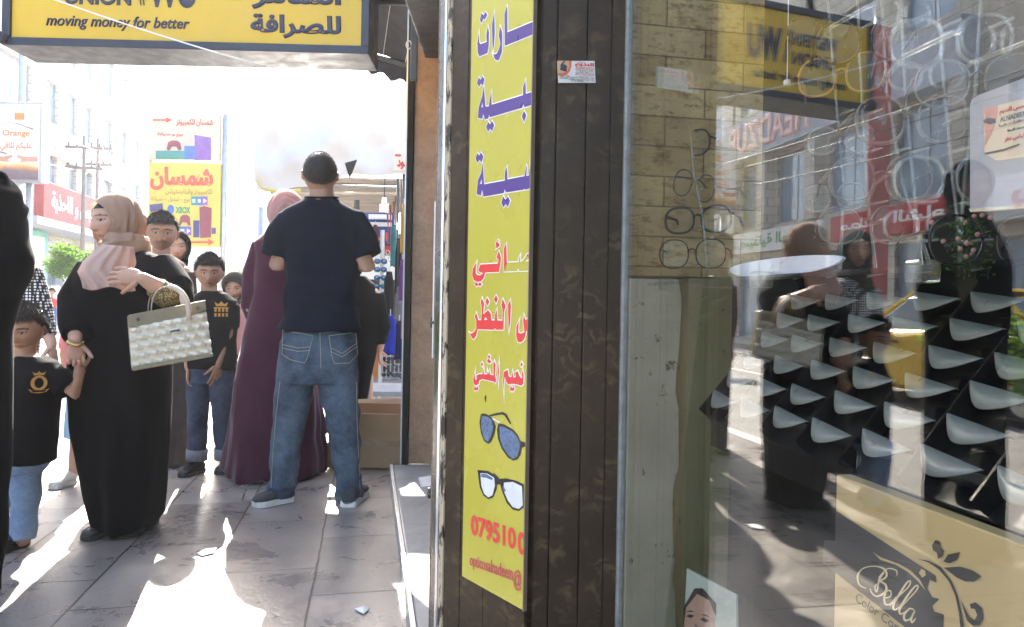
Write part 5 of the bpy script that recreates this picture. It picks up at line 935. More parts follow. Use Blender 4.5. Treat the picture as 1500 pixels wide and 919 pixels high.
# ---- the man seen from behind
def man_from_behind():
    f = Fig(3.7); hc = f.p(469, 257); a = 32.5 * f.k; M = frame(-165, 14); sk = (.34, .19, .12)
    def b(m):
        m.tube([f.p(470, 262, .03), f.p(471, 285, .0), f.p(471, 305, .0)], [.060, .062, .075], 18)
        m.loft(f.rings([(475, 426, 512, .10), (420, 428, 514, .10), (350, 424, 518, .10), (322, 426, 516, .08), (300, 446, 496, .06)]))
        for P in ([(430, 330, 0), (406, 388, -.03), (432, 386, .24), (462, 380, .31)], [(512, 330, 0), (538, 390, -.03), (512, 388, .24), (484, 380, .31)]):
            m.tube(f.path(P), [.052, .044, .034, .027], 14, 'round')
        for P in ([(442, 478, .0), (424, 610, -.02), (412, 722, 0)], [(494, 478, 0), (504, 612, .02), (513, 728, .05)]):
            m.tube(f.path(P), [.085, .058, .04], 14, 'round')
    g = f.path([(462, 380, .31), (484, 380, .31)])
    body = make_body(b, sk, (hc, a, M), dict(scalp=buzz_hair), [((g[0], V((.6, .5, .25)), V((0, -.3, 1))), dict(L=.18, curl=.5)), ((g[1], V((-.6, .5, .2)), V((0, -.3, 1))), dict(L=.18, curl=.5, side=-1))])
    o = root_body(body, 'man seen from behind in navy T-shirt and faded blue jeans', None, f.p(462, 742))
    hair(o, hc, a, M, buzz_hair, .030, HAIR_K, rough=.03, freq=170)
    navy = cloth('navy_jersey', (.0055, .0085, .017), .25, 800, .9, .03)
    def tee(m):
        m.loft(f.rings([(484, 408, 528, .155, .0), (466, 412, 527, .15), (450, 415, 526, .14), (400, 417, 526, .13), (350, 411, 529, .13), (325, 404, 534, .115), (308, 416, 522, .09), (296, 440, 500, .075), (290, 448, 494, .066)]))
        m.tube(f.path([(446, 313, 0), (424, 325, 0), (410, 350, -.01), (402, 377, -.02)]), [.05, .074, .078, .074], 20)
        m.tube(f.path([(496, 313, 0), (518, 325, 0), (532, 350, -.01), (541, 376, -.02)]), [.05, .074, .078, .074], 20)
    def tf(p, n_):
        z = sst(1.35, .95, p.z)
        return .008 * nz(p, 5, 5, 3, 1) + .020 * z * (nz(p, 4, 4, 15, 4) + .5 * nz(p, 12, 12, 9, 2)) + .007 * (1 - 2 * abs(nz(p, 7, 7, 5, 8))) - .006
    t = garment(o, 'tshirt', navy, tee, tf, .007)
    m = MB(); ring = [f.p(471, 289, 0) + V((math.cos(t_) * .083, math.sin(t_) * .07, math.sin(t_) * .012)) for t_ in [i * .2618 for i in range(25)]]; m.tube(ring, .006, 6); m.build('collar', navy, t, True)
    den = denim('faded_denim', (.026, .042, .064), (.115, .155, .205))
    def legs(m):
        m.loft(f.rings([(560, 407, 522, .13), (520, 410, 523, .145), (480, 416, 520, .125), (466, 420, 516, .115)]))
        m.loft(f.rings([(727, 391, 431, .068, .02), (700, 395, 434, .066), (650, 399, 441, .07), (600, 403, 452, .082), (545, 407, 464, .11), (500, 412, 468, .12)]))
        m.loft(f.rings([(738, 494, 531, .068, .05), (700, 490, 529, .066, .03), (650, 483, 526, .07, .02), (600, 475, 525, .082), (545, 464, 524, .11), (500, 462, 522, .12)]))
    j = garment(o, 'jeans', den, legs, lambda p, n_: .014 * sst(.80, .05, p.z) * nz(p, 5, 5, 14, 3) + .009 * nz(p, 10, 10, 8, 6) + .014 * sst(.30, .03, p.z) * nz(p, 3, 3, 26, 8) + .008 * (1 - 2 * abs(nz(p, 8, 8, 10, 11))) * sst(.12, .0, abs(p.z - .52)), .006)
    thr = mk('pale_seam_thread', (.33, .32, .28), .8)
    dn2 = den
    def pocket(P):
        # a patch pocket lies on the seat: follow the jeans by casting onto the mesh
        from mathutils.bvhtree import BVHTree
        me = j.data; off = ORG[j]; bv = BVHTree.FromPolygons([v.co + off for v in me.vertices], [tuple(p.vertices) for p in me.polygons])
        def on(px, py, lift=.004):
            a_, b_ = ray(px, py); d = V((a_, 1, b_)).normalized(); h = bv.ray_cast(V((0, 0, H)) + d * 1.5, d)
            return (h[0] - d * lift) if h[0] else f.p(px, py, -.13)
        return on
    on = pocket(None)
    def seam(pts, name='seam', r=.0016, par=None, lift=.003):
        P = []
        for (x0, y0), (x1, y1) in zip(pts, pts[1:]):
            for i in range(6): P.append(on(x0 + (x1 - x0) * i / 6, y0 + (y1 - y0) * i / 6, lift))
        P.append(on(*pts[-1], lift)); mm = MB(); mm.tube(P, r, 5); return mm
    for PX in ([(414, 484), (459, 492), (450, 525), (446, 532), (425, 527), (413, 519)], [(482, 492), (521, 487), (524, 519), (512, 532), (490, 533), (486, 522)]):
        mm = MB(); n = 9
        q = PX; grid = []
        for i in range(n):
            v_ = i / (n - 1)
            l0 = V((*q[0], 0)).lerp(V((*q[5 if q[0][0] < 470 else 4], 0)), v_); r0 = V((*q[1], 0)).lerp(V((*q[3], 0)), v_)
            grid.append([on(l0.x + (r0.x - l0.x) * k / (n - 1), l0.y + (r0.y - l0.y) * k / (n - 1), .006) for k in range(n)])
        mm.add([p for r in grid for p in r], [(i * n + k, (i + 1) * n + k, (i + 1) * n + k + 1, i * n + k + 1) for i in range(n - 1) for k in range(n - 1)])
        pk = mm.build('pocket', den, j, True)
        mm = seam(PX + [PX[0]], lift=.009)
        mid = [((q[0][0] * .4 + q[5][0] * .6), (q[0][1] * .4 + q[5][1] * .6)), ((q[0][0] + q[1][0]) / 2, q[0][1] + 26), ((q[1][0] * .5 + q[2][0] * .5), (q[1][1] * .5 + q[2][1] * .5))]
        mm.merge(seam(mid, lift=.009)); mm.merge(seam([(x, y + 5) for x, y in mid], lift=.009)); mm.build('pocket_stitching', thr, j, True)
    mm = seam([(468, 470), (469, 500), (470, 540)]); mm.merge(seam([(416, 481), (440, 484), (468, 486), (500, 484), (520, 480)])); mm.merge(seam([(410, 560), (404, 610), (400, 660), (397, 715)])); mm.merge(seam([(522, 560), (523, 620), (526, 680), (528, 730)])); mm.build('seam', thr, j, True)
    grey = mk('charcoal_shoe_fabric', (.03, .032, .035), .8, 0, .3, 30, .3, 300)
    shoe(o, V((f.p(424, 728).x, 3.74, 0)), V((f.p(381, 722).x, 3.60, 0)), grey, RUB_W, .05, .085, sole=.03)
    shoe(o, V((f.p(514, 742).x, 3.62, 0)), V((f.p(520, 735).x, 3.90, 0)), grey, RUB_W, .048, .085, sole=.03)
man_from_behind()

# ---- woman in beige hijab with the quilted bag
def woman_beige():
    f = Fig(3.2); hc = f.p(170, 325); a = 37 * f.k; M = frame(-29, 5); sk = (.50, .30, .21)
    def b(m):
        m.tube([f.p(172, 325, 0), f.p(178, 365, 0), f.p(180, 385, 0)], [.05, .05, .07], 16)
        m.loft(f.rings([(745, 150, 215, .09), (560, 120, 235, .12), (450, 120, 240, .11), (385, 135, 235, .09), (370, 150, 215, .07)]))
        m.tube(f.path([(140, 395, 0), (110, 455, -.08), (110, 500, -.22)]), [.05, .04, .026], 12, 'round')
        m.tube(f.path([(240, 395, 0), (262, 434, -.10), (228, 420, -.25), (207, 407, -.29)]), [.05, .042, .036, .026], 12, 'round')
        m.tube(f.path([(160, 740, 0), (158, 772, -.03)]), [.05, .03], 10, 'round')
    g1 = f.p(110, 502, -.23); g2_ = f.p(207, 407, -.29)
    body = make_body(b, sk, (hc, a, M), dict(fem=True, cap=.47, capc=(.01, .009, .01)), [((g1, V((.12, -.10, -1)), V((.6, -.8, 0))), dict(L=.145, curl=.95, side=1, spread=.02)), ((g2_, V((-1, -.1, .10)), V((-.1, .9, -.25))), dict(L=.165, curl=.42, side=-1, spread=.02))])
    o = root_body(body, 'woman in beige hijab and long black abaya holding a quilted bag', None, f.p(165, 780))
    def ab(m):
        m.loft(f.rings([(774, 146, 218, .12, -.02), (748, 141, 232, .15), (700, 131, 238, .165), (640, 118, 242, .17), (560, 108, 246, .17), (500, 108, 248, .16), (450, 110, 252, .155), (415, 112, 258, .15), (390, 122, 252, .125), (375, 142, 236, .10), (366, 165, 212, .07)]))
        m.tube(f.path([(138, 392, 0), (112, 440, -.04), (108, 474, -.13), (110, 492, -.20)]), [.072, .072, .062, .054], 20)
        m.tube(f.path([(236, 390, 0), (257, 425, -.08), (258, 440, -.12), (240, 434, -.20)]), [.075, .082, .076, .055], 20)
    garment(o, 'abaya', BLACK_CL, ab, lambda p, n_: vfold(.034, 6, .4, 2, 1.15, .25)(p, n_) + .016 * sst(1.15, .3, p.z) * (.5 - 2 * abs(nz(p, 8, 8, .5, 12))) + .012 * nz(p, 8, 8, 6, 9) * sst(.9, 1.2, p.z), .007)
    cuff = NT('yellow_lace_cuff'); vo = cuff.n('TexVoronoi'); vo.inputs['Scale'].default_value = 130; cuff.l(cuff.tc.outputs['Object'], vo.inputs['Vector'])
    cuff.base(cuff.ramp(vo.outputs['Distance'], [(.2, (.42, .33, .13)), (.6, (.08, .06, .03))])); cuff.set(Roughness=.8); cuff.bump(vo.outputs['Distance'], .6, .003)
    m = MB(); m.tube(f.path([(250, 438, -.175), (238, 430, -.225), (229, 421, -.252)]), [.052, .050, .046], 18); m.build('sleeve_cuff', cuff.m, o, True)
    m = MB(); m.tube([f.p(110, 503, -.225) + V((math.cos(t) * .031, math.sin(t) * .031, .008 * math.sin(2 * t))) for t in [i * .3307 for i in range(20)]], .006, 6); m.build('bracelet', mk('brass', (.55, .38, .12), .3, 1.0), o, True)
    bei = cloth('beige_hijab_cloth', (.44, .30, .215), .14, 900, .85, .2, thin=.3)
    def ex(m):
        m.loft(f.rings([(392, 132, 212, .13, -.03), (378, 142, 214, .125, -.02), (362, 150, 214, .12), (345, 152, 212, .11)]))
    h = hijab(o, hc, a, M, ex, bei, (.64, .80, -.08), .008, .006, 3, swirl=9)
    # the loose end of the scarf falls over the chest
    m = MB(); n, k = 30, 22; tail = cloth('pink_beige_scarf_cloth', (.56, .40, .34), .1, 900, .85, .2, thin=.2)
    L0 = [(150, 358), (122, 382), (113, 398), (119, 412), (121, 422)]; R0 = [(196, 362), (200, 385), (194, 400), (196, 414), (199, 425)]
    def pl(L, t):
        x = t * (len(L) - 1); i = min(int(x), len(L) - 2); q = x - i; return L[i][0] * (1 - q) + L[i + 1][0] * q, L[i][1] * (1 - q) + L[i + 1][1] * q
    top, bot = [], []
    for i in range(k + 1):
        l, r = pl(L0, i / k), pl(R0, i / k)
        for j in range(n + 1):
            q = j / n; px = l[0] + (r[0] - l[0]) * q; py = l[1] + (r[1] - l[1]) * q + 3 * math.sin(q * 9) * (i / k)
            dy = -.175 - .05 * math.sin(q * math.pi) + .014 * math.sin(q * 26 + 2 * math.sin(i * .22)) * (.25 + .75 * i / k)
            top.append(f.p(px, py, dy)); bot.append(f.p(px, py, dy + .007))
    N = len(top); w_ = n + 1; fs = [(i * w_ + j, (i + 1) * w_ + j, (i + 1) * w_ + j + 1, i * w_ + j + 1) for i in range(k) for j in range(n)]
    edge = [j for j in range(w_)] + [i * w_ + n for i in range(1, k + 1)] + [k * w_ + j for j in range(n - 1, -1, -1)] + [i * w_ for i in range(k - 1, 0, -1)]
    m.add(top + bot, fs + [tuple(x + N for x in t[::-1]) for t in fs] + [(edge[i], edge[(i + 1) % len(edge)], edge[(i + 1) % len(edge)] + N, edge[i] + N) for i in range(len(edge))])
    m.build('scarf_end', tail, h, True)
    shoe(o, V((f.p(168, 770).x, 3.25, 0)), V((f.p(150, 780).x, 3.06, 0)), LEA_K, RUB_K, .042, .07)
    shoe(o, V((f.p(200, 760).x, 3.35, 0)), V((f.p(196, 770).x, 3.12, 0)), LEA_K, RUB_K, .042, .07)
woman_beige()
def handbag():
    f = Fig(2.92)
    C = [at(187, 463, 2.84), at(300, 441, 3.0), at(311, 521, 3.0), at(193, 542, 2.84)]      # front corners: top left, top right, bottom right, bottom left
    dep = V((-.06, .105, 0)); t = thing('handbag', 'cream quilted handbag with olive trim on a woman\'s forearm', 'handbag', (C[2] + C[3]) / 2)
    oli = mk('olive_leather', (.20, .17, .105), .5, 0, .12, 20, .25, 200); cre = mk('cream_leather', (.62, .57, .46), .42, 0, .08, 12, .15, 260); met = mk('dark_metal', (.12, .11, .1), .3, 1.0)
    m = MB(); n, k = 88, 60; nrm = ((C[1] - C[0]).cross(C[3] - C[0])).normalized(); nrm = nrm if nrm.y < 0 else -nrm
    def q(u, v): return C[0].lerp(C[1], u).lerp(C[3].lerp(C[2], u), v)
    v0 = .20
    def surf(u, v):                                       # leaf shaped quilting
        vv = v0 + .06 * math.cos((u - .5) * 3.0) * 0 + (1 - v0) * v; U, W = u * 7, v * 5; cell = (math.floor(W)) % 2; x = (U + .5 * cell) % 1 - .5; y = W % 1 - .5
        xr, yr = x * .8 + y * .5, -x * .5 + y * .9; d = (xr / .62) ** 2 + (yr / .30) ** 2
        h = .013 * max(0, 1 - d) ** .6 + .005 * max(0, math.cos(xr * 9)) * (d < 1) + .020 * math.sin(math.pi * u) ** .5 * math.sin(math.pi * min(1, vv * 1.02)) ** .5
        return q(u, vv) + nrm * h
    P = [surf(i / n, j / k) for j in range(k + 1) for i in range(n + 1)]
    fs = [(j * (n + 1) + i, (j + 1) * (n + 1) + i, (j + 1) * (n + 1) + i + 1, j * (n + 1) + i + 1) for j in range(k) for i in range(n)]
    m.add(P, fs); m.build('quilted_panel', cre, t, True)
    m = MB(); e = nrm * .004
    m.prism([q(0, 0) + dep * .02, q(1, 0) + dep * .02, q(1, 1) + dep * .02, q(0, 1) + dep * .02], dep)
    bevel(m.build('body', oli, t), .01, 3)
    m = MB(); m.prism([q(0, -.01) + e, q(1, -.01) + e, q(1, .17) + e, q(.75, .22) + e, q(.5, .24) + e, q(.25, .23) + e, q(0, .22) + e], nrm * .012); bevel(m.build('trim', oli, t), .003)
    m = MB(); m.prism([q(0, .95) + e, q(1, .95) + e, q(1, 1.02) + e, q(0, 1.02) + e], nrm * .02); bevel(m.build('trim', oli, t), .004)
    for u in (.12, .88):
        m = MB(); cc = q(u, .10) + nrm * .018; M_ = Matrix((V((1, 0, 0)), nrm, UP)).transposed(); m.ell(cc, (.008, .005, .008), M_, 12, 8); m.build('stud', met, t, True)
    m = MB(); m.box(q(.55, .43) + nrm * .034, V((.021, -.003, .004)), nrm * .004, V((0, 0, .0035))); bevel(m.build('name_plate', met, t), .001)
    pal = mk('pale_leather_strap', (.50, .40, .32), .5, 0, .1, 20, .2, 200)
    for dz, off in ((0, nrm * .016), (1, dep * .95)):
        m = MB(); P = []
        for i in range(17):
            th = math.pi * i / 16; c = q(.52, .12); P.append(c + off + V((-.078 * math.cos(th), -.01 * dz, .125 * math.sin(th) ** .7 + .012 * -math.cos(th) * -1)) - UP * .012)
        m.tube(P, (.0025, .011), 10, flat=nrm); m.build('handle', pal, t, True)
handbag()

# ---- woman in purple coat with pink hijab
def woman_purple():
    f = Fig(4.3); hc = f.p(419, 312); a = 30 * f.k; M = frame(200, 0); sk = (.5, .3, .22)
    def b(m):
        m.tube([f.p(418, 315), f.p(416, 350)], [.05, .07], 14); m.loft(f.rings([(660, 370, 445, .1), (430, 385, 445, .09), (350, 382, 446, .08), (340, 395, 435, .06)]))
        m.tube(f.path([(384, 356, 0), (368, 410, 0), (366, 452, -.02), (372, 468, .1)]), [.045, .04, .03, .025], 12, 'round'); m.tube(f.path([(444, 356, 0), (458, 410, 0), (450, 450, .1)]), [.045, .04, .03], 12, 'round')
        for x in (395, 430): m.tube(f.path([(x, 600, 0), (x, 688, 0)]), [.06, .035], 10, 'round')
    g = f.p(372, 468, .1); g1 = f.p(450, 450, .1)
    o = root_body(make_body(b, sk, (hc, a, M), dict(fem=True, noears=1), [((g, V((.3, .6, -.6)), V((1, 0, 0))), dict(L=.16)), ((g1, V((-.3, .8, -.2)), V((-1, 0, 0))), dict(L=.16, side=-1))]), 'woman from behind in long purple coat and pink hijab', None, f.p(410, 700))
    pur = cloth('purple_wool_cloth', (.055, .013, .032), .22, 700, .85, .3)
    def coat(m):
        m.loft(f.rings([(690, 328, 474, .26, .0), (640, 336, 470, .24), (580, 344, 466, .21), (520, 353, 460, .18), (470, 362, 456, .15), (430, 374, 452, .125), (390, 374, 455, .13), (356, 374, 452, .115), (345, 386, 440, .09), (338, 400, 432, .07)]))
        m.tube(f.path([(384, 358, 0), (370, 405, 0), (366, 448, 0), (371, 464, .08)]), [.062, .06, .052, .045], 18); m.tube(f.path([(444, 358, 0), (458, 405, 0), (454, 445, .08)]), [.062, .06, .05], 18)
    c = garment(o, 'coat', pur, coat, lambda p, n_: vfold(.05, 7, .3, 4, 1.05, .05)(p, n_) + .018 * sst(1.0, .1, p.z) * (1 - 2 * abs(nz(p, 9, 9, .5, 12))), .008)
    pk = cloth('pink_hijab_cloth', (.46, .29, .31), .14, 900, .85, .3, thin=.3)
    hijab(o, hc, a, M, lambda m: m.loft(f.rings([(352, 394, 446, .09), (340, 400, 440, .085), (325, 400, 440, .085)])), pk, (.52, .7, -.16), .006, .008, 2)
    for x in (390, 425): shoe(o, V((f.p(x, 690).x, 4.25, 0)), V((f.p(x, 690).x, 4.47, 0)), LEA_K, RUB_K, .04, .06)
woman_purple()

# ---- boys in black polo shirts
def polo_boy(Y, label, hc, a, M, sk, torso, arms, legs, shoes, loc, den, hands, belly, crest, cuffs=(), cuffm=None, collar=None, haircut=.12):
    f = Fig(Y)
    def b(m):
        m.tube([hc, hc - UP * a * 1.4], [.45 * a, .5 * a], 14)
        m.loft(f.rings([(r[0], r[1] + 5, r[2] - 5, r[3] * .8) for r in torso]))
        for P, rr in arms: m.tube(f.path(P), rr, 12, 'round')
        for P, rr, _ in legs: m.tube(f.path(P), [x * .72 for x in rr], 12, 'round')
    o = root_body(make_body(b, sk, (hc, a, M), dict(scalp=short_hair), hands), label, None, loc)
    hair(o, hc, a, M, short_hair, haircut, HAIR_K, rough=.035, freq=190)
    pol = cloth('black_polo_cloth', (.005, .005, .0065), .25, 700, .85, .03)
    def sh(m):
        m.loft(f.rings(torso))
        for P, rr in arms:
            q = f.path(P); e = q[0].lerp(q[1], .72); d = (e - q[0]).normalized(); cx = sum((V(((r_[0].x + r_[18].x) / 2, r_[0].y, q[0].z)) for r_ in f.rings(torso)[-3:-2]), V()); m.tube([q[0].lerp(cx, .45) + UP * .012, q[0].lerp(e, .15), e], [rr[0] * 1.1, rr[0] * 1.5, rr[0] * 1.6], 18)
    s_ = garment(o, 'polo_shirt', pol, sh, lambda p, n_: .006 * nz(p, 6, 6, 8, 2) + .004 * nz(p, 16, 16, 12, 5), .007)
    if collar:
        m = MB(); c, rx, ry = collar; m.tube([c + V((math.cos(t) * rx, math.sin(t) * ry, .012 * math.sin(t))) for t in [i * .2618 for i in range(25)]], (.014, .006), 8, flat=UP); m.build('collar', pol, s_, True)
    def lg(m):
        for P, rr, _ in legs: m.tube(f.path(P), rr, 20)
        m.loft(f.rings(belly))
    j = garment(o, 'jeans', den, lg, lambda p, n_: .007 * nz(p, 5, 5, 16, 3) + .004 * nz(p, 12, 12, 12, 6), .007)
    for P, r in cuffs: m = MB(); m.tube(f.path(P), r, 18); m.build('trouser_cuff', cuffm, j, True)
    for h_, t_, mt in shoes: shoe(o, h_, t_, mt, RUB_K, .04, .07)
    gold = mk('gold_embroidery', (.50, .27, .06), .6, 0, .3, 200, .4, 400); cm = MB()
    px, py, r_, kind = crest
    from mathutils.bvhtree import BVHTree
    bv = BVHTree.FromPolygons([v.co + ORG[s_] for v in s_.data.vertices], [tuple(p.vertices) for p in s_.data.polygons])
    a_, b_ = ray(px, py); d = V((a_, 1, b_)).normalized(); h = bv.ray_cast(V((0, 0, H)) + d * .5, d)
    c = h[0] if h[0] else f.p(px, py, -.1); nn = h[1] if h[0] else V((0, -1, 0)); X = UP.cross(nn).normalized(); X = X if X.x > 0 else -X; Z = nn.cross(X); Z = Z if Z.z > 0 else -Z; k = f.k
    if kind == 'round':
        ov = [(math.cos(t) * r_, math.sin(t) * r_ * 1.05) for t in [i * .26 for i in range(24)]]; iv = [(x * .72, y * .72) for x, y in ov]; core = [(x * .4, y * .5) for x, y in ov]
        P = [ov, iv, core, [(-6, 11), (6, 11), (8, 16), (3, 13), (0, 17), (-3, 13), (-8, 16)], [(-13, -8), (-9, -13), (9, -13), (13, -8), (8, -10), (-8, -10)]]
    else:
        P = [[(-7, 6), (7, 6), (9, 12), (4, 9), (0, 13), (-4, 9), (-9, 12)]] + [[(x, y), (x + 3, y), (x + 3, y + 5), (x, y + 5)] for x in (-9, -4, 1, 6) for y in (-2, -9)] + [[(-10, 3), (10, 3), (10, 4.4), (-10, 4.4)]]
    put2d(cm, poly2d([[(x * k, y * k) for x, y in q] for q in P]), c, X, Z, lift=.006, thick=.002); cm.build('crest', gold, s_)
    return o
fb = Fig(4.3); hcb = fb.p(307, 401)
polo_boy(4.3, 'boy in black polo shirt and dark jeans with turned-up cuffs', hcb, 24.3 * fb.k, frame(22, 4), (.33, .185, .115),
         [(540, 274, 344, .10), (500, 273, 345, .10), (460, 276, 348, .10), (440, 280, 347, .09), (430, 290, 334, .06), (426, 298, 320, .05)],
         [([(338, 446, 0), (334, 492, -.03), (320, 535, -.08)], [.038, .03, .022]), ([(282, 446, 0), (272, 495, 0), (276, 540, -.05)], [.038, .03, .022])],
         [([(292, 545, 0), (290, 610, 0), (288, 672, 0)], [.075, .062, .056], 0), ([(325, 545, 0), (326, 610, 0), (330, 668, .05)], [.075, .062, .056], 0)],
         [(V((fb.p(292, 680).x, 4.34, 0)), V((fb.p(280, 690).x, 4.16, 0)), LEA_K), (V((fb.p(331, 675).x, 4.42, 0)), V((fb.p(326, 680).x, 4.24, 0)), LEA_K)], fb.p(308, 694),
         denim('dark_denim', (.018, .028, .055), (.06, .085, .14)),
         [((fb.p(320, 535, -.08), V((-.15, -.1, -1)), V((-.7, .6, 0))), dict(L=.14, curl=.35)), ((fb.p(276, 540, -.05), V((0, 0, -1)), V((1, .3, 0))), dict(L=.14, curl=.4))],
         [(560, 276, 342, .095), (538, 277, 341, .095)], (324, 455, 10, 'crown'),
         [(((289, 658, 0), (288, 674, 0)), .062), (((329, 655, .04), (330, 671, .05)), .062)], mk('grey_denim_cuff', (.16, .17, .2), .9, 0, .2, 60), (fb.p(308, 430), .06, .055), .16)
fs_ = Fig(3.0); hcs = fs_.p(36, 483)
polo_boy(3.0, 'small boy in black crested polo and pale jeans held by the hand', hcs, 33.5 * fs_.k, frame(8, 12), (.40, .23, .15),
         [(676, 8, 78, .10), (620, 12, 80, .105), (570, 16, 86, .105), (545, 20, 90, .10), (530, 24, 80, .075), (522, 28, 62, .055)],
         [([(84, 552, 0), (110, 577, -.02), (117, 541, .0)], [.036, .031, .023]), ([(20, 552, 0), (4, 620, 0), (8, 680, -.05)], [.036, .03, .022])],
         [([(40, 680, 0), (38, 730, 0), (33, 790, -.02)], [.062, .053, .049], 0), ([(6, 680, .03), (-3, 730, .1), (-12, 776, .16)], [.06, .052, .048], 0)],
         [(V((fs_.p(30, 780).x, 3.03, 0)), V((fs_.p(18, 795).x, 2.86, 0)), LEA_K), (V((fs_.p(-6, 775).x, 3.17, 0)), V((fs_.p(-18, 790).x, 3.0, 0)), LEA_K)], fs_.p(28, 800),
         denim('pale_denim', (.11, .18, .30), (.24, .33, .46)),
         [((fs_.p(117, 541, .0), V((-.15, .0, 1)), V((-.5, .8, 0))), dict(L=.12, curl=.6))],
         [(690, 2, 62, .085), (672, 8, 74, .095)], (57, 561, 14, 'round'), collar=(fs_.p(44, 530), .062, .055), haircut=.13)

# ---- simpler draped figures
def draped(Y, label, hc_px, hpx, psi, rings, mat, hmat, sk=(.45, .27, .19), arms=(), hands=(), shoes=(), folds=.03, vox=.010, hair_kind=None, capes=None, gname='abaya', beard=False, pitch=4, fem=True, lower=None):
    f = Fig(Y); hc = f.p(*hc_px); a = hpx * f.k / 2; M = frame(psi, pitch); Rr = sorted(rings, key=lambda r: r[0]); ft = f.p((Rr[-1][1] + Rr[-1][2]) / 2, Rr[-1][0])
    def b(m):
        m.tube([hc, hc - UP * a * 1.5], [.42 * a, .5 * a], 12)
        m.loft(f.rings([(r[0], r[1] + .14 * (r[2] - r[1]), r[2] - .14 * (r[2] - r[1]), r[3] * .7) for r in rings]))
        for P, rr in arms: m.tube(f.path(P), rr, 12, 'round')
        for h_, t_ in shoes: m.tube([V((h_[0], h_[1], .06)), V((h_[0], h_[1], .5))], [.035, .05], 10, 'round')
    o = root_body(make_body(b, sk, (hc, a, M), dict(fem=fem, beard=beard, noears=hmat is not None, scalp=short_hair if hmat is None else None), hands, .011), label, None, V((ft.x, ft.y, 0)))
    def g(m):
        m.loft(f.rings(rings))
        for P, rr in arms:
            q = f.path(P); m.tube(q[:-1] + [q[-2].lerp(q[-1], .75)], [x * 1.5 for x in rr], 16)
    gm = garment(o, gname, mat, g, vfold(folds, 6, .5, int(Y * 10), 1.2, .1), vox)
    if lower: garment(o, lower[0], lower[1], lambda m: m.loft(f.rings(lower[2])), vfold(folds, 6, .5, 3, .9, .1), vox)
    if hmat is not None:
        hijab(o, hc, a, M, (lambda m: m.loft(f.rings(capes))) if capes else (lambda m: None), hmat, (.60, .76, -.16), .006, vox * .9, int(Y * 7) % 5 + 1)
    else: hair(o, hc, a, M, hair_kind or short_hair, .12, HAIR_K, rough=.08)
    for h_, t_ in shoes: shoe(o, V((*h_, 0)), V((*t_, 0)), LEA_B if not fem else LEA_K, RUB_K, .043, .07)
    return o
CHAR = cloth('charcoal_hijab_cloth', (.035, .030, .026), .2)
fI = Fig(2.35)
draped(2.35, 'woman in black abaya and black hijab cut off by the photo\'s left edge', (-62, 190), 88, 20,
[(880, -140, -16, .15), (800, -142, -8, .15), (700, -142, 0, .15), (560, -142, 4, .15), (480, -142, 6, .15), (430, -146, 18, .15), (400, -150, 36, .15), (375, -150, 38, .15), (350, -148, 32, .15), (320, -142, 33, .14), (290, -125, 20, .12), (262, -106, 2, .10), (245, -92, -26, .07)], BLACK_CL, BLACK_CL,
       folds=.035, capes=[(330, -120, 30, .15), (290, -112, 26, .13), (250, -95, 0, .10)], shoes=[((-1.98, 2.42), (-1.95, 2.22)), ((-1.85, 2.42), (-1.83, 2.22))])
dots = NT('black_cloth_white_dots'); vo = dots.n('TexVoronoi'); vo.inputs['Scale'].default_value = 62; vo.inputs['Randomness'].default_value = .12; dots.l(dots.tc.outputs['Object'], vo.inputs['Vector'])
dots.base(dots.ramp(vo.outputs['Distance'], [(.36, (.62, .60, .57)), (.44, (.012, .012, .013))])); dots.set(Roughness=.85)
fJ = Fig(3.75)
draped(3.75, 'woman in white-dotted black blouse behind the small boy', (-8, 322), 66, 35, [(560, -50, 48, .14), (500, -52, 52, .14), (450, -50, 54, .13), (410, -50, 52, .13), (385, -42, 40, .11), (368, -24, 20, .07)], dots.m, CHAR,
       arms=[([(42, 396, 0), (60, 455, 0), (76, 506, -.05)], [.045, .04, .027]), ([(-44, 396, 0), (-60, 460, 0), (-58, 520, 0)], [.045, .04, .027])], hands=[((fJ.p(76, 506, -.05), V((.2, -.1, -1)), V((-1, 0, 0))), dict(L=.16, curl=.4))], lower=('skirt', BLACK_CL, [(735, -65, 50, .2), (640, -56, 48, .17), (540, -48, 44, .13)]), folds=.015, capes=[(395, -34, 34, .13), (370, -30, 26, .11), (345, -28, 14, .10)], gname='blouse', shoes=[((-2.6, 3.8), (-2.57, 3.6)), ((-2.75, 3.8), (-2.72, 3.6))])
fF = Fig(4.5)
draped(4.5, 'young man with short dark hair in grey-brown robe behind the beige hijab', (237, 343), 56, 26, [(676, 222, 276, .15), (600, 220, 274, .15), (520, 216, 274, .15), (440, 212, 278, .14), (400, 214, 278, .12), (385, 220, 268, .10), (374, 230, 252, .06)], cloth('grey_brown_robe_cloth', (.060, .045, .038), .2), None, (.30, .17, .11),
       arms=[([(270, 400, 0), (276, 450, 0), (268, 500, -.05)], [.045, .04, .027]), ([(218, 400, 0), (212, 450, 0), (214, 500, -.05)], [.045, .04, .027])], hands=[((fF.p(268, 500, -.05), V((0, -.1, -1)), V((-1, 0, 0))), dict(L=.17)), ((fF.p(214, 500, -.05), V((0, -.1, -1)), V((1, 0, 0))), dict(L=.17))], gname='robe', beard=True, fem=False,
       shoes=[((fF.p(244, 680).x, 4.55), (fF.p(240, 684).x, 4.32)), ((fF.p(264, 680).x, 4.6), (fF.p(263, 684).x, 4.38))], folds=.02)
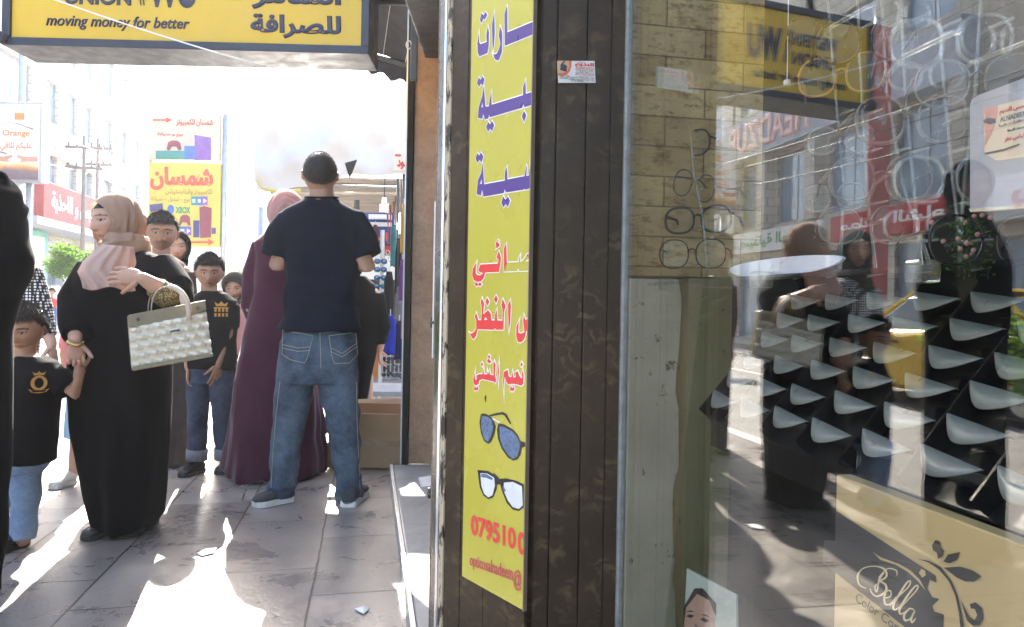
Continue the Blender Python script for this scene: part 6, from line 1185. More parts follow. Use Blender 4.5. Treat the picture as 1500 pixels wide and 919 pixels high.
draped(5.1, 'woman in black hijab half hidden behind the young man', (257, 362), 48, 30, [(650, 228, 284, .15), (520, 232, 284, .15), (430, 230, 284, .14), (400, 234, 280, .11), (388, 246, 270, .07)], BLACK_CL, BLACK_CL, folds=.02, capes=[(412, 236, 280, .12), (395, 242, 274, .1)], shoes=[((-2.42, 5.1), (-2.4, 4.9)), ((-2.3, 5.1), (-2.28, 4.9))])
fE = Fig(5.6)
draped(5.6, 'girl in dark hijab and pink top looking down behind the boy', (344, 420), 40, 12, [(520, 326, 366, .10), (490, 326, 366, .10), (460, 326, 366, .10), (446, 330, 360, .08), (438, 338, 352, .05)], cloth('pink_blouse_cloth', (.52, .27, .27), .15), CHAR, (.42, .25, .17), lower=('skirt', BLACK_CL, [(634, 322, 372, .13), (560, 326, 368, .12), (505, 328, 364, .09)]), folds=.012, capes=[(454, 328, 362, .10), (440, 333, 357, .09)], gname='blouse', pitch=16,
       arms=[([(362, 455, 0), (368, 490, 0), (358, 520, -.06)], [.036, .03, .022])], hands=[((fE.p(358, 520, -.06), V((-.3, -.1, -1)), V((-1, 0, 0))), dict(L=.13))], shoes=[((-2.2, 5.6), (-2.18, 5.42)), ((-2.06, 5.6), (-2.04, 5.42))])
fL = Fig(5.2)
draped(5.2, 'woman in black bending over goods behind the cardboard box', (512, 388), 46, 175, [(640, 500, 540, .16), (585, 500, 538, .16), (540, 496, 546, .16), (500, 492, 556, .17), (470, 490, 560, .16), (440, 494, 558, .15), (416, 500, 548, .12), (405, 508, 536, .08)], BLACK_CL, BLACK_CL, pitch=30,
       arms=[([(548, 432, 0), (560, 480, -.02), (556, 512, -.02)], [.05, .045, .03])], hands=[((fL.p(556, 512, -.02), V((0, .3, -1)), V((1, 0, 0))), dict(L=.16))], folds=.02, capes=[(430, 498, 548, .13), (412, 504, 540, .11)], shoes=[((-1.15, 5.2), (-1.13, 5.4)), ((-1.05, 5.2), (-1.03, 5.4))])
# ---- girl whose skirt, leg and white shoe show beside the abaya
def girl_skirt():
    f = Fig(4.0); hc = f.p(119, 440); a = 24 * f.k; M = frame(10); sk = (.45, .27, .19)
    def b(m):
        m.tube([hc, hc - UP * a * 1.5], [.4 * a, .5 * a], 12); m.loft(f.rings([(600, 106, 140, .07), (540, 104, 142, .075), (486, 98, 144, .075), (476, 104, 136, .05)]))
        m.tube(f.path([(100, 488, 0), (95, 520, 0), (98, 552, -.04)]), [.032, .028, .02], 10, 'round'); m.tube(f.path([(142, 488, 0), (148, 530, 0)]), [.03, .02], 10, 'round')
        m.tube(f.path([(114, 600, 0), (113, 650, 0), (106, 700, .0)]), [.05, .038, .026], 12, 'round'); m.tube(f.path([(132, 600, .05), (132, 650, .1), (134, 695, .16)]), [.05, .038, .026], 12, 'round')
    o = root_body(make_body(b, sk, (hc, a, M), dict(fem=True), [((f.p(98, 552, -.04), V((0, 0, -1)), V((1, 0, 0))), dict(L=.12))]), 'girl in pale blue skirt and white shoes beside the black abaya', None, f.p(112, 715))
    hair(o, hc, a, M, short_hair, .12, HAIR_K)
    sk_ = cloth('pale_blue_skirt_cloth', (.36, .52, .62), .12); garment(o, 'skirt', sk_, lambda m: m.loft(f.rings([(640, 99, 148, .13), (600, 101, 146, .115), (555, 104, 142, .09)])), vfold(.02, 9, .6, 1, .7, .3), .009)
    garment(o, 'blouse', cloth('rose_blouse_cloth', (.55, .22, .24), .15), lambda m: (m.loft(f.rings([(560, 101, 145, .09), (500, 96, 148, .09), (482, 100, 142, .07), (476, 108, 132, .05)])), m.tube(f.path([(101, 488, 0), (97, 512, 0)]), [.042, .042], 14)), None, .009)
    wl = mk('white_leather', (.6, .57, .5), .5, 0, .1, 20)
    for hx, hy, tx, ty in ((108, 4.0, 98, 3.86), (134, 4.16, 134, 4.0)): shoe(o, V((f.p(hx, 700).x, hy, 0)), V((f.p(tx, 706).x, ty, 0)), wl, RUB_W, .036, .065)
girl_skirt()
# ---- little child far off in the road
draped(13.0, 'little child far away in red shirt and blue trousers by the road', (76, 428), 10, 10, [(452, 71, 81, .1), (440, 70, 82, .11), (436, 73, 79, .07)], cloth('red_shirt_cloth', (.4, .06, .07), .1), None, (.4, .25, .17), lower=('trousers', cloth('blue_trouser_cloth', (.06, .10, .28), .1), [(484, 72, 80, .09), (462, 71, 81, .10), (450, 71, 81, .1)]), folds=.01, vox=.02, gname='shirt', fem=False)
# ------------------------------------------------------------------ money exchange sign hung over the pavement
def money_sign():
    Y = 3.4; t = thing('money_exchange_sign', 'large yellow and navy money transfer lightbox hung over the pavement', 'sign', at(270, 75, Y)); e = R(-1.2)
    X = V((math.cos(e), -math.sin(e), 0)).normalized(); X = V((math.cos(R(1.3)), math.sin(R(1.3)), 0)); N = V((X.y, -X.x, 0)); a = V((at(16, 55, Y).x, Y, at(16, 55, Y).z)); O = a
    def lp(px, py):
        u, b = ray(px, py); d = O.dot(N); p = at(px, py, d / (N.x * u + N.y)); q = p - O; return q.dot(X), q.z
    xr = lp(529, 70)[0]; h = .46; fr = mk('navy_sign_frame', (.016, .019, .035), .45, 0, .2, 6, .1, 60); yel = mk('amber_sign_face', (.56, .36, .012), .45, 0, .06, 2); ink = mk('ink_blue_lettering', (.022, .022, .05), .5)
    dep = .25; bw = .039
    def bx(x0, x1, z0, z1, y0, y1, m_, nm, bv=.004): m = MB(); m.box(O + X * ((x0 + x1) / 2) + UP * ((z0 + z1) / 2) - N * ((y0 + y1) / 2), X * ((x1 - x0) / 2), N * ((y1 - y0) / 2), UP * ((z1 - z0) / 2)); return bevel(m.build(nm, m_, t), bv)
    bx(0, xr, 0, h, .004, .02, yel, 'front_face', .001); bx(0, xr, 0, h, dep - .01, dep, yel, 'rear_face', .001)
    bx(-bw, xr + bw, -bw, 0, -.012, dep, fr, 'frame'); bx(-bw, xr + bw, h, h + bw, -.012, dep, fr, 'frame'); bx(-bw, 0, 0, h, -.012, dep, fr, 'frame'); bx(xr, xr + bw, 0, h, -.012, dep, fr, 'frame')
    m = MB(); c = O - X * bw * .6 - UP * bw * .3 + N * .03; m.ell(c, (.024, .024, .03)); m.build('corner_cap', fr, t, True)
    OO = O + N * .0
    def tx(s, x0, z0, x1, z1, bold, shear=0): mm = MB(); put2d(mm, text2d(s, bold, shear), OO, X, UP, (x0, z0, x1, z1), -.002, .004); mm.build('lettering', ink, t)
    a0, a1 = lp(67, 36), lp(278, 16); tx('moving money for better', a0[0], a0[1] - .021, a1[0], a0[1] + .050, .018, .25)
    u0, u1 = lp(94, 6), lp(192, 6); zb = u0[1]; tx('UNION', u0[0], zb, u1[0], zb + .078, .05); tx('WESTERN', u0[0] - .015, zb + .11, u1[0] + .0, zb + .188, .05)
    w0, w1 = lp(206, 9), lp(288, 9); mm = MB(); z = w0[1] + .0
    for x in (0, .015):
        mm = MB(); mm.prism([OO + X * (w0[0] + x) + UP * (z + .004), OO + X * (w0[0] + x + .0045) + UP * (z + .004), OO + X * (w0[0] + x - .032) + UP * (z + .195), OO + X * (w0[0] + x - .037) + UP * (z + .195)], N * .004); mm.build('printed_stripe', ink, t)
    tx('WU', w0[0] + .026, z - .004, w1[0], z + .195, .07, .0)
    b0, b1 = lp(366, 55), lp(500, 23); tx(arabic('للصرافة'), b0[0], b0[1], b1[0], b1[1], .045); c0, c1 = lp(368, 13), lp(500, -22); tx(arabic('السامر'), c0[0], c0[1] + .0, c1[0], c0[1] + .125, .05)
    # the same words on the back
    XB = -X; OB = O - N * dep + X * xr
    for s_, b_, sh_, q_ in (('UNION', .05, 0, (.66, .2, 1.0, .29)), ('WESTERN', .05, 0, (.65, .32, 1.0, .40)), ('moving money for better', .018, .25, (.6, .07, 1.3, .15))):
        mm = MB(); put2d(mm, text2d(s_, b_, sh_), OB, XB, UP, q_, 0, .004); mm.build('lettering', ink, t)
    for x in (.3, 1.2): m = MB(); m.tube([O + X * x + UP * (h + bw) - N * dep / 2, O + X * x + UP * 1.6 - N * dep / 2 + X * .3], .02, 8); m.build('hanger', DKM, t, True)
    m = MB(); m.tube([O + X * xr + UP * .3 - N * .17, O + X * (xr + .6) + UP * .3 - N * .17], .03, 8); m.build('wall_arm', DKM, t, True)
money_sign()
m = MB(); a, b = at(112, -3, 3.2), at(345, 82, 3.2); m.merge(wire(a - V((.8, 0, -.25)), b + V((.12, .05, -.03)), .03, .0035)); tag(m.build('white_cord', WHL, None, True), 'thin white cord slung in front of the money transfer sign', 'cord')
# ------------------------------------------------------------------ dark awning between the sign and the wall
def awning():
    navy = mk('dark_navy_canvas', (.005, .006, .013), .75, 0, .3, 3, .2, 40); P = [at(536, 76, 5.2), at(622, 101, 4.9), at(645, -90, 3.4), at(530, -150, 3.6)]
    t = thing('navy_awning', 'dark navy awning with pale seams beside the money transfer sign', 'awning', P[0]); m = MB(); n = 16
    G = [[P[0].lerp(P[1], i / n).lerp(P[3].lerp(P[2], i / n), j / n) + UP * .03 * math.sin(math.pi * j / n) for i in range(n + 1)] for j in range(n + 1)]; vs = [p for r in G for p in r]; N = len(vs); w_ = n + 1; fs = [(j * w_ + i, j * w_ + i + 1, (j + 1) * w_ + i + 1, (j + 1) * w_ + i) for j in range(n) for i in range(n)]
    m.add(vs + [p + UP * .006 for p in vs], [f[::-1] for f in fs] + [tuple(x + N for x in f) for f in fs]); m.build('canvas', navy, t, True)
    sm = mk('pale_seam', (.55, .55, .55), .7)
    for f in (.30, .68): m = MB(); m.tube([P[0].lerp(P[1], f).lerp(P[3].lerp(P[2], f + .25), j / 8) - UP * .006 + UP * .03 * math.sin(math.pi * j / 8) for j in range(9)], .0025, 6); m.build('seam', sm, t)
    m = MB(); m.tube([P[0] - UP * .01, P[1] - UP * .01], .022, 10); m.build('front_bar', DKM, t, True)
    m = MB(); k = 14
    V0 = [P[0].lerp(P[1], i / k) - UP * .02 for i in range(k + 1)]; V1 = [p - UP * (.10 + .02 * math.sin(i * 1.3)) + V((0, .05, 0)) for i, p in enumerate(V0)]; m.add(V0 + V1 + [p + V((0, .006, 0)) for p in V0 + V1], [(i, i + 1, k + 2 + i, k + 1 + i) for i in range(k)] + [(2 * k + 2 + i + 1, 2 * k + 2 + i, 3 * k + 3 + i, 3 * k + 4 + i) for i in range(k)]); m.build('valance', navy, t, True)
awning()
# ------------------------------------------------------------------ the neighbouring doorway: step, marble jamb, frames, shutter box
gm = NT('grey_polished_marble'); gm.base(gm.ramp(gm.noise(4, 6, .7, None, 1.5), [(.3, (.16, .165, .17)), (.7, (.30, .30, .30))])); gm.set(Roughness=.3); 
m = MB(); m.qbox(.16, 1.6, 1.9, 4.32, -.02, .075); st = thing('doorstep', 'grey marble doorstep with a worn metal edge and a paper scrap', 'doorstep', sq(.3, 3, 0)); bevel(m.build('slab', gm.m, st), .006)
m = MB(); m.qbox(.140, .158, 1.9, 4.32, -.01, .079); bevel(m.build('edge_strip', GALV, st), .002)
brm = NT('brown_marble'); vv = brm.n('TexVoronoi', feature='DISTANCE_TO_EDGE'); vv.inputs['Scale'].default_value = 11; dn = brm.n('TexNoise'); dn.inputs['Scale'].default_value = 6; brm.l(brm.tc.outputs['Object'], dn.inputs['Vector']); mvv = brm.n('Mix', data_type='VECTOR'); mvv.inputs[0].default_value = .12; brm.l(brm.tc.outputs['Object'], mvv.inputs[4]); brm.l(dn.outputs['Color'], mvv.inputs[5]); brm.l(mvv.outputs[1], vv.inputs['Vector'])
bc = brm.ramp(brm.noise(7, 6, .75), [(.3, (.19, .105, .058)), (.55, (.31, .19, .112)), (.75, (.42, .28, .175))]); brm.base(brm.mix(brm.ramp(vv.outputs['Distance'], [(0, (.30, .30, .30)), (.02, (0, 0, 0))]), bc, (.38, .29, .21))); brm.set(Roughness=.38, Specular_IOR_Level=.3)
x0, x1 = at(603, 400, 4.3), at(650, 400, 4.3); jp = thing('marble_pillar', 'brown marble doorway pillar with a black frame on its left', 'pillar', V(((x0.x + x1.x) / 2, 4.4, 0)))
m = MB(); m.box(((x0.x + x1.x + .02) / 2, 4.42, 1.75), V(((x1.x - x0.x) / 2 + .01, 0, 0)), V((0, .12, 0)), UP * 1.675); bevel(m.build('cladding', brm.m, jp), .004)
m = MB(); m.box(((x0.x + x1.x + .02) / 2, 4.286, 1.75), V(((x1.x - x0.x) / 2 - .022, 0, 0)), V((0, .012, 0)), UP * 1.6); 
xf = at(597.5, 400, 4.28); m = MB(); m.box((xf.x, 4.30, 1.75), V((.019, 0, 0)), V((0, .03, 0)), UP * 1.68); bevel(m.build('door_frame', mk('black_door_frame', (.008, .008, .008), .6, 0, .2, 6, 0, 80, .15), jp), .003)
m = MB(); m.box((xf.x - .026, 4.33, 1.75), V((.006, 0, 0)), V((0, .03, 0)), UP * 1.68); bevel(m.build('frame_edge', GALV, jp), .002)
ch = mk('chromed_steel', (.62, .62, .63), .12, 1.0, .05, 3); p = at(650, 300, 1.95); pr = thing('steel_post', 'shiny steel shutter guide standing beside the dark pillar', 'post', V((p.x, p.y, 0)))
m = MB(); m.box((at(651, 300, 1.95).x, 1.95, 1.7), V((.008, 0, 0)), V((0, .012, 0)), UP * 1.7); bevel(m.build('guide', ch, pr), .003); m = MB(); m.box((at(642, 300, 1.98).x, 1.98, 1.7), V((.006, 0, 0)), V((0, .012, 0)), UP * 1.7); bevel(m.build('guide', mk('bronze_guide', (.16, .12, .09), .3, .6), pr), .003)
m = MB(); m.box((at(637, 400, 2.0).x, 2.0, at(637, 410, 2).z), V((.004, 0, 0)), V((0, .008, 0)), UP * .22); bevel(m.build('white_reflection_strip', WHP, pr), .002)  # painted white to stand for a reflection on a door edge
sb = thing('shutter_box', 'dark metal shutter housing at the top of the neighbouring doorway', 'shutter box', at(628, 60, 3.6)); P0_ = at(606, 58, 3.9)
m = MB(); m.box((at(632, 0, 3.4).x + .05, 3.5, at(600, 62, 3.8).z + .4), V((.16, 0, 0)), V((0, .55, 0)), UP * .4); bevel(m.build('housing', mk('dark_brown_metal', (.007, .006, .005), .5, .2, .3, 8), sb), .01)
m = MB(); q = at(606, 118, 3.9); m.box((q.x, 3.9, q.z + .55), V((.018, 0, 0)), V((0, .02, 0)), UP * .55); bevel(m.build('bracket', DKM, sb), .003); m = MB(); q = at(599, 66, 3.88); m.tube([q + V((math.cos(i * .4) * .014, 0, math.sin(i * .4) * .022)) for i in range(15)], .004, 6); m.build('hook', GALV, sb, True)
m = MB(); P_ = [gnd(613, 700, .0765), gnd(632, 697, .0765), gnd(634, 712, .0765), gnd(617, 714, .0765)]; m.prism(P_, UP * .001); m.build('paper_scrap', mk('white_scrap_paper', (.6, .6, .6), .7), st)
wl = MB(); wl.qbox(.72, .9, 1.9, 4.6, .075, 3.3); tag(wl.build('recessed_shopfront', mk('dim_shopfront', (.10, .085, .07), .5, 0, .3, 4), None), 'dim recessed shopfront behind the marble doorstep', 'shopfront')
# ------------------------------------------------------------------ market stall under the white tarpaulin
tarp = NT('white_tarpaulin'); tarp.base(tarp.ramp(tarp.noise(2.2, 5, .6), [(.3, (.54, .55, .56)), (.7, (.60, .61, .62))])); tarp.set(Roughness=.55); tt = tarp.n('BsdfTranslucent'); tt.inputs[0].default_value = (.80, .80, .78, 1); mx = tarp.n('MixShader'); mx.inputs[0].default_value = .09; tarp.l(tarp.b.outputs[0], mx.inputs[1]); tarp.l(tt.outputs[0], mx.inputs[2]); tarp.l(mx.outputs[0], tarp.out.inputs[0]); tarp.bump(tarp.noise(9, 4), .25, .02)
stall = thing('market_stall', 'market stall roofed with a sagging torn white tarpaulin', 'market stall', V((at(480, 300, 6.5).x, 6.6, 0)))
def tarpaulin():
    n, k = 34, 22; top = []
    for j in range(k + 1):
        v = j / k
        for i in range(n + 1):
            u = i / n; xb = 372 + (606 - 372) * u; ytop = 118 - 18 * u; ybot = 276 - 20 * u + 7 * math.sin(u * 7) + 3 * math.sin(u * 19); Yd = 6.0 + .3 * u
            bulge = math.sin(math.pi * v) ** .8 * .10 + .035 * math.sin(u * 9 + v * 5) + .022 * math.sin(u * 21 - v * 9 + 2) + .02 * math.sin(v * 17 + u * 6)
            p = at(xb, ytop + (ybot - ytop) * v, Yd); top.append(p + V((0, -bulge + (1 - v) * .25, 0)))
    w_ = n + 1; fs = [(j * w_ + i, (j + 1) * w_ + i, (j + 1) * w_ + i + 1, j * w_ + i + 1) for j in range(k) for i in range(n)]
    # the tear
    hole = {(14, 20), (14, 21), (15, 20), (15, 21), (16, 20), (16, 21), (13, 21), (15, 22), (17, 20)}
    N = len(top); m = MB(); m.add(top + [p + V((0, .006, 0)) for p in top], fs + [tuple(x + N for x in f[::-1]) for f in fs]); m.build('tarpaulin', tarp.m, stall, True)
    m = MB() ; A, B, C, D = at(372, 120, 6.3), at(606, 100, 6.5), at(606, 100, 6.5) + S * 4 + UP * .3, at(372, 120, 6.3) + S * 4 + UP * .3; pass
    m = MB(); a, b, c = at(505, 239, 5.78), at(523, 234, 5.78), at(512, 263, 5.78); m.prism([a, b, c], V((0, .01, 0))); m.build('tear_patch', mk('tear_shade', (.02, .02, .02), .8), stall)  # no real hole: a black triangle paints the shade inside the tear
tarpaulin()
wd = mk('grey_weathered_timber', (.14, .12, .10), .85, 0, .3, 9, .4, 60, aniso=(1, 1, 6))
for i, (x0, y0, x1, y1) in enumerate(((395, 262, 612, 268), (400, 272, 612, 280), (396, 280, 612, 292), (420, 268, 480, 300))):
    m = MB(); a, b = at(x0, y0, 6.4 + .5 * i), at(x1, y1, 6.7 + .5 * i); m.tube([a, b], .035, 6); m.build('rafter', wd, stall)
m = MB(); m.prism([at(400, 285, 6.6), at(612, 285, 6.8), at(612, 312, 9.4), at(400, 312, 9.2)], UP * .02); m.build('ceiling_boards', mk('pale_ceiling_boards', (.30, .27, .23), .8, 0, .25, 4), stall)
for px, Y_ in ((522, 7.4), (382, 9.3)): m = MB(); q = at(px, 300, Y_); m.tube([V((q.x, Y_, 0)), V((q.x, Y_, 2.25))], .035, 10); m.build('post', GALV, stall, True)
yel_ = mk('yellowed_tarpaulin_hem', (.55, .45, .14), .6); m = MB(); m.tube([at(371, 262, 5.98), at(385, 276, 5.9), at(410, 282, 5.86), at(440, 280, 5.84)], (.008, .022), 8); m.build('hem', yel_, stall, True)
# bulb
def bulb():
    t = thing('spiral_bulb', 'white spiral bulb hanging under the stall roof', 'bulb', at(563, 312, 6.6)); c = at(563, 290, 6.6); m = MB(); m.tube([c + UP * .18, c], .006, 6); m.build('flex', BLK, t); m = MB(); m.tube([c, c - UP * .045, c - UP * .06], [.02, .026, .022], 12); m.build('base', WHP, t, True)
    m = MB(); m.tube([c - UP * (.06 + .075 * i / 40) + V((math.cos(i * .63), math.sin(i * .63), 0)) * .036 for i in range(41)], .011, 6); m.build('tube', WHP, t, True)
bulb()
ss = thing('stall_sign', 'navy shop sign with red Arabic letters under a strip lamp at the back', 'sign', at(556, 360, 9.6)); a, b = at(535, 306, 9.6), at(577, 356, 9.6); m = MB(); m.box(((a.x + b.x) / 2 - .4, 9.65, (a.z + b.z) / 2), V(((b.x - a.x) / 2 + .4, 0, 0)), V((0, .04, 0)), UP * ((a.z - b.z) / 2)); m.build('panel', BLUP, ss)
m = MB(); put2d(m, text2d(arabic('الخطيب'), .04), V((b.x, 9.606, 0)), V((1, 0, 0)), UP, (-.62, at(0, 347, 9.6).z, -.09, at(0, 331, 9.6).z), .004, .004); m.build('lettering', mk('orange_red_lettering', (.6, .09, .03), .5), ss)
m = MB(); q = at(557, 318, 9.5); m.box((q.x, 9.5, q.z), V((.15, 0, 0)), V((0, .03, 0)), UP * .03); m.box((q.x, 9.5, q.z - .1), V((.15, 0, 0)), V((0, .03, 0)), UP * .025); m.build('strip_lamp', WHP, ss)
m = MB(); a, b = at(520, 360, 9.7), at(578, 372, 9.7); m.box(((a.x + b.x) / 2, 9.7, (a.z + b.z) / 2), V(((b.x - a.x) / 2, 0, 0)), V((0, .03, 0)), UP * ((a.z - b.z) / 2)); m.build('red_strip', REDP, ss); m = MB(); a, b = at(520, 374, 9.7), at(578, 410, 9.7); m.box(((a.x + b.x) / 2, 9.7, (a.z + b.z) / 2), V(((b.x - a.x) / 2, 0, 0)), V((0, .03, 0)), UP * ((a.z - b.z) / 2)); m.build('white_panel', WHP, ss)
m = MB(); a, b = at(505, 372, 9.9), at(600, 372, 9.9); m.box(((a.x + b.x) / 2, 9.95, 1.0), V(((b.x - a.x) / 2, 0, 0)), V((0, .02, 0)), UP * 1.0); m.build('back_screen', mk('dark_screen', (.035, .03, .028), .8, 0, .4, 5), stall)  # added dark sheet, blocks the bright street seen through the stall
ws = thing('paper_sign', 'white sign with red Arabic word hung from the tarpaulin corner', 'sign', at(588, 250, 5.7)); a, b = at(577, 214, 5.7), at(612, 250, 5.7); m = MB(); m.box(((a.x + b.x) / 2, 5.7, (a.z + b.z) / 2), V(((b.x - a.x) / 2, 0, 0)), V((0, .004, 0)), UP * ((a.z - b.z) / 2)); m.build('sheet', WHP, ws)
m = MB(); z_ = lambda y: at(0, y, 5.69).z; put2d(m, text2d(arabic('عمود'), .04), V((a.x, 5.694, 0)), V((1, 0, 0)), UP, (.03, z_(238), .15, z_(224)), .002, .002); put2d(m, poly2d([[(.012, z_(219)), (.06, z_(219)), (.06, z_(216)), (.012, z_(216))]]), V((a.x, 5.694, 0)), V((1, 0, 0)), UP, None, .002, .002); m.build('lettering', REDL, ws)
# belts, chains and bags hung beside the pillar
rnd = random.Random(21); cols_ = [('orange leather', mk('orange_leather', (.40, .11, .05), .5)), ('black leather', LEA_K), ('brown leather', LEA_B), ('grey fabric', mk('grey_strap', (.2, .2, .2), .7)), ('red fabric', mk('red_strap', (.35, .05, .05), .6))]
spots_b = [(571, 288, 572, 380, 0, 8.0), (577, 284, 575, 372, 0, 7.6), (583, 262, 580, 470, 1, 6.6), (588, 262, 586, 480, 2, 6.4), (592, 256, 590, 430, 1, 6.2), (580, 282, 578, 420, 3, 7.0), (594, 290, 593, 470, 4, 6.3), (567, 300, 568, 370, 4, 8.4)]
names_b = ['orange belt hanging farthest left under the stall roof', 'second orange belt, just right of the first', 'long black belt hanging left of the brown one', 'long brown belt beside the marble pillar', 'short black belt nearest the marble pillar', 'grey woven belt between orange and black belts', 'red belt hanging against the black door frame', 'short red belt beside the navy stall sign']
for (xa, ya, xb, yb, ci, Y_), lb in zip(spots_b, names_b):
    m = MB(); a, b = at(xa, ya, Y_), at(xb, yb, Y_); m.tube([a, a.lerp(b, .5) + V((.01, 0, 0)), b], (.018, .003), 8, flat=V((1, 0, 0))); o = tag(m.build('belt', cols_[ci][1], None, True), lb, 'belt', 'belts hanging at the stall'); m = MB(); m.tube([b + V((math.cos(i * .52) * .022, -.004, math.sin(i * .52) * .028)) for i in range(13)], .005, 6); m.build('buckle', ch, o, True)
def sunrack():
    t = thing('sunglasses_stand', 'tall stand of blue mirrored sunglasses behind the man', 'stand', V((at(559, 420, 7.0).x, 7.0, 0))); c = at(559, 420, 7.0); m = MB(); m.tube([V((c.x, 7.0, 0)), V((c.x, 7.0, 1.75))], .02, 8); m.tube([V((c.x, 7, 0)), V((c.x, 7, .03))], .2, 16); m.build('pole', GALV, t)
    bl = mk('blue_mirror_lens', (.03, .12, .25), .12, .7)
    for i in range(9):
        z = at(0, 374 + i * 12, 7).z
        fr = MB(); ln = MB()
        for sg in (-1, 1): ln.ell((c.x + sg * .033, 6.93, z), (.027, .006, .022), None, 12, 8); fr.tube([V((c.x + sg * .033 + math.cos(th) * .029, 6.93, z + math.sin(th) * .024)) for th in [k * .52 for k in range(13)]], .004, 5)
        fr.tube([V((c.x - .01, 6.93, z + .008)), V((c.x + .01, 6.93, z + .008))], .004, 5); f = fr.build('sunglasses', BKF, t, True); ln.build('lens', bl, f, True)
sunrack()
def hung(px, py, w_, h_, Y_, m_, label, nm='garment', cat='clothes'):
    t = thing(nm, label, cat, at(px, py + h_, Y_)); c = at(px, py, Y_); k = Y_ / F; m = MB(); rings = []
    for i in range(9):
        v = i / 8; z = c.z - h_ * k * v; ww = w_ * k / 2 * (.55 + .45 * sst(0, .3, v)); rings.append([V((c.x + math.cos(th) * ww * (1 + .08 * math.sin(5 * th + v * 4)), Y_ + math.sin(th) * .05, z + .01 * math.sin(3 * th) * v)) for th in [j * math.pi / 12 for j in range(24)]])
    m.loft(rings[::-1]); m.build('cloth', m_, t, True); m = MB(); m.tube([c + UP * .05, c], .004, 6); m.tube([c + V((-w_ * k * .3, 0, -.02)), c, c + V((w_ * k * .3, 0, -.02))], .005, 6); m.build('hanger', GALV, t)
hung(572, 462, 16, 56, 6.0, cloth('royal_blue_cloth', (.02, .035, .32), .2), 'royal blue garment hanging low beside the marble pillar'); hung(585, 470, 14, 56, 6.1, cloth('dark_navy_garment_cloth', (.012, .016, .05), .2), 'dark navy garment hanging between blue garment and pillar'); hung(570, 398, 14, 62, 6.8, cloth('black_bag_cloth', (.012, .012, .012), .3), 'black long bag hanging below the orange belts', 'hanging_bag', 'bag'); hung(586, 420, 12, 50, 6.3, cloth('grey_scarf_cloth', (.12, .12, .13), .3), 'grey scarf hanging against the black door frame', 'hanging_scarf', 'scarf')
goods = [('maroon', (.10, .02, .03)), ('olive', (.07, .07, .03)), ('white', (.5, .5, .48)), ('teal', (.03, .14, .15)), ('mustard', (.35, .2, .04)), ('violet', (.10, .04, .16)), ('charcoal', (.02, .02, .022)), ('rose', (.4, .14, .17)), ('sand', (.33, .26, .18)), ('ink black', (.008, .008, .009))]
where = [(550, 330, 9, 40, 8.6, 'in the back row beneath the navy stall sign'), (556, 472, 12, 40, 7.4, 'low behind the sunglasses stand'), (564, 420, 9, 36, 7.6, 'between the sunglasses stand and the belts'), (578, 330, 10, 60, 7.2, 'high under the stall roof by the belts'), (592, 300, 9, 70, 6.0, 'high against the black door frame'), (590, 380, 10, 60, 6.05, 'halfway up the black door frame'), (566, 500, 12, 50, 7.0, 'low to the left of the blue garment'), (593, 455, 9, 40, 5.9, 'low against the black door frame'), (560, 350, 8, 40, 9.0, 'deep inside the stall under the strip lamp'), (584, 350, 9, 80, 6.7, 'between the belts and the marble pillar')]
for (nm_, c_), (x_, y_, w2, h2, Y2, wh) in zip(goods, where): hung(x_, y_, w2, h2, Y2, cloth(nm_.replace(' ', '_') + '_goods_cloth', c_, .25), nm_ + ' cloth bag hanging ' + wh, 'hanging_bag', 'bag')
m = MB(); q = at(556, 385, 7.3); m.ell(q, (.07, .06, .06)); m.tube([q + UP * .05, q + UP * .1], [.03, .02], 10); tag(m.build('plastic_jug', WHP, None, True), 'round white plastic jug hanging over the sunglasses', 'jug')
def counter():
    t = thing('stall_table', 'low grey stall table with an orange panel behind the cardboard boxes', 'table', V((at(560, 580, 5.9).x, 6.1, 0))); z = at(560, 575, 5.9).z; a, b = at(530, 575, 5.9).x, at(600, 575, 5.9).x; m = MB(); m.box(((a + b) / 2, 6.1, z), V(((b - a) / 2, 0, 0)), V((0, .3, 0)), UP * .02); bevel(m.build('table_top', mk('grey_laminate', (.34, .34, .34), .5, 0, .15, 5), t), .005)
    for x in (a + .04, b - .04):
        for y in (5.86, 6.34): m = MB(); m.tube([V((x, y, 0)), V((x, y, z - .02))], .02, 8); m.build('leg', GALV, t)
    m = MB(); q0, q1 = at(546, 505, 6.35), at(554, 555, 6.35); m.box(((q0.x + q1.x) / 2, 6.35, (q0.z + q1.z) / 2), V(((q1.x - q0.x) / 2, 0, 0)), V((0, .01, 0)), UP * ((q0.z - q1.z) / 2)); m.build('side_board', mk('orange_plywood', (.45, .20, .07), .6), t)
    t2 = thing('shoe_rack', 'small wire rack with metal trinkets on the stall table', 'rack', at(570, 556, 6.2)); m = MB()
    for i in range(6): q = at(560 + i * 6, 520, 6.2); m.tube([q, at(560 + i * 6, 556, 6.2)], .006, 6)
    for y in (522, 534, 546, 555): m.tube([at(558, y, 6.2), at(594, y, 6.2)], .005, 6)
    m.build('wire_frame', GALV, t2); m = MB(); rn = random.Random(3)
    for i in range(26): m.ell(at(rn.uniform(560, 592), rn.uniform(524, 553), 6.18), (rn.uniform(.01, .022), .012, rn.uniform(.008, .018)), None, 8, 6)
    m.build('trinkets', DKM, t2, True)
counter()
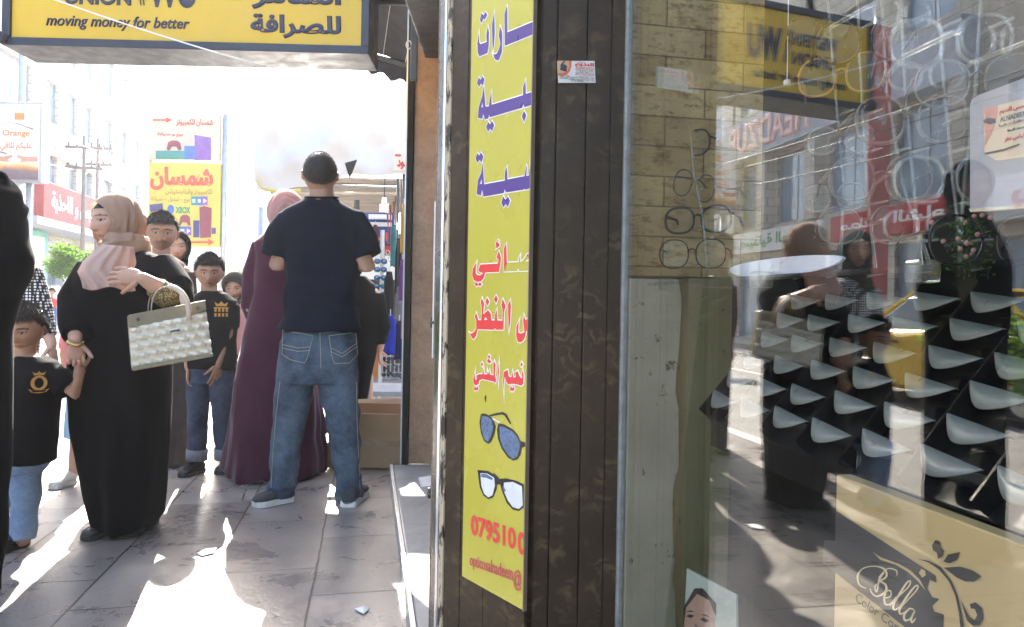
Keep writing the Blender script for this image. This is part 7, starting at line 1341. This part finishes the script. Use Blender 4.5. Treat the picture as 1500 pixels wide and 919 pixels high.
# ------------------------------------------------------------------ cardboard boxes
cb = NT('corrugated_cardboard'); cw = cb.n('TexWave'); cw.inputs['Scale'].default_value = 60; cb.l(cb.tc.outputs['Object'], cw.inputs['Vector']); cb.base(cb.ramp(cb.noise(3.5, 5), [(.3, (.25, .165, .09)), (.7, (.33, .23, .135))])); cb.set(Roughness=.85); cb.bump(cw.outputs['Fac'], .12, .002)
def carton():
    t = thing('cardboard_box', 'large open cardboard box standing on another against the doorway', 'box', V((at(528, 690, 4.45).x, 4.6, 0))); a, b = at(478, 690, 4.45).x, at(590, 690, 4.45).x; z1 = at(0, 640, 4.45).z; z2 = at(0, 596, 4.45).z; 
    m = MB(); m.box(((a + b) / 2, 4.62, z1 / 2 + .002), V(((b - a) / 2, 0, 0)), V((0, .17, 0)), UP * (z1 / 2 - .004)); bevel(m.build('lower_carton', cb.m, t), .006)
    w_ = .006
    for c, hx, hy, nm in ((((a + b) / 2, 4.452, (z1 + z2) / 2), (b - a) / 2 - .012, .005, 'front_panel'), (((a + b) / 2, 4.78, (z1 + z2) / 2 + .02), (b - a) / 2 - .012, .005, 'rear_panel'), ((a + .012, 4.615, (z1 + z2) / 2), .005, .155, 'side_panel'), ((b - .012, 4.615, (z1 + z2) / 2), .005, .155, 'side_panel')):
        m = MB(); m.box(c, V((hx, 0, 0)), V((0, hy, 0)), UP * ((z2 - z1) / 2 - .003)); bevel(m.build(nm, cb.m, t), .003)
    m = MB(); z3 = at(0, 584, 4.6).z; m.prism([V((a + .01, 4.785, z2)), V((b - .01, 4.785, z2)), V((b - .02, 4.83, z3 + .02)), V((a + .02, 4.83, z3))], V((0, .006, 0))); m.build('flap', cb.m, t)
    m = MB(); m.prism([V((a + .008, 4.46, z2)), V((a + .008, 4.77, z2)), V((a - .05, 4.74, z2 - .16)), V((a - .055, 4.50, z2 - .17))], V((.006, 0, 0))); m.build('flap', cb.m, t)
    m = MB(); m.box(((a + b) / 2 + .03, 4.4475, z1 + .001), V(((b - a) / 2 - .03, 0, 0)), V((0, .0012, 0)), UP * .018); m.build('packing_tape', mk('brown_packing_tape', (.24, .16, .09), .25), t)
carton()
# litter on the pavement
sp = mk('white_scrap_paper', (.62, .62, .6), .7)
for L, lb in (([(288, 811), (300, 804), (318, 803), (312, 811), (296, 815)], 'white paper scrap lying on the paving in the middle'), ([(519, 893), (532, 889), (541, 893), (533, 900)], 'white paper scrap on the paving near the doorstep'), ([(376, 727), (390, 732), (402, 737), (386, 738)], 'torn pale paper strip under the man\'s left shoe')):
    m = MB(); P = [gnd(x, y, .004) for x, y in L]; c = sum(P, V()) / len(P); m.prism(P, UP * .002); m.add([c + UP * .012] + [p + UP * .003 for p in P], [(0, i + 1, (i + 1) % len(P) + 1) for i in range(len(P))]); tag(m.build('paper_litter', sp, None), lb, 'litter')
